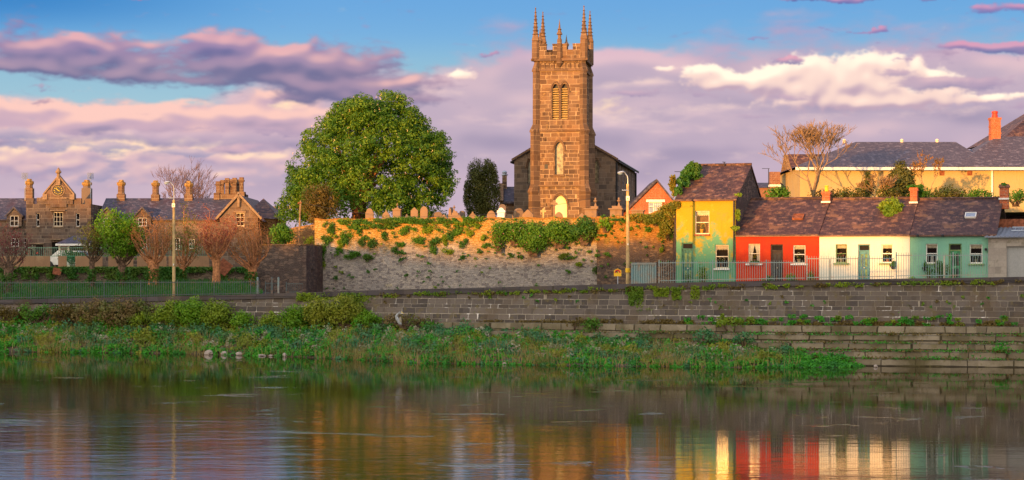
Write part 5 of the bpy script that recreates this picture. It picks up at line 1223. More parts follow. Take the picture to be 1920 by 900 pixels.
# pavilion
pd = 165; t = thing('pavilion', 'open white porch with small blue slate hipped roof in front of the clock gable', 'pavilion', (X(131,pd), pd, TZ))
b = MB(); x0_, x1_ = X(105,pd), X(169,pd); zf = Z(457,pd); b.face([(x0_,pd-.2,zf),(x1_,pd-.2,zf),(X(146,pd),pd+2,Z(441,pd)),(X(128,pd),pd+2,Z(441,pd))]); b.face([(x0_,pd+4.2,zf),(x0_,pd-.2,zf),(X(128,pd),pd+2,Z(441,pd))]); b.face([(x1_,pd-.2,zf),(x1_,pd+4.2,zf),(X(146,pd),pd+2,Z(441,pd))]); b.face([(x1_,pd+4.2,zf),(x0_,pd+4.2,zf),(X(128,pd),pd+2,Z(441,pd)),(X(146,pd),pd+2,Z(441,pd))]); b.build('roof', M['slate_dark'], t)
b = MB(); b.box(x0_, x1_, pd-.25, pd-.2, zf-.16, zf-.0); b.build('fascia', M['white'], t)
for xx in (x0_+.3, x0_+1.0, x1_-.3):
    b = MB(); b.box(xx-.08, xx+.08, pd, pd+.16, TZ, zf-.1); b.prism([(xx-.08,zf-.12),(xx-.08,zf-.75),(xx+.08,zf-.75),(xx+.08,zf-.12)], pd+.17, pd+.18); b.build('post', M['offwhite'], t)
b = MB(); b.box(x0_+.2, x1_-.2, pd+3.6, pd+3.8, TZ, zf-.1); b.build('back_wall', M['rubble_low'], t)
# ------------------------------------------------------------------ plants
def sph(n):
    v = rng.normal(size=(n, 3)); return v/np.linalg.norm(v, axis=1)[:, None]
def lumps(cs, n_each, fill=.55, flat=1.0, keep=None):
    """leaf positions round a set of balls (x,y,z,r): most near each surface"""
    P = []; Nn = []
    for (x, y, z, r) in cs:
        n = max(4, int(n_each*r*r)); d = sph(n); rr = r*(fill+(1-fill)*rng.random(n)**.6)
        P.append(np.array([x, y, z])+d*rr[:, None]*np.array([1, 1, flat])); Nn.append(d)
    return np.concatenate(P), np.concatenate(Nn)
def bush(name, label, cat, px, d, ytop, ybot, wpx, leaf, dens=90, size=.11, depth=None, group=None, lump=.34, stemmat=None, zb=None, shape='round', sparse=1.0, fill=.35, ground=None):
    s = F/d; w_ = wpx/s; z1_ = Z(ytop, d); z0_ = Z(ybot, d); x = X(px, d); dp = depth or w_*.8
    t = thing(name, label, cat, (x, d, z0_), 0, group); org = (x, d, z0_); h = z1_-z0_
    cs = []; n = int(max(6, 22*(w_*h)**.55))
    for k in range(n):
        v = sph(1)[0]; q = rng.random()**.4; fz = .5+.5*v[2]*q
        if shape == 'cone': k_ = (1-fz)*.9+.12
        elif shape == 'up': k_ = .35+.65*fz
        else: k_ = 1
        lr = lump*min(w_, h)*rng.uniform(.55, 1.0)*(.6 if shape == 'cone' and fz > .6 else 1)
        cs.append((x+v[0]*q*(w_/2-lr*.7)*k_, d+v[1]*q*(dp/2-lr*.6)*k_, z0_+lr*.6+(h-lr*1.5)*fz, lr))
    P, Nn = lumps(cs, dens*sparse, fill)
    leaf_mesh('foliage', P, size, leaf, t, Nn*1.9+np.array([0, 0, .6]), org=org)
    b = MB()
    for c in cs[:max(5, n//2)]:
        b.tube((x+rng.uniform(-.1, .1)*w_, d, z0_-.15), (c[0], c[1], c[2]), .03+.01*h, .008, 4)
    b.build('stems', stemmat or M['bark'], t)
    return t
# --- horse chestnut
cx, cdp = 692, 172.0
sil = [(178, 722, 40), (195, 706, 76), (215, 703, 94), (235, 699, 111), (255, 700, 136), (285, 698, 147), (315, 698, 150), (345, 693, 154), (365, 684, 156), (380, 680, 150), (396, 655, 118)]
t = thing('chestnut_tree', 'huge round horse chestnut in bloom behind the headstones, left of the church', 'tree', (X(690, cdp), cdp, UZ))
org = (X(690, cdp), cdp, UZ); cs = []; km = cdp/F
for k in range(300):
    y = 178+222*rng.random()**.85; c_ = interp(y, [(a, b) for a, b, c in sil]); hwid = interp(y, [(a, c) for a, b, c in sil])
    th = rng.uniform(0, 2*math.pi); r = rng.uniform(.6, 1.7)
    if y > 355 and math.sin(th) > .2: continue
    rad = max(0.1, hwid*km-r*.78)*rng.uniform(.93, 1.03); rr = rad*(1.0 if rng.random() < .78 else rng.uniform(.3, .9))
    zz = Z(y, cdp)-r*.55
    if y > 372 and -.25 < math.cos(th)*rr/(hwid*km) < .05: continue
    cs.append((X(c_, cdp)+math.cos(th)*rr, cdp+math.sin(th)*rr*.85, zz, r))
for (px, y, r) in ((556, 395, 1.3), (548, 400, 1.0), (545, 388, .9), (560, 372, 1.2), (820, 360, 1.2), (835, 345, 1.0), (785, 380, 1.3), (765, 392, .8)): cs.append((X(px, cdp), cdp-1+rng.uniform(-1, 1), Z(y, cdp), r))
# boughs -> sprays -> leaves
sub = []
for (x, y, z, r) in cs:
    for v in sph(int(6.5*r*r)+3):
        if v[2] < -.75: continue
        sr = rng.uniform(.34, .66); sub.append((x+v[0]*r*.9, y+v[1]*r*.9, z+v[2]*r*.82, sr))
P, Nn = lumps(sub, 165, .6, .68)
P2c, N2c = lumps([(x, y, z, r*.62) for (x, y, z, r) in cs], 26, .5); P = np.concatenate([P, P2c]); Nn = np.concatenate([Nn, N2c])
leaf_mesh('crown', P, .118, L['chestnut'], t, Nn*2.6+np.array([0, 0, .8]), aspect=.42, org=org)
# candles of blossom: upright cones of small petals on the outside of the crown
m_ = [c for c in cs if c[1] < cdp+2]
BP = []
for c in m_:
    for k in range(int(1.0*c[3]**2)):
        d_ = sph(1)[0]; d_[1] = -abs(d_[1]); d_[2] = abs(d_[2])*.8
        p0 = np.array(c[:3])+d_*c[3]*1.05
        for j in range(5): BP.append(p0+np.array([rng.normal(0, .025), rng.normal(0, .025), j*.045]))
bo = leaf_mesh('blossom_candles', BP, .034, L['candle'], t, aspect=.8, org=org); bo['kind'] = 'stuff'
b = MB(); x0 = X(672, cdp)
b.tube((x0+.2, cdp, UZ-.2), (x0, cdp, UZ+2.6), .75, .55, 10); 
for k in range(14):
    a = rng.uniform(0, 2*math.pi); l_ = rng.uniform(2.2, 4.2); e_ = (x0+math.cos(a)*l_, cdp+math.sin(a)*l_*.8, UZ+2.0+rng.uniform(1.5, 6)); m0 = (x0+math.cos(a)*l_*.4, cdp+math.sin(a)*l_*.35, UZ+3.0+rng.uniform(0, 1.5))
    b.tube((x0, cdp, UZ+1.6), m0, .34, .22, 7); b.tube(m0, e_, .22, .06, 6)
b.tube((X(676,cdp), cdp-.3, UZ+.1), (X(662,cdp), cdp-2.4, UZ+2.4), .42, .22, 8)
b.build('trunk', M['bark_red'], t)
# --- yew
yd = 181.0; t = thing('yew_tree', 'dark columnar yew tree between the chestnut and the church', 'tree', (X(905,yd), yd, UZ)); org = (X(905,yd), yd, UZ); cs = []
for k in range(170):
    f_ = rng.random(); y = 308+f_*100; hwid = interp(y, [(306, 16), (318, 26), (345, 32), (375, 34), (400, 28), (410, 22)]); a = rng.uniform(0, 2*math.pi); r = rng.uniform(.28, .5)
    rr = max(.05, hwid*yd/F-r*.6); cs.append((X(904,yd)+math.cos(a)*rr, yd+math.sin(a)*rr, Z(y, yd), r))
cs += [(X(904,yd)+rng.normal(0,.35), yd+rng.normal(0,.35), Z(rng.uniform(325,400), yd), .7) for _ in range(26)]
P, Nn = lumps(cs, 640, .45, 1.7); leaf_mesh('foliage', P, .085, L['yew'], t, Nn*1.5+np.array([0,0,.6]), aspect=.4, org=org)
b = MB(); b.tube((X(904,yd), yd, UZ-.1), (X(904,yd), yd, UZ+3.4), .3, .1, 7); b.build('trunk', M['bark'], t)
# --- bronze small tree and bushes around
bush('small_tree', 'bronze leaved small tree in front of the lower left side of the chestnut', 'tree', 598, 163.5, 332, 425, 82, L['bronze'], 210, .075, lump=.22, fill=.2)
bush('elder_bush', 'green bush behind the dark corner wall, left of the thin leaning pole', 'bush', 528, 160, 412, 462, 52, L['bushgreen'], 190, .09, group=None)
bush('gorse_bush', 'yellow green low bush on the dark wall, right of the thin leaning pole', 'bush', 580, 159.8, 440, 462, 34, L['ivy_lit'], 200, .08)
# --- pollarded trees
def pollard(label, px, d, yk, ytop, wpx, leaf, nleaf, lsize, bark, zg, nshoot=26, tr=.24, lean=0, kind='up', twigmat=None, group='pollarded trees behind the left railing', ivy=False):
    x = X(px, d); zk = Z(yk, d); zt_ = Z(ytop, d); w_ = wpx*d/F/2
    t = thing('pollarded_tree', label, 'tree', (x, d, zg), 0, group); org = (x, d, zg)
    b = MB(); xk = x+lean
    pts = [(x, d, zg-.2), (x+.04, d, zg+(zk-zg)*.5), (xk, d, zk)]
    b.tube(pts[0], pts[1], tr*1.25, tr, 9); b.tube(pts[1], pts[2], tr, tr*1.25, 9); b.tube(pts[2], (xk, d, zk+.35), tr*1.3, tr*.7, 9)
    b.build('trunk', bark, t)
    sb = MB(); tips = []
    skew = rng.uniform(-.25, .25)
    for k in range(int(nshoot*.72)):
        a = rng.uniform(0, 2*math.pi); f_ = rng.random()**.42; ex = xk+(math.cos(a)*f_+skew)*w_; ey = d+math.sin(a)*f_*w_*.8; ez = zk+(zt_-zk)*(1-.42*f_**2)*rng.uniform(.62, 1.03)
        p0 = Vector((xk+math.cos(a)*f_*tr, d+math.sin(a)*f_*tr, zk+rng.uniform(-.25, .3))); p3 = Vector((ex, ey, ez)); p1 = p0+Vector((math.cos(a)*f_*w_*.75, math.sin(a)*f_*w_*.6, (ez-zk)*.33))
        prev = p0; r0 = rng.uniform(.05, .085)
        for j in range(1, 6):
            u = j/5; p = p0*(1-u)**2+p1*2*u*(1-u)+p3*u*u; p += Vector(rng.normal(0, .04, 3)); r1 = r0*(1-u*.8)
            sb.tube(prev, p, r0*(1-(u-.2)*.8), r1, 5)
            if j >= 2:
                for q_ in range(3):
                    dv = Vector((rng.normal(0, .30), rng.normal(0, .25), rng.uniform(.15, .6))); e_ = p+dv; sb.tube(p, e_, .014, .005, 3); tips.append(p+dv*.5); tips.append(e_)
                    e2 = e_+Vector((rng.normal(0, .15), rng.normal(0, .15), rng.uniform(.05, .3))); sb.tube(e_, e2, .008, .004, 3); tips.append(e2)
            prev = p
    sb.build('shoots', twigmat or bark, t)
    nleaf = int(nleaf*(.55 if nleaf < 5000 else 1)); T = np.array([tuple(v) for v in tips]); idx = rng.integers(0, len(T), nleaf); P = T[idx]+rng.normal(0, .10 if nleaf < 5000 else .17, (nleaf, 3))
    leaf_mesh('leaves', P, lsize, leaf, t, np.tile([0, -.3, .5], (nleaf, 1)), org=org)
    if ivy:
        n = 700; a = rng.uniform(0, 2*math.pi, n); zz = zg+rng.random(n)*(zk-zg)*.75; P = np.stack([x+np.cos(a)*tr*1.25, d+np.sin(a)*tr*1.25, zz], 1)+rng.normal(0, .07, (n, 3))
        leaf_mesh('ivy', P, .085, L['ivy'], t, org=org)
    return t
def ggz(px, d):
    z = gz(px); off = d-qd(px); return z+float(np.interp(off, [3, 16], [0, .9]))*float(np.interp(px, [450, 520, 1250, 1350], [1, -.6, -.6, 0]))
pollard('maroon budded pollard at the left edge, leaning right', 14, 141, 500, 422, 92, L['maroon'], 2600, .055, M['bark'], ggz(14,141), 26, .28, .1, twigmat=M['bark'], ivy=True)
pollard('slender pollard with yellow green leaves, left of the bright green one', 172, 142, 492, 418, 62, L['olive'], 3000, .06, M['bark'], ggz(172,142), 18, .16, twigmat=M['bark'], ivy=True)
pollard('densely leaved bright green pollard', 228, 141.5, 497, 404, 92, L['lime'], 11000, .085, M['bark'], ggz(228,141), 26, .22, ivy=True)
pollard('orange brown pollard between the bright green tree and the left lamp post', 287, 141, 492, 402, 84, L['orangebud'], 3400, .05, M['bark_red'], ggz(287,141), 30, .33, ivy=True)
pollard('thin yellowish pollard just right of the left lamp post', 343, 146, 500, 396, 66, L['olive'], 3000, .06, M['bark_red'], ggz(343,146), 16, .12, ivy=True)
pollard('red tipped pollard with a tall fan of shoots', 405, 141, 482, 392, 96, L['redbud'], 4200, .05, M['bark_red'], ggz(405,141), 36, .26)
pollard('orange pollard in front of the gabled end wing, beside the blue gate posts', 470, 141.5, 500, 402, 104, L['orangebud'], 3600, .05, M['bark_red'], ggz(470,141), 38, .26, .15, ivy=True)
# --- bare trees
def baretree(name, label, px, d, ybase, ytop, wpx, barkm, leaf=None, nleaf=0, lsize=.05, r0=.16, zg=UZ, levels=6, up=.55, seed=3, forks=4):
    rs = np.random.default_rng(seed); x = X(px, d); z0_ = zg; Ht = Z(ytop, d)-z0_; w_ = wpx*d/F/2
    t = thing(name, label, 'tree' if Ht > 3 else 'bush', (x, d, z0_)); org = (x, d, z0_); b = MB(); b2 = MB(); tips = []
    def rec(p, dv, l_, r, lv):
        dv = dv.normalized(); prev = p
        for j in range(3):
            dv = (dv+Vector(rs.normal(0, .10, 3))+Vector((0, 0, .05))).normalized(); q_ = prev+dv*l_/3; (b if lv < 2 else b2).tube(prev, q_, r*(1-.12*j), r*(1-.12*(j+1)), 6 if lv < 2 else (4 if lv < 4 else 3)); 
            if lv >= levels-2: tips.append(q_)
            prev = q_
        if lv >= levels: return
        for k in range(forks-1 if lv else forks):
            a = rs.uniform(0, 2*math.pi); sp = rs.uniform(.35, .75); o = dv.orthogonal().normalized(); o2 = dv.cross(o)
            nd = dv+(o*math.cos(a)+o2*math.sin(a))*sp+Vector((0, 0, up*.25)); rec(prev if k < 2 else prev-dv*l_*.3*rs.random(), nd, l_*rs.uniform(.66, .86), max(.011, r*.58), lv+1)
    rec(Vector((x, d, z0_-.1)), Vector((0, 0, 1)), Ht*.22, r0, 0)
    V_ = np.array(b.v+b2.v); 
    ext = np.percentile(np.abs(V_[:, 0]-x), 99); hz = V_[:, 2].max()-z0_; sx_ = w_/ext; sz_ = Ht/hz
    for mb in (b, b2): mb.v = [((v[0]-x)*sx_+x, (v[1]-d)*sx_+d, (v[2]-z0_)*sz_+z0_) for v in mb.v]
    b.build('trunk', barkm, t); b2.build('branches', barkm, t)
    if leaf:
        T = np.array([tuple(v) for v in tips]); T = (T-[x, d, z0_])*[sx_, sx_, sz_]+[x, d, z0_]; P = T[rs.integers(0, len(T), nleaf)]+rs.normal(0, .05, (nleaf, 3)); leaf_mesh('buds', P, lsize, leaf, t, org=org)
    return t
baretree('bare_tree', 'leafless tree whose pinkish twigs rise behind the long stone building', 345, 192, 370, 290, 118, M['twig_dark'], zg=TZ, r0=.14, seed=5, levels=6, forks=4, up=.9)
baretree('bare_tree', 'tall bare tree with sparse golden buds in front of the cream building', 1528, 142, 372, 221, 158, M['twig'], L['orangebud'], 2200, .03, r0=.09, seed=11, levels=6, forks=4, up=1.0)
baretree('sapling', 'sparse orange leaved sapling right of the dark conifer', 1745, 143, 372, 283, 76, M['twig'], L['orangebud'], 900, .06, r0=.06, seed=8, levels=5, forks=3)
baretree('bare_bush', 'leaning tangle of bare golden stems left of the conifer', 1655, 141.5, 374, 322, 90, M['twig'], L['orangebud'], 700, .05, r0=.05, seed=14, levels=5)
bush('conifer', 'dark green conifer standing above the hedge in front of the cream building', 'tree', 1689, 142.5, 294, 374, 72, L['yew'], 420, .085, shape='cone', lump=.34)
bush('cypress', 'slim dark shrub left of the conifer above the hedge', 'bush', 1628, 142.2, 312, 374, 42, L['hedge'], 260, .08, shape='cone', lump=.3)
bush('laurel_bush', 'dark shrub behind the dark gable of the green house', 'bush', 1462, 146, 344, 382, 62, L['bushgreen'], 150, .10)
for i, (px, yt, w_, lb) in enumerate(((1548, 350, 60, 'brown green hedge shrub beside the left chimney of the white cottage'), (1600, 346, 66, 'olive hedge shrub under the cream wall between the first chimney and the slim dark shrub'), (1668, 344, 60, 'hedge shrub below the dark conifer'), (1727, 347, 44, 'dark leafy shrub just behind the middle red chimney'), (1775, 343, 72, 'wide hedge shrub right of the middle red chimney'), (1835, 349, 66, 'light green hedge shrub left of the right-hand chimney'), (1905, 352, 60, 'hedge shrub at the right edge behind the last chimney'))):
    bush('hedge_shrub', lb, 'bush', px, 140.6, yt, 383, w_*1.25, [L['bronze'], L['hedge'], L['hedge'], L['ivy'], L['hedge'], L['bushgreen'], L['bushgreen']][i], 170, .085, group='hedge shrubs behind the cottages')
# ivy on the houses
def ivy_patch(name, label, P, leaf, size=.09, nrm=(0, -1, .3), cat='ivy', n=None):
    o = leaf_mesh(name, P, size, leaf, None, np.tile(nrm, (len(P), 1))); setp(o, label, cat); return o
def blob(px, py, d, wpx, hpx, n, dep=.5):
    m = max(4, int(n**.45)); c = sph(m)*(rng.random(m)**.5*.78)[:, None]; sz = rng.uniform(.2, .5, m); ii = rng.integers(0, m, n)
    v = c[ii]+sph(n)*(rng.random(n)**.5)[:, None]*sz[ii][:, None]
    return np.stack([X(px, d)+v[:, 0]*wpx*d/F/2, d+v[:, 1]*dep, Z(py, d)+v[:, 2]*hpx*d/F/2], 1)
P = np.concatenate([blob(1298, 322, 127.6, 44, 44, 2600, .9), blob(1280, 342, 126.6, 26, 30, 900, .7), blob(1272, 360, 125.9, 20, 26, 600, .5)])
ivy_patch('ivy', 'thick dark ivy over the left end of the green house roof', P, L['ivy'], .10)
P = np.concatenate([blob(1246, 396, 149.3, 54, 38, 1900, .5), blob(1249, 428, 149.3, 40, 56, 1700, .45), blob(1222, 410, 149.4, 56, 26, 1300, .4), blob(1190, 408, 150.5, 50, 18, 700, .4), blob(1267, 385, 125.2, 20, 34, 700, .4), blob(1262, 350, 126.5, 16, 50, 800, .4)])
ivy_patch('ivy', 'orange and green creeper climbing the left corner of the green house', P, L['creeper'], .075)
P = np.concatenate([blob(1670, 392, 123.9, 48, 42, 1900, .5), blob(1670, 404, 123.5, 30, 14, 400, .35)]); ivy_patch('ivy', 'round clump of bright ivy growing on the roof of the white cottage', P, L['ivy_lit'], .10)
P = np.concatenate([blob(1717, 351, 125.2, 34, 14, 700, .45), blob(1728, 361, 125.4, 20, 20, 500, .35)]); ivy_patch('ivy', 'ivy crown on the middle red chimney of the cottages', P, L['bushgreen'], .085)
ivy_patch('ivy', 'small tuft of leaves on top of the right-hand red chimney', blob(1886, 347, 123.0, 22, 7, 260, .35), L['bushgreen'], .08)
P = np.concatenate([blob(1383, 403, 124.0, 12, 24, 300, .25), blob(1380, 428, 123.7, 20, 12, 300, .25), blob(1384, 366, 124.3, 16, 8, 160, .25)]); ivy_patch('wall_weeds', 'weeds sprouting by the downpipe between the green house and the red cottage', P, L['ivy_lit'], .075, cat='plants')
ivy_patch('window_plant', 'plant trailing from the sill of the upper window of the green house', blob(1320, 443, 123.95+1.8, 18, 12, 240, .12), L['ivy'], .07, cat='plants')
# plants at the cottage doors
def hp(px, ly): l, d = FR.hit(px, ly); return d
for px, py, w_, h_, leaf, lb, ly in ((1318, 512, 24, 40, 'bushgreen', 'leafy pot plant with orange flowers beside the green house door', -.5), (1290, 518, 16, 24, 'ivy', 'low dark plant left of the green house door', -.4), (1441, 522, 34, 18, 'bushgreen', 'weeds at the foot of the dark brown door, left side', -.3), (1483, 520, 28, 20, 'lime', 'weeds below the right window of the red cottage', -.3), (1520, 517, 20, 22, 'bushgreen', 'dark tuft at the right end of the red cottage', -.3), (1763, 503, 34, 46, 'ivy', 'spiky dark shrub in front of the pale green cottage', -.6), (1741, 505, 16, 30, 'bushgreen', 'small climbing plant under the left window of the pale green cottage', -.3), (1707, 521, 24, 12, 'lime', 'weeds at the corner of the white and pale green cottages', -.3)):
    d = hp(px, ly); bush('shrub' if h_ > 30 else 'weeds', lb, 'plants', px, d, py-h_/2, py+h_/2+4, w_, L[leaf], 420, .06, depth=.5)
for px, py, lb in ((1674, 497, 'round green hanging plant right of the white cottage window'), (1734, 499, 'small hanging plant left of the pale green cottage window')):
    d = hp(px, -.22); o = thing('hanging_plant', lb, 'plant', (X(px, d), d, Z(py, d)), 0); org = tuple(o.location)
    P = blob(px, py, d, 12 if px < 1700 else 8, 20, 500, .16); leaf_mesh('foliage', P, .05, L['bushgreen'], o, org=org)
    b = MB(); b.lathe((X(px,d), d, Z(py+2,d)), [(0,-.2),(.12,-.14),(.17,0)], 8); b.tube((X(px,d), d, Z(py-8,d)), (X(px,d), d+.2, Z(py-12,d)), .012, n=4); b.build('basket', M['black'], o)
o = thing('window_box', 'box of greenery and red flowers on the left window sill of the red cottage', 'window box', (X(1414, hp(1414,-.1)), hp(1414,-.1), Z(494, 124))); d = hp(1414, -.13); org = tuple(o.location)
b = MB(); b.box(X(1405,d), X(1424,d), d-.05, d+.08, Z(496,d), Z(493,d)); b.build('box', M['pot'], o); leaf_mesh('foliage', blob(1414, 491, d, 22, 7, 300, .1), .045, L['ivy'], o, org=org)
# flowers in the windows
def vase(px, py, hpx, fm, lb, ly=.34, pot=M['pot'], zsill=None):
    d = hp(px, ly); x = X(px, d); z0_ = Z(py, d); h = hpx*d/F
    t = thing('flower_vase', lb, 'vase', (x, d, z0_), 0, 'flowers standing in the windows')
    b = MB(); b.lathe((x, d, z0_), [(0,0),(h*.13,0),(h*.10,h*.1),(h*.17,h*.3),(h*.19,h*.36),(h*.14,h*.36)], 12); b.build('vase', pot, t)
    n = 26; v = sph(n); v[:, 2] = np.abs(v[:, 2]); b = MB(); st = MB()
    for q_ in v:
        p = Vector((x+q_[0]*h*.30, d+q_[1]*h*.12, z0_+h*.52+q_[2]*h*.40)); b.lathe(tuple(p), [(0,-.022),(.034,-.006),(.03,.014),(0,.022)], 6); st.tube((x, d, z0_+h*.3), p, .006, n=3)
    b.build('petals', fm, t); st.build('stalks', L['bushgreen'], t); return t
vase(1316, 438, 23, M['flower_yellow'], 'yellow flowers in a yellow pot behind the upper window of the green house', pot=M['yellow'])
vase(1353, 501, 22, M['flower_pale'], 'pale flowers behind the lower window of the green house')
vase(1415, 493, 19, M['flower_yellow'], 'yellow flowers between lace curtains in the red cottage')
vase(1498, 493, 21, M['flower_pale'], 'cream bouquet in the right window of the red cottage', pot=M['offwhite'])
vase(1577, 492, 20, M['flower_pink'], 'pinkish flowers in the left window of the white cottage', pot=M['offwhite'])
vase(1664, 492, 22, M['flower_pale'], 'cream bouquet in the right window of the white cottage')
vase(1830, 493, 18, M['flower_pale'], 'pale rounded bouquet in the right window of the pale green cottage', pot=M['offwhite'])
d = hp(1748, .32); o = thing('cat_ornament', 'white slender sitting ornament in the left window of the pale green cottage', 'ornament', (X(1748,d), d, Z(493,d)))
b = MB(); b.lathe((X(1748,d), d, Z(493,d)), [(0,0),(.13,.0),(.12,.12),(.07,.3),(.06,.36),(.07,.42),(0,.48)], 10); b.build('figure', M['white'], o)

# --- shrubs on the churchyard wall
for px, yt, yb, w_, lf, lb in ((935, 408, 470, 42, 'bushgreen', 'leftmost part of the big shrub mass on the churchyard wall, below the white headstone'), (965, 406, 458, 60, 'bushgreen', 'large green shrub with red flowers hanging over the churchyard wall below the church'), (1000, 410, 478, 70, 'bushgreen', 'bushiest green shrub spilling lowest down the wall under the tower'), (1048, 407, 462, 72, 'bushgreen', 'green shrub on the wall right below the tower door'), (1095, 403, 456, 66, 'ivy', 'dark dense shrub over the wall under the urn monuments'), (1135, 403, 432, 44, 'lime', 'small bright shrub at the right end of the shrub mass')):
    d = gwd(px)-.55; bush('wall_shrub', lb, 'shrub', px, d, yt, yb, w_, L[lf], 300, .08, depth=1.3, group='shrubs growing over the churchyard wall', lump=.26)
pk = []
for k in range(60): px = rng.choice([975, 958, 982, 940, 1000])+rng.normal(0, 6); py = rng.uniform(425, 465); d = gwd(px)-1.15; pk.append((X(px,d), d, Z(py,d)))
o = leaf_mesh('valerian_flowers', pk, .05, M['flower_pink']); setp(o, 'scattered red pink blossoms on the wall shrubs', 'flowers', kind='stuff')
# tufts rooted in the wall joints: nobody could count them
P = []
def tuft(px, py, w_, h_, n, off=.12):
    d = (gwd(px)-.35*(px > 1119))-off; m = 5; c = rng.uniform(-.75, .75, (m, 2)); sz = rng.uniform(.25, .6, m); ii = rng.integers(0, m, n)
    g = np.clip(rng.normal(0, .55, (n, 3)), -1.3, 1.3); vx = c[ii, 0]+g[:, 0]*sz[ii]; vz = c[ii, 1]*.8+g[:, 2]*sz[ii]-.15*np.abs(g[:, 1])
    return np.stack([X(px, d)+vx*w_*d/F/2, d-np.abs(g[:, 1])*.22, Z(py, d)+vz*h_*d/F/2], 1)
for px, py, w_, h_ in ((622,430,16,26),(635,455,14,20),(612,450,20,20),(650,445,22,26),(672,430,16,16),(683,450,20,18),(697,455,18,20),(720,425,40,14),(745,415,60,14),(775,412,50,16),(765,430,30,14),(740,470,12,14),(748,460,18,12),(753,472,14,10),(718,440,14,16),(800,430,22,18),(815,455,18,18),(830,450,14,20),(845,440,18,24),(860,432,14,18),(868,455,14,18),(880,435,16,16),(838,470,20,14),(812,468,12,16),(788,452,24,14),(865,483,12,8),(636,470,14,18),(655,478,18,14),(690,480,22,12),(668,476,16,14),(603,470,12,30),(605,500,10,22),(752,487,8,8),(690,508,6,6),(640,510,8,7),(905,445,12,14),(912,460,14,10),(898,470,10,8),(1055,478,20,14),(1085,495,14,12),(1067,483,14,8),(1105,472,8,6),(1115,505,8,14),(1120,480,8,8),(1065,508,8,8),(1140,478,10,8),(1200,405,30,10),(1160,410,30,10),(1225,410,26,12),(1248,415,22,18),(1262,440,14,22),(1180,430,14,10),(1215,430,12,10),(1240,468,8,10),(957,478,12,8),(975,482,10,8),(1090,455,10,10),(628,520,8,8),(760,515,8,6),(730,545,8,4),(816,540,6,6)):
    P.append(tuft(px, py, w_*1.1, h_*1.1, int(w_*h_*1.5)+15))
for k in range(90): px = rng.uniform(640, 925); P.append(tuft(px, interp(px, [(590, 413), (1265, 404)])+abs(rng.normal(3, 7)), rng.uniform(10, 26), rng.uniform(6, 14), int(rng.uniform(60, 150))))
for k in range(230): px = rng.uniform(604, 1255); py = interp(px, [(590, 414), (1265, 402)])+abs(rng.normal(0, 55)); s_ = rng.uniform(3, 9); P.append(tuft(px, min(py, 540), s_, s_*.8, int(s_*4)))
o = leaf_mesh('wall_plants', np.concatenate(P), .06, None, None, np.tile([0, -.8, .5], (sum(len(p) for p in P), 1)), slots=np.concatenate([np.full(len(p), rng.choice([0, 0, 1, 2])) for p in P]), mats=[L['bushgreen'], L['ivy'], L['ivy_lit']]); setp(o, 'green tufts rooted in the joints of the churchyard wall', 'plants', kind='stuff')
# ivy over the terrace wall and the grass of the verge
P = []
for px in np.arange(-60, 470, 6.0):
    if rng.random() < .75:
        l_ = rng.choice([6, 10, 22]); n = int(l_*12); d = 151.85; z = rng.random(n)**1.4
        P.append(np.stack([X(px+rng.normal(0, 4, n), d), d-np.abs(rng.normal(0, .12, n)), Z(501+z*l_, d)], 1))
P = np.concatenate(P); o = leaf_mesh('ivy', P, .09, L['ivy'], None, np.tile([0, -1, .3], (len(P), 1))); setp(o, 'dark ivy hanging over the low terrace wall behind the pollards', 'ivy', kind='stuff')
n = 16000; px = rng.uniform(-80, 490, n); of = rng.uniform(.9, 16, n); G = np.array([(X(a, qd(a)+b_), qd(a)+b_, ggz(a, qd(a)+b_)) for a, b_ in zip(px, of)]); V_, N_ = blades(G, .26, .035, .5)
o = quads('verge_grass', V_, N_, [L['lawn']], k=3); setp(o, 'bright green grass of the verge behind the left railing', 'grass', kind='stuff')
# --- river bank
def n2(a, b_, sd=1): return float(_fbm(np.array([a]), np.array([b_]), sd, 3)[0])
cl = []; SL = [L['bank_green'], L['bank_blue'], L['bank_pale'], L['bank_tan'], L['bank_yellow']]; slots = []; P = []; Nn = []
for k in range(3900):
    px = rng.uniform(-120, 1675); t_ = rng.random()**.9*1.03; tp = bank_taper(px)
    if rng.random() > .25+.75*tp: continue
    x, y, z = bank_pt(px, t_); nzv = n2(px/60, t_*2.2, 77)*5+rng.normal(0, .28)
    near_w = t_ > .8
    m_ = 1 if nzv > .45 else 0
    if -.25 < nzv < .12 and not near_w: m_ = 2
    if nzv < -1.1: m_ = 4
    if near_w and rng.random() < .7: m_ = 0
    if px < 700 and t_ < .25: m_ = 4 if rng.random() < .6 else m_
    if px > 1480: m_ = 0
    r = rng.uniform(.18, .48)*(.7 if t_ > .92 else 1); h = rng.uniform(.16, .60)*(1.5 if rng.random() < .12 else 1)*(1.15 if px < 900 else .8)*(.55 if near_w else 1); n = int(26+r*60)
    v = sph(n)*(.55+.45*rng.random(n))[:, None]; v[:, 2] = np.abs(v[:, 2])
    P.append(np.array([x, y, z-.04])+v*np.array([r, r, h])); Nn.append(v*1.2+np.array([0, -.2, .5])); slots.append(np.full(n, m_))
P = np.concatenate(P); o = leaf_mesh('bank_plants', P, .085, None, None, np.concatenate(Nn), slots=np.concatenate(slots), mats=SL, aspect=.5); setp(o, 'lush mixed weeds and pale flowers covering the river bank', 'plants', kind='stuff')
n = 6500; px = rng.uniform(-120, 1500, n); px = np.where(rng.random(n) < .5, px, rng.choice([90, 130, 350, 640, 670, 750, 860, 1000, 1250], n)+rng.normal(0, 22, n)); tt = np.clip(rng.normal(.75, .25, n), 0, 1); G = np.array([bank_pt(a, b_) for a, b_ in zip(px, tt)]); V_, N_ = blades(G, .60, .017, .25)
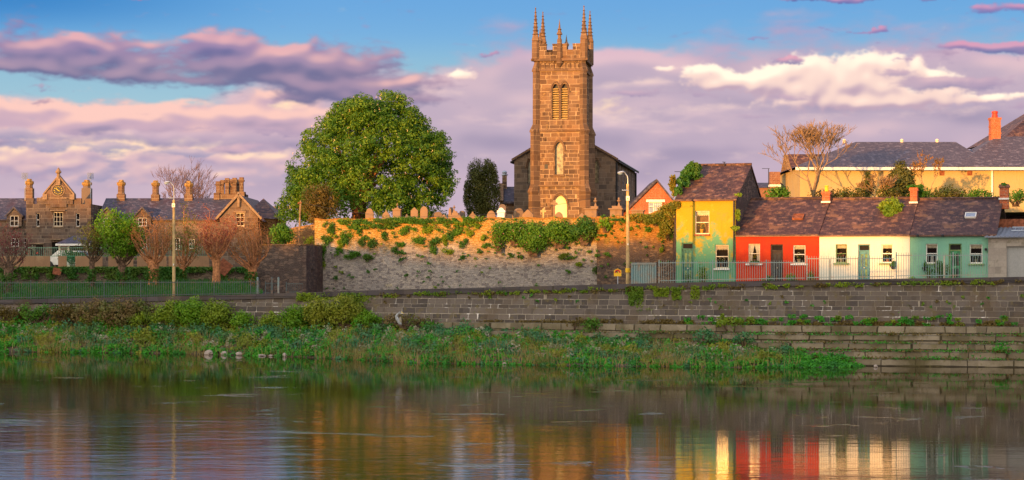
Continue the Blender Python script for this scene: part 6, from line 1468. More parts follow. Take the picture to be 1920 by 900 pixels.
o = quads('dry_grass', V_, N_, [L['bank_tan']], k=3); setp(o, 'dry straw coloured stalks among the bank weeds', 'grass', kind='stuff')
def bshrub(px, yt, yb, w_, lf, lb, off=1.1, dens=200, size=.085, **k):
    p = qpt(px, off); bush('bank_shrub', lb, 'shrub', px, p.y, yt-(5 if px < 720 else 0), yb, w_*1.3, L[lf], dens, size, depth=1.6, group='shrubs at the foot of the quay wall', **k)
for a in ((20, 572, 606, 70, 'bronze', 'brown green shrub at the left edge under the railing'), (75, 568, 604, 80, 'bushgreen', 'straggly green shrub second from the left edge'), (125, 566, 606, 60, 'bronze', 'brownish shrub left of the red brambles'), (178, 560, 618, 78, 'bramble', 'left mound of reddish bramble against the quay wall'), (205, 584, 622, 50, 'lime', 'bright green shrub between and in front of the two bramble mounds'), (265, 580, 620, 48, 'ivy_lit', 'yellow green shrub in front of the tallest bramble mound'), (240, 556, 616, 96, 'bramble', 'right and tallest mound of reddish bramble below the railing'), (172, 585, 622, 46, 'ivy_lit', 'yellow green growth in front of the left bramble mound'), (318, 560, 618, 66, 'ivy_lit', 'bright shrub just left of the left lamp post'), (362, 556, 618, 62, 'lime', 'lush light green shrub right of the left lamp post'), (408, 560, 620, 58, 'ivy_lit', 'light green shrub reaching the coping left of the bare stones'), (456, 582, 622, 44, 'lime', 'rounded shrub under the bare stretch of pale stones'), (508, 584, 622, 48, 'ivy_lit', 'low yellow green shrub below the blue gate posts'), (552, 570, 622, 46, 'lime', 'upright green shrub right of the blue gate posts'), (600, 556, 620, 60, 'bank_yellow', 'yellow flowering growth over the coping, left half'), (648, 552, 614, 66, 'bank_yellow', 'yellow flowering growth over the coping, right half'), (688, 578, 620, 50, 'lime', 'round bright green bush left of the dry brambles'), (762, 584, 612, 84, 'bramble', 'dry brown brambles where the grey heron stands'), (808, 596, 622, 34, 'bushgreen', 'small dull shrub right of the dry brambles'), (1112, 592, 626, 36, 'bushgreen', 'green bush standing alone under the lamp post side of the wall'), (1078, 590, 618, 34, 'bronze', 'brown mossy bush left of the lone green bush'), (1370, 588, 620, 60, 'ivy_lit', 'yellowish straggling shrub on the wall ledge below the red cottage'), (1325, 612, 645, 44, 'bank_blue', 'grey green shrub low on the stone footing'), (1395, 618, 648, 40, 'bank_blue', 'pale green shrub on the footing below the yellowish one'), (1880, 642, 672, 40, 'bank_green', 'dark green clump on the stepped footing at the right edge')):
    off = 1.1 if a[0] < 1300 else (1.0 if a[2] < 622 else 3.0); bshrub(*a[:4], a[4], a[5], off, 330, .075, lump=.27)
# ivy, moss and tufts on the quay wall
P = []; sl_ = []
def qt(px, py, w_, h_, n, m_, off=.12):
    for_ = qpt(px, off); d = for_.y; v = rng.uniform(-1, 1, (n, 3)); 
    P.append(np.stack([X(px, d)+v[:, 0]*w_*d/F/2, d+v[:, 1]*.06+v[:, 0]*w_*d/F/2*-.33, Z(py, d)+v[:, 2]*h_*d/F/2], 1)); sl_.append(np.full(n, m_))
for px, py, w_, h_, n in ((1195,548,22,22,420),(1186,560,14,26,220),(1200,572,12,30,240),(1218,585,14,16,120),(1240,548,28,16,420),(1268,550,16,24,320),(1303,548,16,26,240),(1180,545,14,14,160),(1352,585,10,30,130),(672,560,70,22,900),(600,556,90,14,700),(570,560,30,10,200)): qt(px, py, w_, h_, n, 0)
for k in range(150):
    px = rng.uniform(700, 1920); qt(px, interp(px, QY)+rng.uniform(6, 13), rng.uniform(6, 22), 5, 26, rng.choice([0, 0, 2]))
for k in range(70):
    px = rng.uniform(1280, 1920); qt(px, rng.uniform(592, 610), rng.uniform(6, 16), rng.uniform(4, 10), 45, rng.choice([1, 1, 0]), .4)
for k in range(120):
    px = rng.uniform(1080, 1900) if k % 3 else rng.uniform(720, 1100); qt(px, interp(px, [(700, 612), (1100, 604), (1300, 606), (1900, 611)])+rng.normal(0, 2.5), rng.uniform(12, 34), rng.uniform(4, 10), 60, 2, .34)
for k in range(60): qt(rng.uniform(720, 1920), rng.uniform(550, 600), 5, 5, 14, rng.choice([0, 1, 2]))
P = np.concatenate(P); o = leaf_mesh('wall_creepers', P, .065, None, None, np.tile([0, -1, .4], (len(P), 1)), slots=np.concatenate(sl_), mats=[L['ivy_lit'], L['bank_green'], L['moss']]); setp(o, 'creepers, moss and tufts growing on the face of the quay wall', 'plants', kind='stuff')
P = []
for k in range(420): 
    px = rng.uniform(1000, 1950); o_, zz = [(1.3, 1.55), (2.1, 1.14), (2.9, .74), (3.7, .36)][rng.integers(0, 4)]; p = qpt(px, o_+.4); n = 22; w__ = rng.uniform(.08, .4); P.append(np.stack([p.x+rng.normal(0, w__, n), p.y+rng.normal(0, .1, n), zz+np.abs(rng.normal(0, .03+.08*rng.random(), n))], 1))
P = np.concatenate(P); o = leaf_mesh('ledge_tufts', P, .06, None, None, np.tile([0, -.5, .8], (len(P), 1)), slots=np.repeat(rng.choice([0, 1, 2, 2], len(P)//22), 22), mats=[L['bank_green'], L['ivy'], L['moss']]); setp(o, 'green tufts on the ledges of the stepped stone footing', 'plants', kind='stuff')
# ------------------------------------------------------------------ churchyard
def stone(px, ytop, wpx, shape, label, d=162.0, mt=None, th=.16, tilt=0.0, name='headstone', group='headstones along the churchyard wall', yaw=-.2):
    w_ = wpx*d/F/2; x = X(px, d); h = Z(ytop, d)-UZ; s_ = w_
    if shape == 'round': pts = [(-w_, 0), (w_, 0), (w_, h-s_*.9)]+[(w_*math.cos(a), h-s_*.9+s_*.9*math.sin(a)) for a in np.linspace(.15, math.pi-.15, 9)]+[(-w_, h-s_*.9)]
    elif shape == 'shoulder': pts = [(-w_, 0), (w_, 0), (w_, h-s_*1.0), (w_*.82, h-s_*.9)]+[(w_*.8*math.cos(a), h-s_*.85+s_*.85*math.sin(a)) for a in np.linspace(.1, math.pi-.1, 9)]+[(-w_*.82, h-s_*.9), (-w_, h-s_)]
    elif shape == 'point': pts = [(-w_, 0), (w_, 0), (w_*1.02, h-s_*.95), (0, h), (-w_*1.02, h-s_*.95)]
    elif shape == 'gothic': pts = [(-w_, 0), (w_, 0)]+[(q[0], q[1]) for q in arch_pts(-w_, w_, h-s_*1.2, h)[::-1]]
    elif shape == 'ogee': pts = [(-w_, 0), (w_, 0), (w_, h-s_*1.3), (w_*.85, h-s_*1.1), (w_*.8, h-s_*.95), (w_*.45, h-s_*.6), (w_*.2, h-s_*.4), (w_*.17, h-.03), (0, h), (-w_*.17, h-.03), (-w_*.2, h-s_*.4), (-w_*.45, h-s_*.6), (-w_*.8, h-s_*.95), (-w_*.85, h-s_*1.1), (-w_, h-s_*1.3)]
    elif shape == 'marble': pts = [(-w_*.8, 0), (w_*.8, 0), (w_*.8, h-s_*1.25), (w_, h-s_*1.15), (w_*.95, h-s_*.75), (w_*.6, h-s_*.5), (w_*.35, h-s_*.12), (0, h), (-w_*.35, h-s_*.12), (-w_*.6, h-s_*.5), (-w_*.95, h-s_*.75), (-w_, h-s_*1.15), (-w_*.8, h-s_*1.25)]
    elif shape == 'broken': pts = [(-w_, 0), (w_, 0), (w_*.7, h-s_*.9), (w_*.1, h-s_*.1), (-w_*.15, h), (-w_*.5, h-s_*.5), (-w_, h-s_*.3)]
    elif shape == 'obelisk': pts = [(-w_, 0), (w_, 0), (w_*.5, h-.2), (0, h), (-w_*.5, h-.2)]; th = .5
    b = MB(True); b.prism([(a, c+.0) for a, c in pts], -th/2, th/2)
    o = b.build(name, mt or M['tomb'], None, bevel=.015); o.location = (x, d, UZ-.05); o.rotation_euler = (rng.normal(0, .02), tilt, yaw+rng.normal(0, .1)); setp(o, label, 'headstone', group); return o
for a in ((693,389.5,15.5,'shoulder','broad round-topped headstone, leftmost on the wall by the chestnut trunk'), (724,393,14,'ogee','small ogee headstone with a knob, between the leftmost one and the urn monument'),
    (777,387.5,13.5,'point','headstone with a straight pointed top, left of the tall rounded one'), (795,385.5,14.5,'gothic','tall narrow headstone with a rounded point under the right side of the chestnut'),
    (833,401,14,'broken','low headstone with a broken slanting top'), (886,395.5,15,'ogee','low headstone with shoulders and a knob, left of the dark yew'),
    (921,393.5,16,'gothic','squat orange headstone with blunt pointed top in front of the yew'), (956,400,13.5,'round','very low round-topped headstone right of the white one'),
    (990,391,21,'point','widest headstone, pointed, beside the left corner of the tower'), (1048,396,15,'gothic','leaning headstone in front of the tower door, right of the tall cross'), (1091,398,10,'point','tiny pale gabled headstone at the right corner of the tower'), (1160,404,9,'round','small pale rounded stone below the right-hand urn monument')): stone(*a)
stone(763, 400, 12, 'ogee', 'small dark headstone in shade behind the row, left of the pointed one', 166, M['tomb_dark'])
stone(820, 396, 16, 'round', 'headstone with a dark left half, right of the sky gap beside the chestnut', 163, M['tomb'], th=.5, yaw=.35)
stone(846, 387.5, 9, 'obelisk', 'slim tapering stone just left of the small urn monument', 163)
stone(867, 394, 10, 'round', 'narrow dark round headstone right of the small urn monument', 163, M['tomb_dark'], th=.3)
stone(940, 388, 16.5, 'marble', 'bright white marble headstone with curved shoulders', 161, M['tomb_white'])
stone(971, 389, 16.5, 'gothic', 'leaning rounded headstone left of the widest pointed one', 163, th=.4, yaw=.3, tilt=.06)
stone(942, 381.5, 13, 'round', 'tall grey headstone in shade right behind the white marble one', 169, M['tomb_dark'])
b = MB(True); b.prism([(-.5,0),(.5,0),(.45,.35),(-.45,.35)], -.3, .3); o = b.build('grave_slab', M['tomb_dark'], None); o.location = (X(900,163), 163, UZ+.1); setp(o, 'dark flat grave slab just right of the knobbed headstone by the yew', 'grave')
def urn_profile(s): return [(0,0),(.12*s,0),(.10*s,.06*s),(.05*s,.14*s),(.06*s,.2*s),(.24*s,.34*s),(.30*s,.46*s),(.30*s,.5*s),(.14*s,.54*s),(.12*s,.62*s),(.16*s,.72*s),(.12*s,.84*s),(0,.92*s)]
def monument(px, label, d, steps, ybody, urn_px, urn_top, usc=1.0, name='urn_monument'):
    x = X(px, d); t = thing(name, label, 'monument', (x, d, UZ), -.12, 'carved monuments in the churchyard'); k = d/F
    b = MB(True)
    for (x0_, x1_, ya_, yb_, dep) in steps: b.box((x0_-px)*k, (x1_-px)*k, -dep, dep, Z(yb_, d)-UZ, Z(ya_, d)-UZ)
    b.build('pedestal', M['tomb'], t, bevel=.02)
    u = MB(True); zt_ = Z(urn_top, d)-UZ; zb_ = Z(steps[-1][2], d)-UZ; s_ = (zt_-zb_)/1.3; ux = (urn_px-px)*k
    u.lathe((ux, 0, zb_), [(.30*s_,0),(.22*s_,.12*s_),(.12*s_,.38*s_)], 4); u.lathe((ux, 0, zb_+.36*s_), urn_profile(s_), 14); u.build('urn', M['tomb'], t)
monument(745, 'pedestal monument with a slim urn below the chestnut crown', 162, [(737.5,752,394,414,.3), (736,753.5,392,394,.36), (740,749,390,392,.2)], 394, 745, 380.5)
monument(854, 'low sloping monument topped by a small urn', 162, [(842,866,406,414,.45), (844,864,403,406,.38), (848,860,399,403,.25), (850,857,396,399,.15)], 406, 851.5, 384.5)
monument(1110, 'large box tomb with an urn at the right corner of the tower', 163, [(1098,1120,393,414,.9), (1096,1122,391,393,1.0), (1108,1122,387,391,.4)], 393, 1116.5, 370)
monument(1156, 'stepped box tomb with an urn, left of the right lamp post', 163, [(1145,1167,393.5,414,.8), (1142,1169,391,393.5,.95), (1148,1166,386.5,391,.5)], 393, 1160.5, 369.5)
monument(1197, 'low wide tomb with a round finial just right of the lamp post', 163, [(1185,1207,396,414,.8), (1183,1209,394,396,.9)], 396, 1188, 385.5)
def cross(px, d, ytop, wpx, label, mt):
    x = X(px, d); t = thing('celtic_cross', label, 'cross', (x, d, UZ), -.15); h = Z(ytop, d)-UZ; w_ = wpx*d/F/2; zc_ = h-w_*1.05; a = w_*.28
    b = MB(True); b.box(-a*1.3, a*1.3, -.14, .14, 0, .25); b.box(-a, a, -.08, .08, .25, h); b.box(-w_, -a-.001, -.078, .078, zc_-a, zc_+a); b.box(a+.001, w_, -.078, .078, zc_-a, zc_+a); b.build('shaft', mt, t, bevel=.012)
    r = MB(True); n = 20
    for i in range(n):
        a0, a1 = 2*math.pi*i/n, 2*math.pi*(i+1)/n; r.tube((w_*.68*math.cos(a0),0,zc_+w_*.68*math.sin(a0)), (w_*.68*math.cos(a1),0,zc_+w_*.68*math.sin(a1)), w_*.12, n=6)
    r.build('ring', mt, t)
cross(1039, 164, 375, 12.5, 'tall brown ringed cross in front of the tower door', M['tomb']); cross(1019, 161.5, 391, 10, 'small yellow ringed cross left of the tall brown one', M['pole_wood'])

# ------------------------------------------------------------------ street furniture
def lamp(px, off, ybase, ywood, ytopm, hx, hy, label, sign_y):
    p = qpt(px, -off); d = p.y; x = X(px, d); z0_ = Z(ybase, d)-.3
    t = thing('lamp_post', label, 'lamp post', (x, d, z0_), 0, 'timber lamp posts on the quay')
    b = MB(); b.tube((x, d, z0_), (x+.0, d, Z(ywood, d)), .108, .080, 12, True); b.build('pole', M['pole_wood'], t)
    b = MB(); z1_, z2_ = Z(ywood, d)-.3, Z(ytopm, d); k = d/F; hxw = X(hx, d); hz_ = Z(hy, d)
    pts = [(x, d, z1_), (x+.01, d, z2_-.25), (x-.03, d, z2_-.08), (x-.12, d, z2_+.02), (hxw+.2, d-.05, hz_+.06)]
    for i in range(4): b.tube(pts[i], pts[i+1], .028, n=8)
    b.build('arm', M['steel'], t)
    b = MB(); b.lathe((0,0,0), [(0,-.05),(.085,-.03),(.11,.02),(.08,.08),(0,.1)], 12, 2.0, 1.0); b.v = [(hxw+v[0], d-.06+v[1], hz_+v[2]+v[0]*.18) for v in b.v]; hd = b.build('lamp_head', M['steel'], t)
    b = MB(); b.lathe((hxw-.03, d-.06, hz_-.05), [(0,-.06),(.07,-.04),(.09,.0)], 10, 1.6, 1); b.build('lamp_glass', M['glasslamp'], hd)
    b = MB(); zs = Z(sign_y, d); b.box(x-.105, x+.095, d-.15, d-.135, zs-.13, zs+.13); pl = b.build('warning_plate', M['white'], t)
    b = MB(); b.prism([(x-.06, zs-.06), (x+.05, zs-.06), (x-.005, zs+.06)], d-.156, d-.151); b.build('warning_triangle', M['yellow'], pl)
    b = MB(); zb_ = zs+.45; b.tube((x-.32, d-.1, zb_), (x+.06, d-.1, zb_), .02, n=5)
    for k_ in range(3): b.lathe((x-.3+k_*.1, d-.1, zb_), [(0,-.03),(.035,0),(.02,.05),(0,.07)], 6)
    b.build('insulators', M['steel'], t)
    return t, x, d
lt, lx_, ld_ = lamp(1177, .8, 532, 345, 327, 1164, 324, 'timber lamp post in front of the brown wall, right of the yellow sign', 372)
b = MB(); b.lathe((lx_, ld_, Z(511, ld_)), [(.13,0),(.14,.02),(.14,.22),(.13,.25)], 12); b.build('yellow_band', M['yellow'], lt)
b = MB(); b.box(lx_-.03, lx_+.03, ld_-.15, ld_-.125, Z(458,ld_)-.05, Z(458,ld_)+.04); b.build('number_tag', M['white'], lt)
lt2, lx2, ld2 = lamp(326, .9, 553, 375, 346, 313.5, 342.5, 'timber lamp post behind the left railing among the pollards', 385)
b = MB(); b.box(lx2-.035, lx2+.035, ld2-.15, ld2-.125, Z(496,ld2)-.06, Z(496,ld2)+.05); b.build('number_tag', M['white'], lt2)
# thin leaning pole and cables
d = 160.5; t = thing('utility_pole', 'thin pale leaning pole behind the dark corner wall', 'pole', (X(560,d), d, Z(455,d)-.6)); b = MB(); b.tube((X(560,d), d, Z(455,d)-.6), (X(563.5,d), d, Z(376,d)), .085, .06, 8, True); b.build('pole', M['twig'], t)
b = MB(); b.box(X(559,d), X(566,d), d-.12, d-.08, Z(381,d), Z(379.5,d)); b.lathe((X(560,d), d-.1, Z(381,d)), [(0,-.1),(.06,-.05),(.05,.05),(0,.1)], 6); b.build('crossarm', M['rust'], t)
def cable(p0, p1, sag, label, r=.012, name='cable'):
    b = MB(); n = 30; prev = None
    for i in range(n+1):
        u = i/n; p = Vector(p0)*(1-u)+Vector(p1)*u; p.z -= sag*4*u*(1-u)
        if prev is not None: b.tube(prev, p, r, n=4)
        prev = p
    o = b.build(name, M['black']); setp(o, label, 'cable')
cable((X(563,160), 160.5, Z(379,160.5)), (lx_-.3, ld_-.1, Z(358.5,ld_)), 1.3, 'thin cable sagging across the headstones from leaning pole to right lamp post')
cable((X(562,160), 160.5, Z(380,160.5)), (X(484,176), 174, Z(396,174)), .25, 'short cable from the leaning pole to the gabled wing')
# yellow sign with a red arch
p = qpt(1158, -.5); d = p.y; x = X(1158, d); t = thing('warning_sign', 'yellow house-shaped sign with a red arch on a short steel post', 'sign', (x, d, Z(532,d)-.3))
b = MB(); b.tube((x+.01, d+.03, Z(532,d)-.3), (x+.01, d+.03, Z(516,d)), .028, n=8); b.build('post', M['steel'], t)
zz = lambda y: Z(y, d); k = d/F; w_ = 7*k
b = MB(); b.prism([(x-w_, zz(518)), (x+w_, zz(518)), (x+w_, zz(507)), (x, zz(503.3)), (x-w_, zz(507))], d-.02, d); pl_ = b.build('plate', M['yellow'], t)
b = MB(); out = [(x-w_*.84, zz(511.8))]+[(x+w_*.84*math.cos(a), zz(511.8)+w_*.95*math.sin(a)) for a in np.linspace(math.pi, 0, 11)]; inn = [(x+w_*.42*math.cos(a), zz(511.8)+w_*.42*math.sin(a)) for a in np.linspace(math.pi, 0, 11)]
for i in range(10): b.face([(out[i+1][0],d-.026,out[i+1][1]),(inn[i][0],d-.026,inn[i][1]),(inn[i+1][0],d-.026,inn[i+1][1]),(out[min(i+2,11)][0],d-.026,out[min(i+2,11)][1])])
b.build('arch_symbol', M['redpaint'], pl_)
b = MB(); b.lathe((x-.03, d-.03, zz(510.5)), [(0,-.04),(.035,0),(0,.05)], 6); b.obox((x-.06, d-.03, zz(509)), (1,0,.5), (0,1,0), (-.5,0,1), .07, .004, .02); b.build('figure_symbol', M['black'], pl_)
# faint painted letters at the foot of the churchyard wall
def glyph(ch):
    return {'M': [((0,0),(0,1)),((0,1),(.5,.4)),((.5,.4),(1,1)),((1,1),(1,0))], 'A': [((0,0),(.5,1)),((.5,1),(1,0)),((.2,.4),(.8,.4))], 'G': [((1,.9),(.1,.9)),((.1,.9),(.1,.1)),((.1,.1),(1,.1)),((1,.1),(1,.5)),((1,.5),(.5,.5))], 'U': [((0,1),(0,.1)),((0,.1),(1,.1)),((1,.1),(1,1))], 'R': [((0,0),(0,1)),((0,1),(.9,.9)),((.9,.9),(.9,.55)),((.9,.55),(0,.5)),((.4,.5),(1,0))]}[ch]
b = MB(); d = gwd(732)-.03; cw = 3.2*d/F; chh = 4.6*d/F
for i, ch_ in enumerate('MAGUR'):
    x0_ = X(724, d)+i*cw*1.08
    for (a, c) in glyph(ch_):
        p0 = Vector((x0_+a[0]*cw*.8, d, Z(537,d)+a[1]*chh)); p1 = Vector((x0_+c[0]*cw*.8, d, Z(537,d)+c[1]*chh)); v = p1-p0; b.obox((p0+p1)/2, v, (0,1,0), Vector((-v.z,0,v.x)), v.length/2+.015, .006, .025)
o = b.build('painted_letters', M['offwhite'], gw)
# small white stone tablet in the wall
b = MB(); d = gwd(765); b.box(X(757,d), X(772,d), d-.06, d+.02, Z(474,d), Z(463,d)); b.build('tablet', M['rock'], gw)
# railings
def railing(name, label, pxa, pxb, ztopf, zbf, off, mt, sp=.13, post=2.4, bw=.011, rails=(.12, .9), group=None, cat='railing', pmat=None):
    pa = qpt((pxa+pxb)/2, -off); t = thing(name, label, cat, (pa.x, pa.y, zbf((pxa+pxb)/2)), 0, group)
    n = max(2, int((X(pxb, qd(pxb))-X(pxa, qd(pxa)))/sp)); b = MB(); r = MB(); pts = []; ob = t.location.copy()
    for i in range(n+1):
        px = pxa+(pxb-pxa)*i/n; p = qpt(px, -off); z0_, z1_ = zbf(px), ztopf(px); pts.append((p.x, p.y, z0_, z1_))
        hh = z1_-.03+rng.uniform(-.02, .02); b.box(p.x-bw, p.x+bw, p.y-bw, p.y+bw, z0_, hh); b.lathe((p.x, p.y, hh), [(bw*1.2, 0), (0, .06)], 4)
    b.build('bars', mt, t)
    for f_ in rails:
        r = MB()
        for (a, c) in zip(pts[:-1], pts[1:]): za = a[2]+(a[3]-a[2])*f_; zc_ = c[2]+(c[3]-c[2])*f_; r.obox(((a[0]+c[0])/2, (a[1]+c[1])/2, (za+zc_)/2), Vector((c[0]-a[0], c[1]-a[1], zc_-za)), (0,1,0), (0,0,1), math.hypot(c[0]-a[0], c[1]-a[1])/2, .012, .02)
        r.build('rail', mt, t)
    step = max(1, int(post/sp))
    for i in range(0, n+1, step):
        q_ = pts[i]; c = MB(); c.box(q_[0]-.03, q_[0]+.03, q_[1]-.03, q_[1]+.03, q_[2]-.1, q_[3]+.04); c.build('post', pmat or mt, t)
    return t
railing('railing', 'long blue green railing along the verge at the left', -90, 478, lambda p: Z(interp(p, [(-90, 527), (480, 526)]), qd(p)+.6), lambda p: qtop(p)-.03, .6, M['rail_blue'], .16, 2.6, .013)
RG = 'peeling railing sections in front of the cottages'
def rz(y): return lambda p: Z(y, qd(p)+.35)
railing('railing', 'peeling railing in front of the green house and red cottage, its lowest section', 1232, 1508, lambda p: Z(488.5, qd(p)+.35), lambda p: qtop(p)-.02, .35, M['rail_grey'], .125, 2.9, .011, group=RG)
railing('railing', 'peeling railing in front of the white cottage, middle height section', 1512, 1676, lambda p: Z(480.5, qd(p)+.35), lambda p: qtop(p)-.02, .35, M['rail_grey'], .125, 2.9, .011, group=RG)
railing('railing', 'peeling railing in front of the pale green cottage, its highest section', 1680, 1852, lambda p: Z(474, qd(p)+.35), lambda p: qtop(p)-.02, .35, M['rail_grey'], .125, 2.9, .011, group=RG)
for px in (1555, 1755, 1770):
    p = qpt(px, -.5); b = MB(); b.tube((p.x, p.y, qtop(px)-.05), (p.x, p.y, Z(479 if px > 1700 else 486, p.y)), .035, n=8, cap=True); o = b.build('gate_post', M['rail_grey'] if px != 1770 else M['offwhite']); setp(o, {1555: 'slim grey post behind the railing left of the white cottage window', 1755: 'pale post in front of the spiky shrub', 1770: 'white post beside the green door of the pale green cottage'}[px], 'post')
# turquoise sheet gate at the left end of the railing
pg = qpt(1208, -.4); d = pg.y; t = thing('sheet_gate', 'weathered turquoise gate panel of flat bars beside the right lamp post', 'gate', (X(1208,d), d, qtop(1208)))
za, zb_ = qtop(1208)-.02, Z(493, d); b = MB(); x0_, x1_ = X(1184,d), X(1230,d)
def yq(x): return d-(x-X(1208,d))*.33
def seg(b, xa, xb, z0, z1, dy=0, hy=.012): b.obox(((xa+xb)/2, (yq(xa)+yq(xb))/2+dy, (z0+z1)/2), (1,-.33,0), (.33,1,0), (0,0,1), (xb-xa)/2*1.05, hy, (z1-z0)/2)
seg(b, x0_, x1_, za, zb_-.1, .02, .006); b.build('sheet', M['gate_turq'], t)
b = MB(); n = 11
for i in range(n): xx = x0_+(x1_-x0_)*(i+.3)/n; seg(b, xx, xx+.06, za, zb_-.1, -.02)
b.build('bars', M['rail_grey'], t)
b = MB(); seg(b, x0_, x1_, zb_-.1, zb_+.02, -.02, .035); seg(b, x0_, x0_+.08, za, zb_, -.02, .03); seg(b, x1_-.08, x1_, za, zb_, -.02, .03); b.build('gate_frame', M['gate_turq'], t)
# blue gate posts and wicket at the left
for i, (px, lb) in enumerate(((483, 'left bright blue gate post at the end of the left railing'), (510, 'middle blue gate post'), (522, 'right blue gate post with the low wicket'))):
    p = qpt(px, -.8); d = p.y; b = MB(); b.box(X(px,d)-.055, X(px,d)+.055, d-.055, d+.055, qtop(px)-.1, Z(522, d)); b.lathe((X(px,d), d, Z(522,d)), [(.07,0),(.075,.03),(0,.09)], 8); o = b.build('gate_post', M['gate_turq'] if i != 1 else M['rail_blue']); setp(o, lb, 'gate post', 'blue gate posts')
railing('wicket_gate', 'low grey green wicket right of the blue gate posts', 524, 555, lambda p: Z(530, qd(p)+.8), lambda p: qtop(p)-.02, .85, M['rail_blue'], .11, 9, .010, cat='gate')
railing('wicket_gate', 'thin bar gate between the left and middle blue gate posts', 485, 508, lambda p: Z(529, qd(p)+.8), lambda p: qtop(p)-.02, .85, M['rail_blue'], .15, 9, .008, cat='gate')
# terrace fence: boards and green railing
for pa, pb_, lb in ((-90, 12, 'tan board fence panel at the left edge above the terrace wall'), (18, 94, 'longest tan board panel, left of the white vehicle'), (109, 125, 'small tan board panel between the white vehicle and the green gate'), (141, 192, 'tan board panel behind the slender pollard'), (203, 250, 'tan board panel behind the bright green pollard'), (257, 312, 'orange tinted board panel behind the orange brown pollard'), (316, 392, 'brown board panel right of the left lamp post')):
    d = 152.2; b = MB(); b.box(X(pa,d), X(pb_,d), d, d+.05, Z(503,d), Z(480,d)); o = b.build('board_panel', M['panel']); setp(o, lb, 'fence panel', 'board panels on the terrace wall')
def trail(pa, pb_, yt, yb_, d, label, mt, sp=.16):
    t = thing('railing', label, 'railing', (X((pa+pb_)/2,d), d, Z(yb_,d))); b = MB(); x = X(pa,d)
    while x < X(pb_,d): b.box(x-.012, x+.012, d-.012, d+.012, Z(yb_,d), Z(yt,d)); x += sp
    b.build('bars', mt, t)
    for y in (yt+1.5, yb_-2): b = MB(); b.box(X(pa,d), X(pb_,d), d-.018, d+.018, Z(y,d)-.02, Z(y,d)+.02); b.build('rail', mt, t)
M['rail_green'] = plain('green_railing', (.16,.30,.20), .6, .2)
trail(-90, 310, 463, 482, 154, 'green railing above the board panels in front of the stone building', M['rail_green'])
trail(312, 396, 460, 482, 154.2, 'dark green railing right of the left lamp post on the terrace', M['door_dkgreen'])
trail(126, 140, 479, 503, 152.2, 'narrow green gate between two board panels', M['door_green'], .09)
# diamond board and leaning sheets
def board(cx_, cy_, w_, h_, rot, d, lb, mt): 
    b = MB(True); b.box(-w_/2, w_/2, -.02, .02, -h_/2, h_/2); o = b.build('rusty_board', mt); o.location = (X(cx_,d), d, Z(cy_,d)); o.rotation_euler = (-.1, rot, 0); setp(o, lb, 'board')
board(420, 501, .95, 1.0, R(38), 149.6, 'diamond-set rusty brown board hanging by the red tipped pollard', M['rust']); board(107, 509, .62, .50, R(12), 151.5, 'small tilted brown board against the ivy wall', M['rust']); board(440, 535, 1.2, .8, R(8), 149.2, 'rusty sheet leaning low behind the railing', M['rust'])
# white vehicle on the terrace, mostly hidden
d = 157; t = thing('parked_car', 'white car mostly hidden behind the board panels and railing', 'car', (X(131,d), d, TZ), R(74)); b = MB(True)
b.prismx([(-2.0,.35),(-1.9,.8),(-1.5,.95),(-1.0,1.42),(.6,1.45),(1.2,1.0),(1.95,.85),(2.05,.35)][::-1], -.8, .8); b.build('body', M['white'], t, bevel=.06)
for sx_ in (-.8, .8):
    for sy_ in (-1.25, 1.3):
        b = MB(True); n = 16; b.prismx([(sy_+.32*math.cos(a), .32+.32*math.sin(a)) for a in [2*math.pi*i/n for i in range(n)]], sx_-.1, sx_+.1); b.build('wheel', M['black'], t)
for sx_ in (-.62, .62): b = MB(True); b.box(sx_-.1, sx_+.1, -2.03, -1.9, .7, .95); b.build('tail_light', M['redpaint'], t)
b = MB(True); b.face([(-.65,-1.52,.98),(.65,-1.52,.98),(.6,-1.07,1.38),(-.6,-1.07,1.38)]); b.build('rear_window', M['black'], t)
bush('bush', 'dark leafy bush hiding most of the white car', 'bush', 134, 154.8, 464, 492, 54, L['ivy'], 300, .08)
# standing figure-like white statue by the doorway and two red blooms
d = 160; t = thing('flowering_bush', 'tall pale blossoming bush by the left doorway of the stone building', 'bush', (X(63,d), d, TZ)); leaf_mesh('foliage', blob(63, 468, d, 9, 24, 500, .25), .05, L['bank_pale'], t, org=(X(63,d), d, TZ)); b = MB(); b.tube((X(63,d),d,TZ), (X(63,d),d,Z(470,d)), .04, n=5); b.build('stems', M['bark'], t)
for px, lb in ((49, 'red flower ball left of the pale blossoming bush'), (70, 'small red flower ball right of the pale blossoming bush')):
    t = thing('red_flowers', lb, 'flowers', (X(px,158), 158, TZ)); leaf_mesh('petals', blob(px, 474.5, 158, 4 if px < 60 else 3, 5, 90, .1), .045, M['redpaint'], t, org=(X(px,158), 158, TZ)); b = MB(); b.tube((X(px,158),158,TZ), (X(px,158),158,Z(475,158)), .02, n=4); b.build('stem', M['bark'], t)
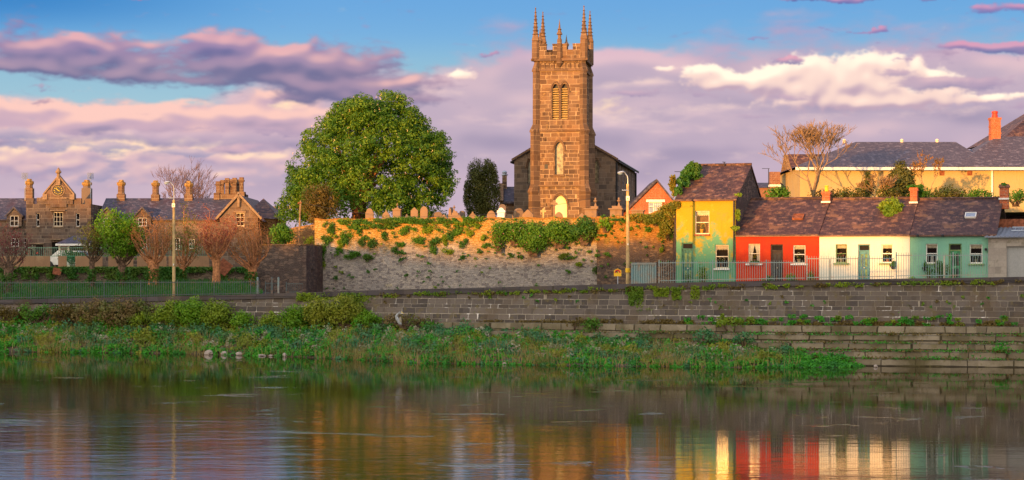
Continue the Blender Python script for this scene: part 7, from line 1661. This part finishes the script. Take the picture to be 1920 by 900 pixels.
# rocks at the waterline
def rock(px, py, w_, h_, lb, dd=0):
    d = wd(px)+.0+dd; b = MB(True); b.smooth = False; n = 9; me = []
    seed = rng.random()*9; x = X(px, d); k = d/F
    for i in range(n):
        for j in range(5):
            def pt(i, j):
                a = 2*math.pi*(i % n)/n; e = -math.pi/2+math.pi*j/5; r_ = 1+.28*math.sin(a*3+seed+j)+.18*math.sin(a*5+seed*2); return (math.cos(a)*math.cos(e)*r_*w_*k/2, math.sin(a)*math.cos(e)*r_*w_*k/2, math.sin(e)*h_*k/2*(1+.2*math.sin(a*2+seed)))
            b.face([pt(i,j), pt(i+1,j), pt(i+1,j+1), pt(i,j+1)])
    o = b.build('rock', M['rock']); o.location = (x, d, h_*k*.28); setp(o, lb, 'rock', 'pale rocks at the water edge')
for a in ((393,661,15,11,'largest pale rock, leftmost of the group at the water edge'), (421,661,12,9,'second pale rock from the left'), (449,663,14,8,'third pale rock with grass behind'), (492,664,16,4,'flat pale rock near the middle of the group'), (534,664,12,9,'upright pointed pale rock, rightmost of the group'), (508,664,10,4,'small flat rock just left of the pointed one'), (946,674,7,5,'single small rock at the edge below the church'), (1642,684,7,6,'little white rock at the right tip of the bank')): rock(*a)
# grey heron
p = bank_pt(749, .34); d = p[1]; x = X(749, d); zg_ = Z(621, d)
t = thing('heron', 'grey heron standing hunched among the brambles below the quay wall', 'bird', (x, d, zg_))
vs = [(.02,0,.55),(-.14,0,.72),(-.20,0,.90),(-.08,0,1.02),(.02,0,1.10),(.09,0,1.13),(.05,0,.42),(.12,0,.34)]; ed = [(0,1),(1,2),(2,3),(3,4),(4,5),(0,6),(6,7)]; rad = [.12,.12,.07,.045,.05,.035,.08,.03]
# body, breast, S-neck and head as one skin
me = bpy.data.meshes.new('body'); me.from_pydata(vs, ed, []); bo = link_mesh('body', me, t); sk = bo.modifiers.new('skin', 'SKIN')
for i, r_ in enumerate(rad): me.skin_vertices[0].data[i].radius = (r_, r_)
me.skin_vertices[0].data[0].use_root = True; bo.modifiers.new('sub', 'SUBSURF').levels = 2; bo.modifiers['sub'].render_levels = 2; me.materials.append(M['rock'])
M['heron'] = plain('heron_plumage', (.36,.37,.36), .8, .2, 12); me.materials[0] = M['heron']
b = MB(True); b.tube((.10,0,1.13), (.26,-.02,1.02), .022, .005, 6); b.build('bill', M['flower_yellow'], t)
for s_ in (-.03, .04): b = MB(True); b.tube((.02,s_,.45), (.03,s_,.22), .016, n=5); b.tube((.03,s_,.22), (0,s_,-.1), .012, n=5); b.build('leg', M['bark'], t)
b = MB(True); b.lathe((.05,0,.0), [(0,.42),(.07,.5),(.085,.62),(.05,.78),(0,.84)], 8, 1.2, 1.3); b.build('wing', M['tomb_grey'], t)
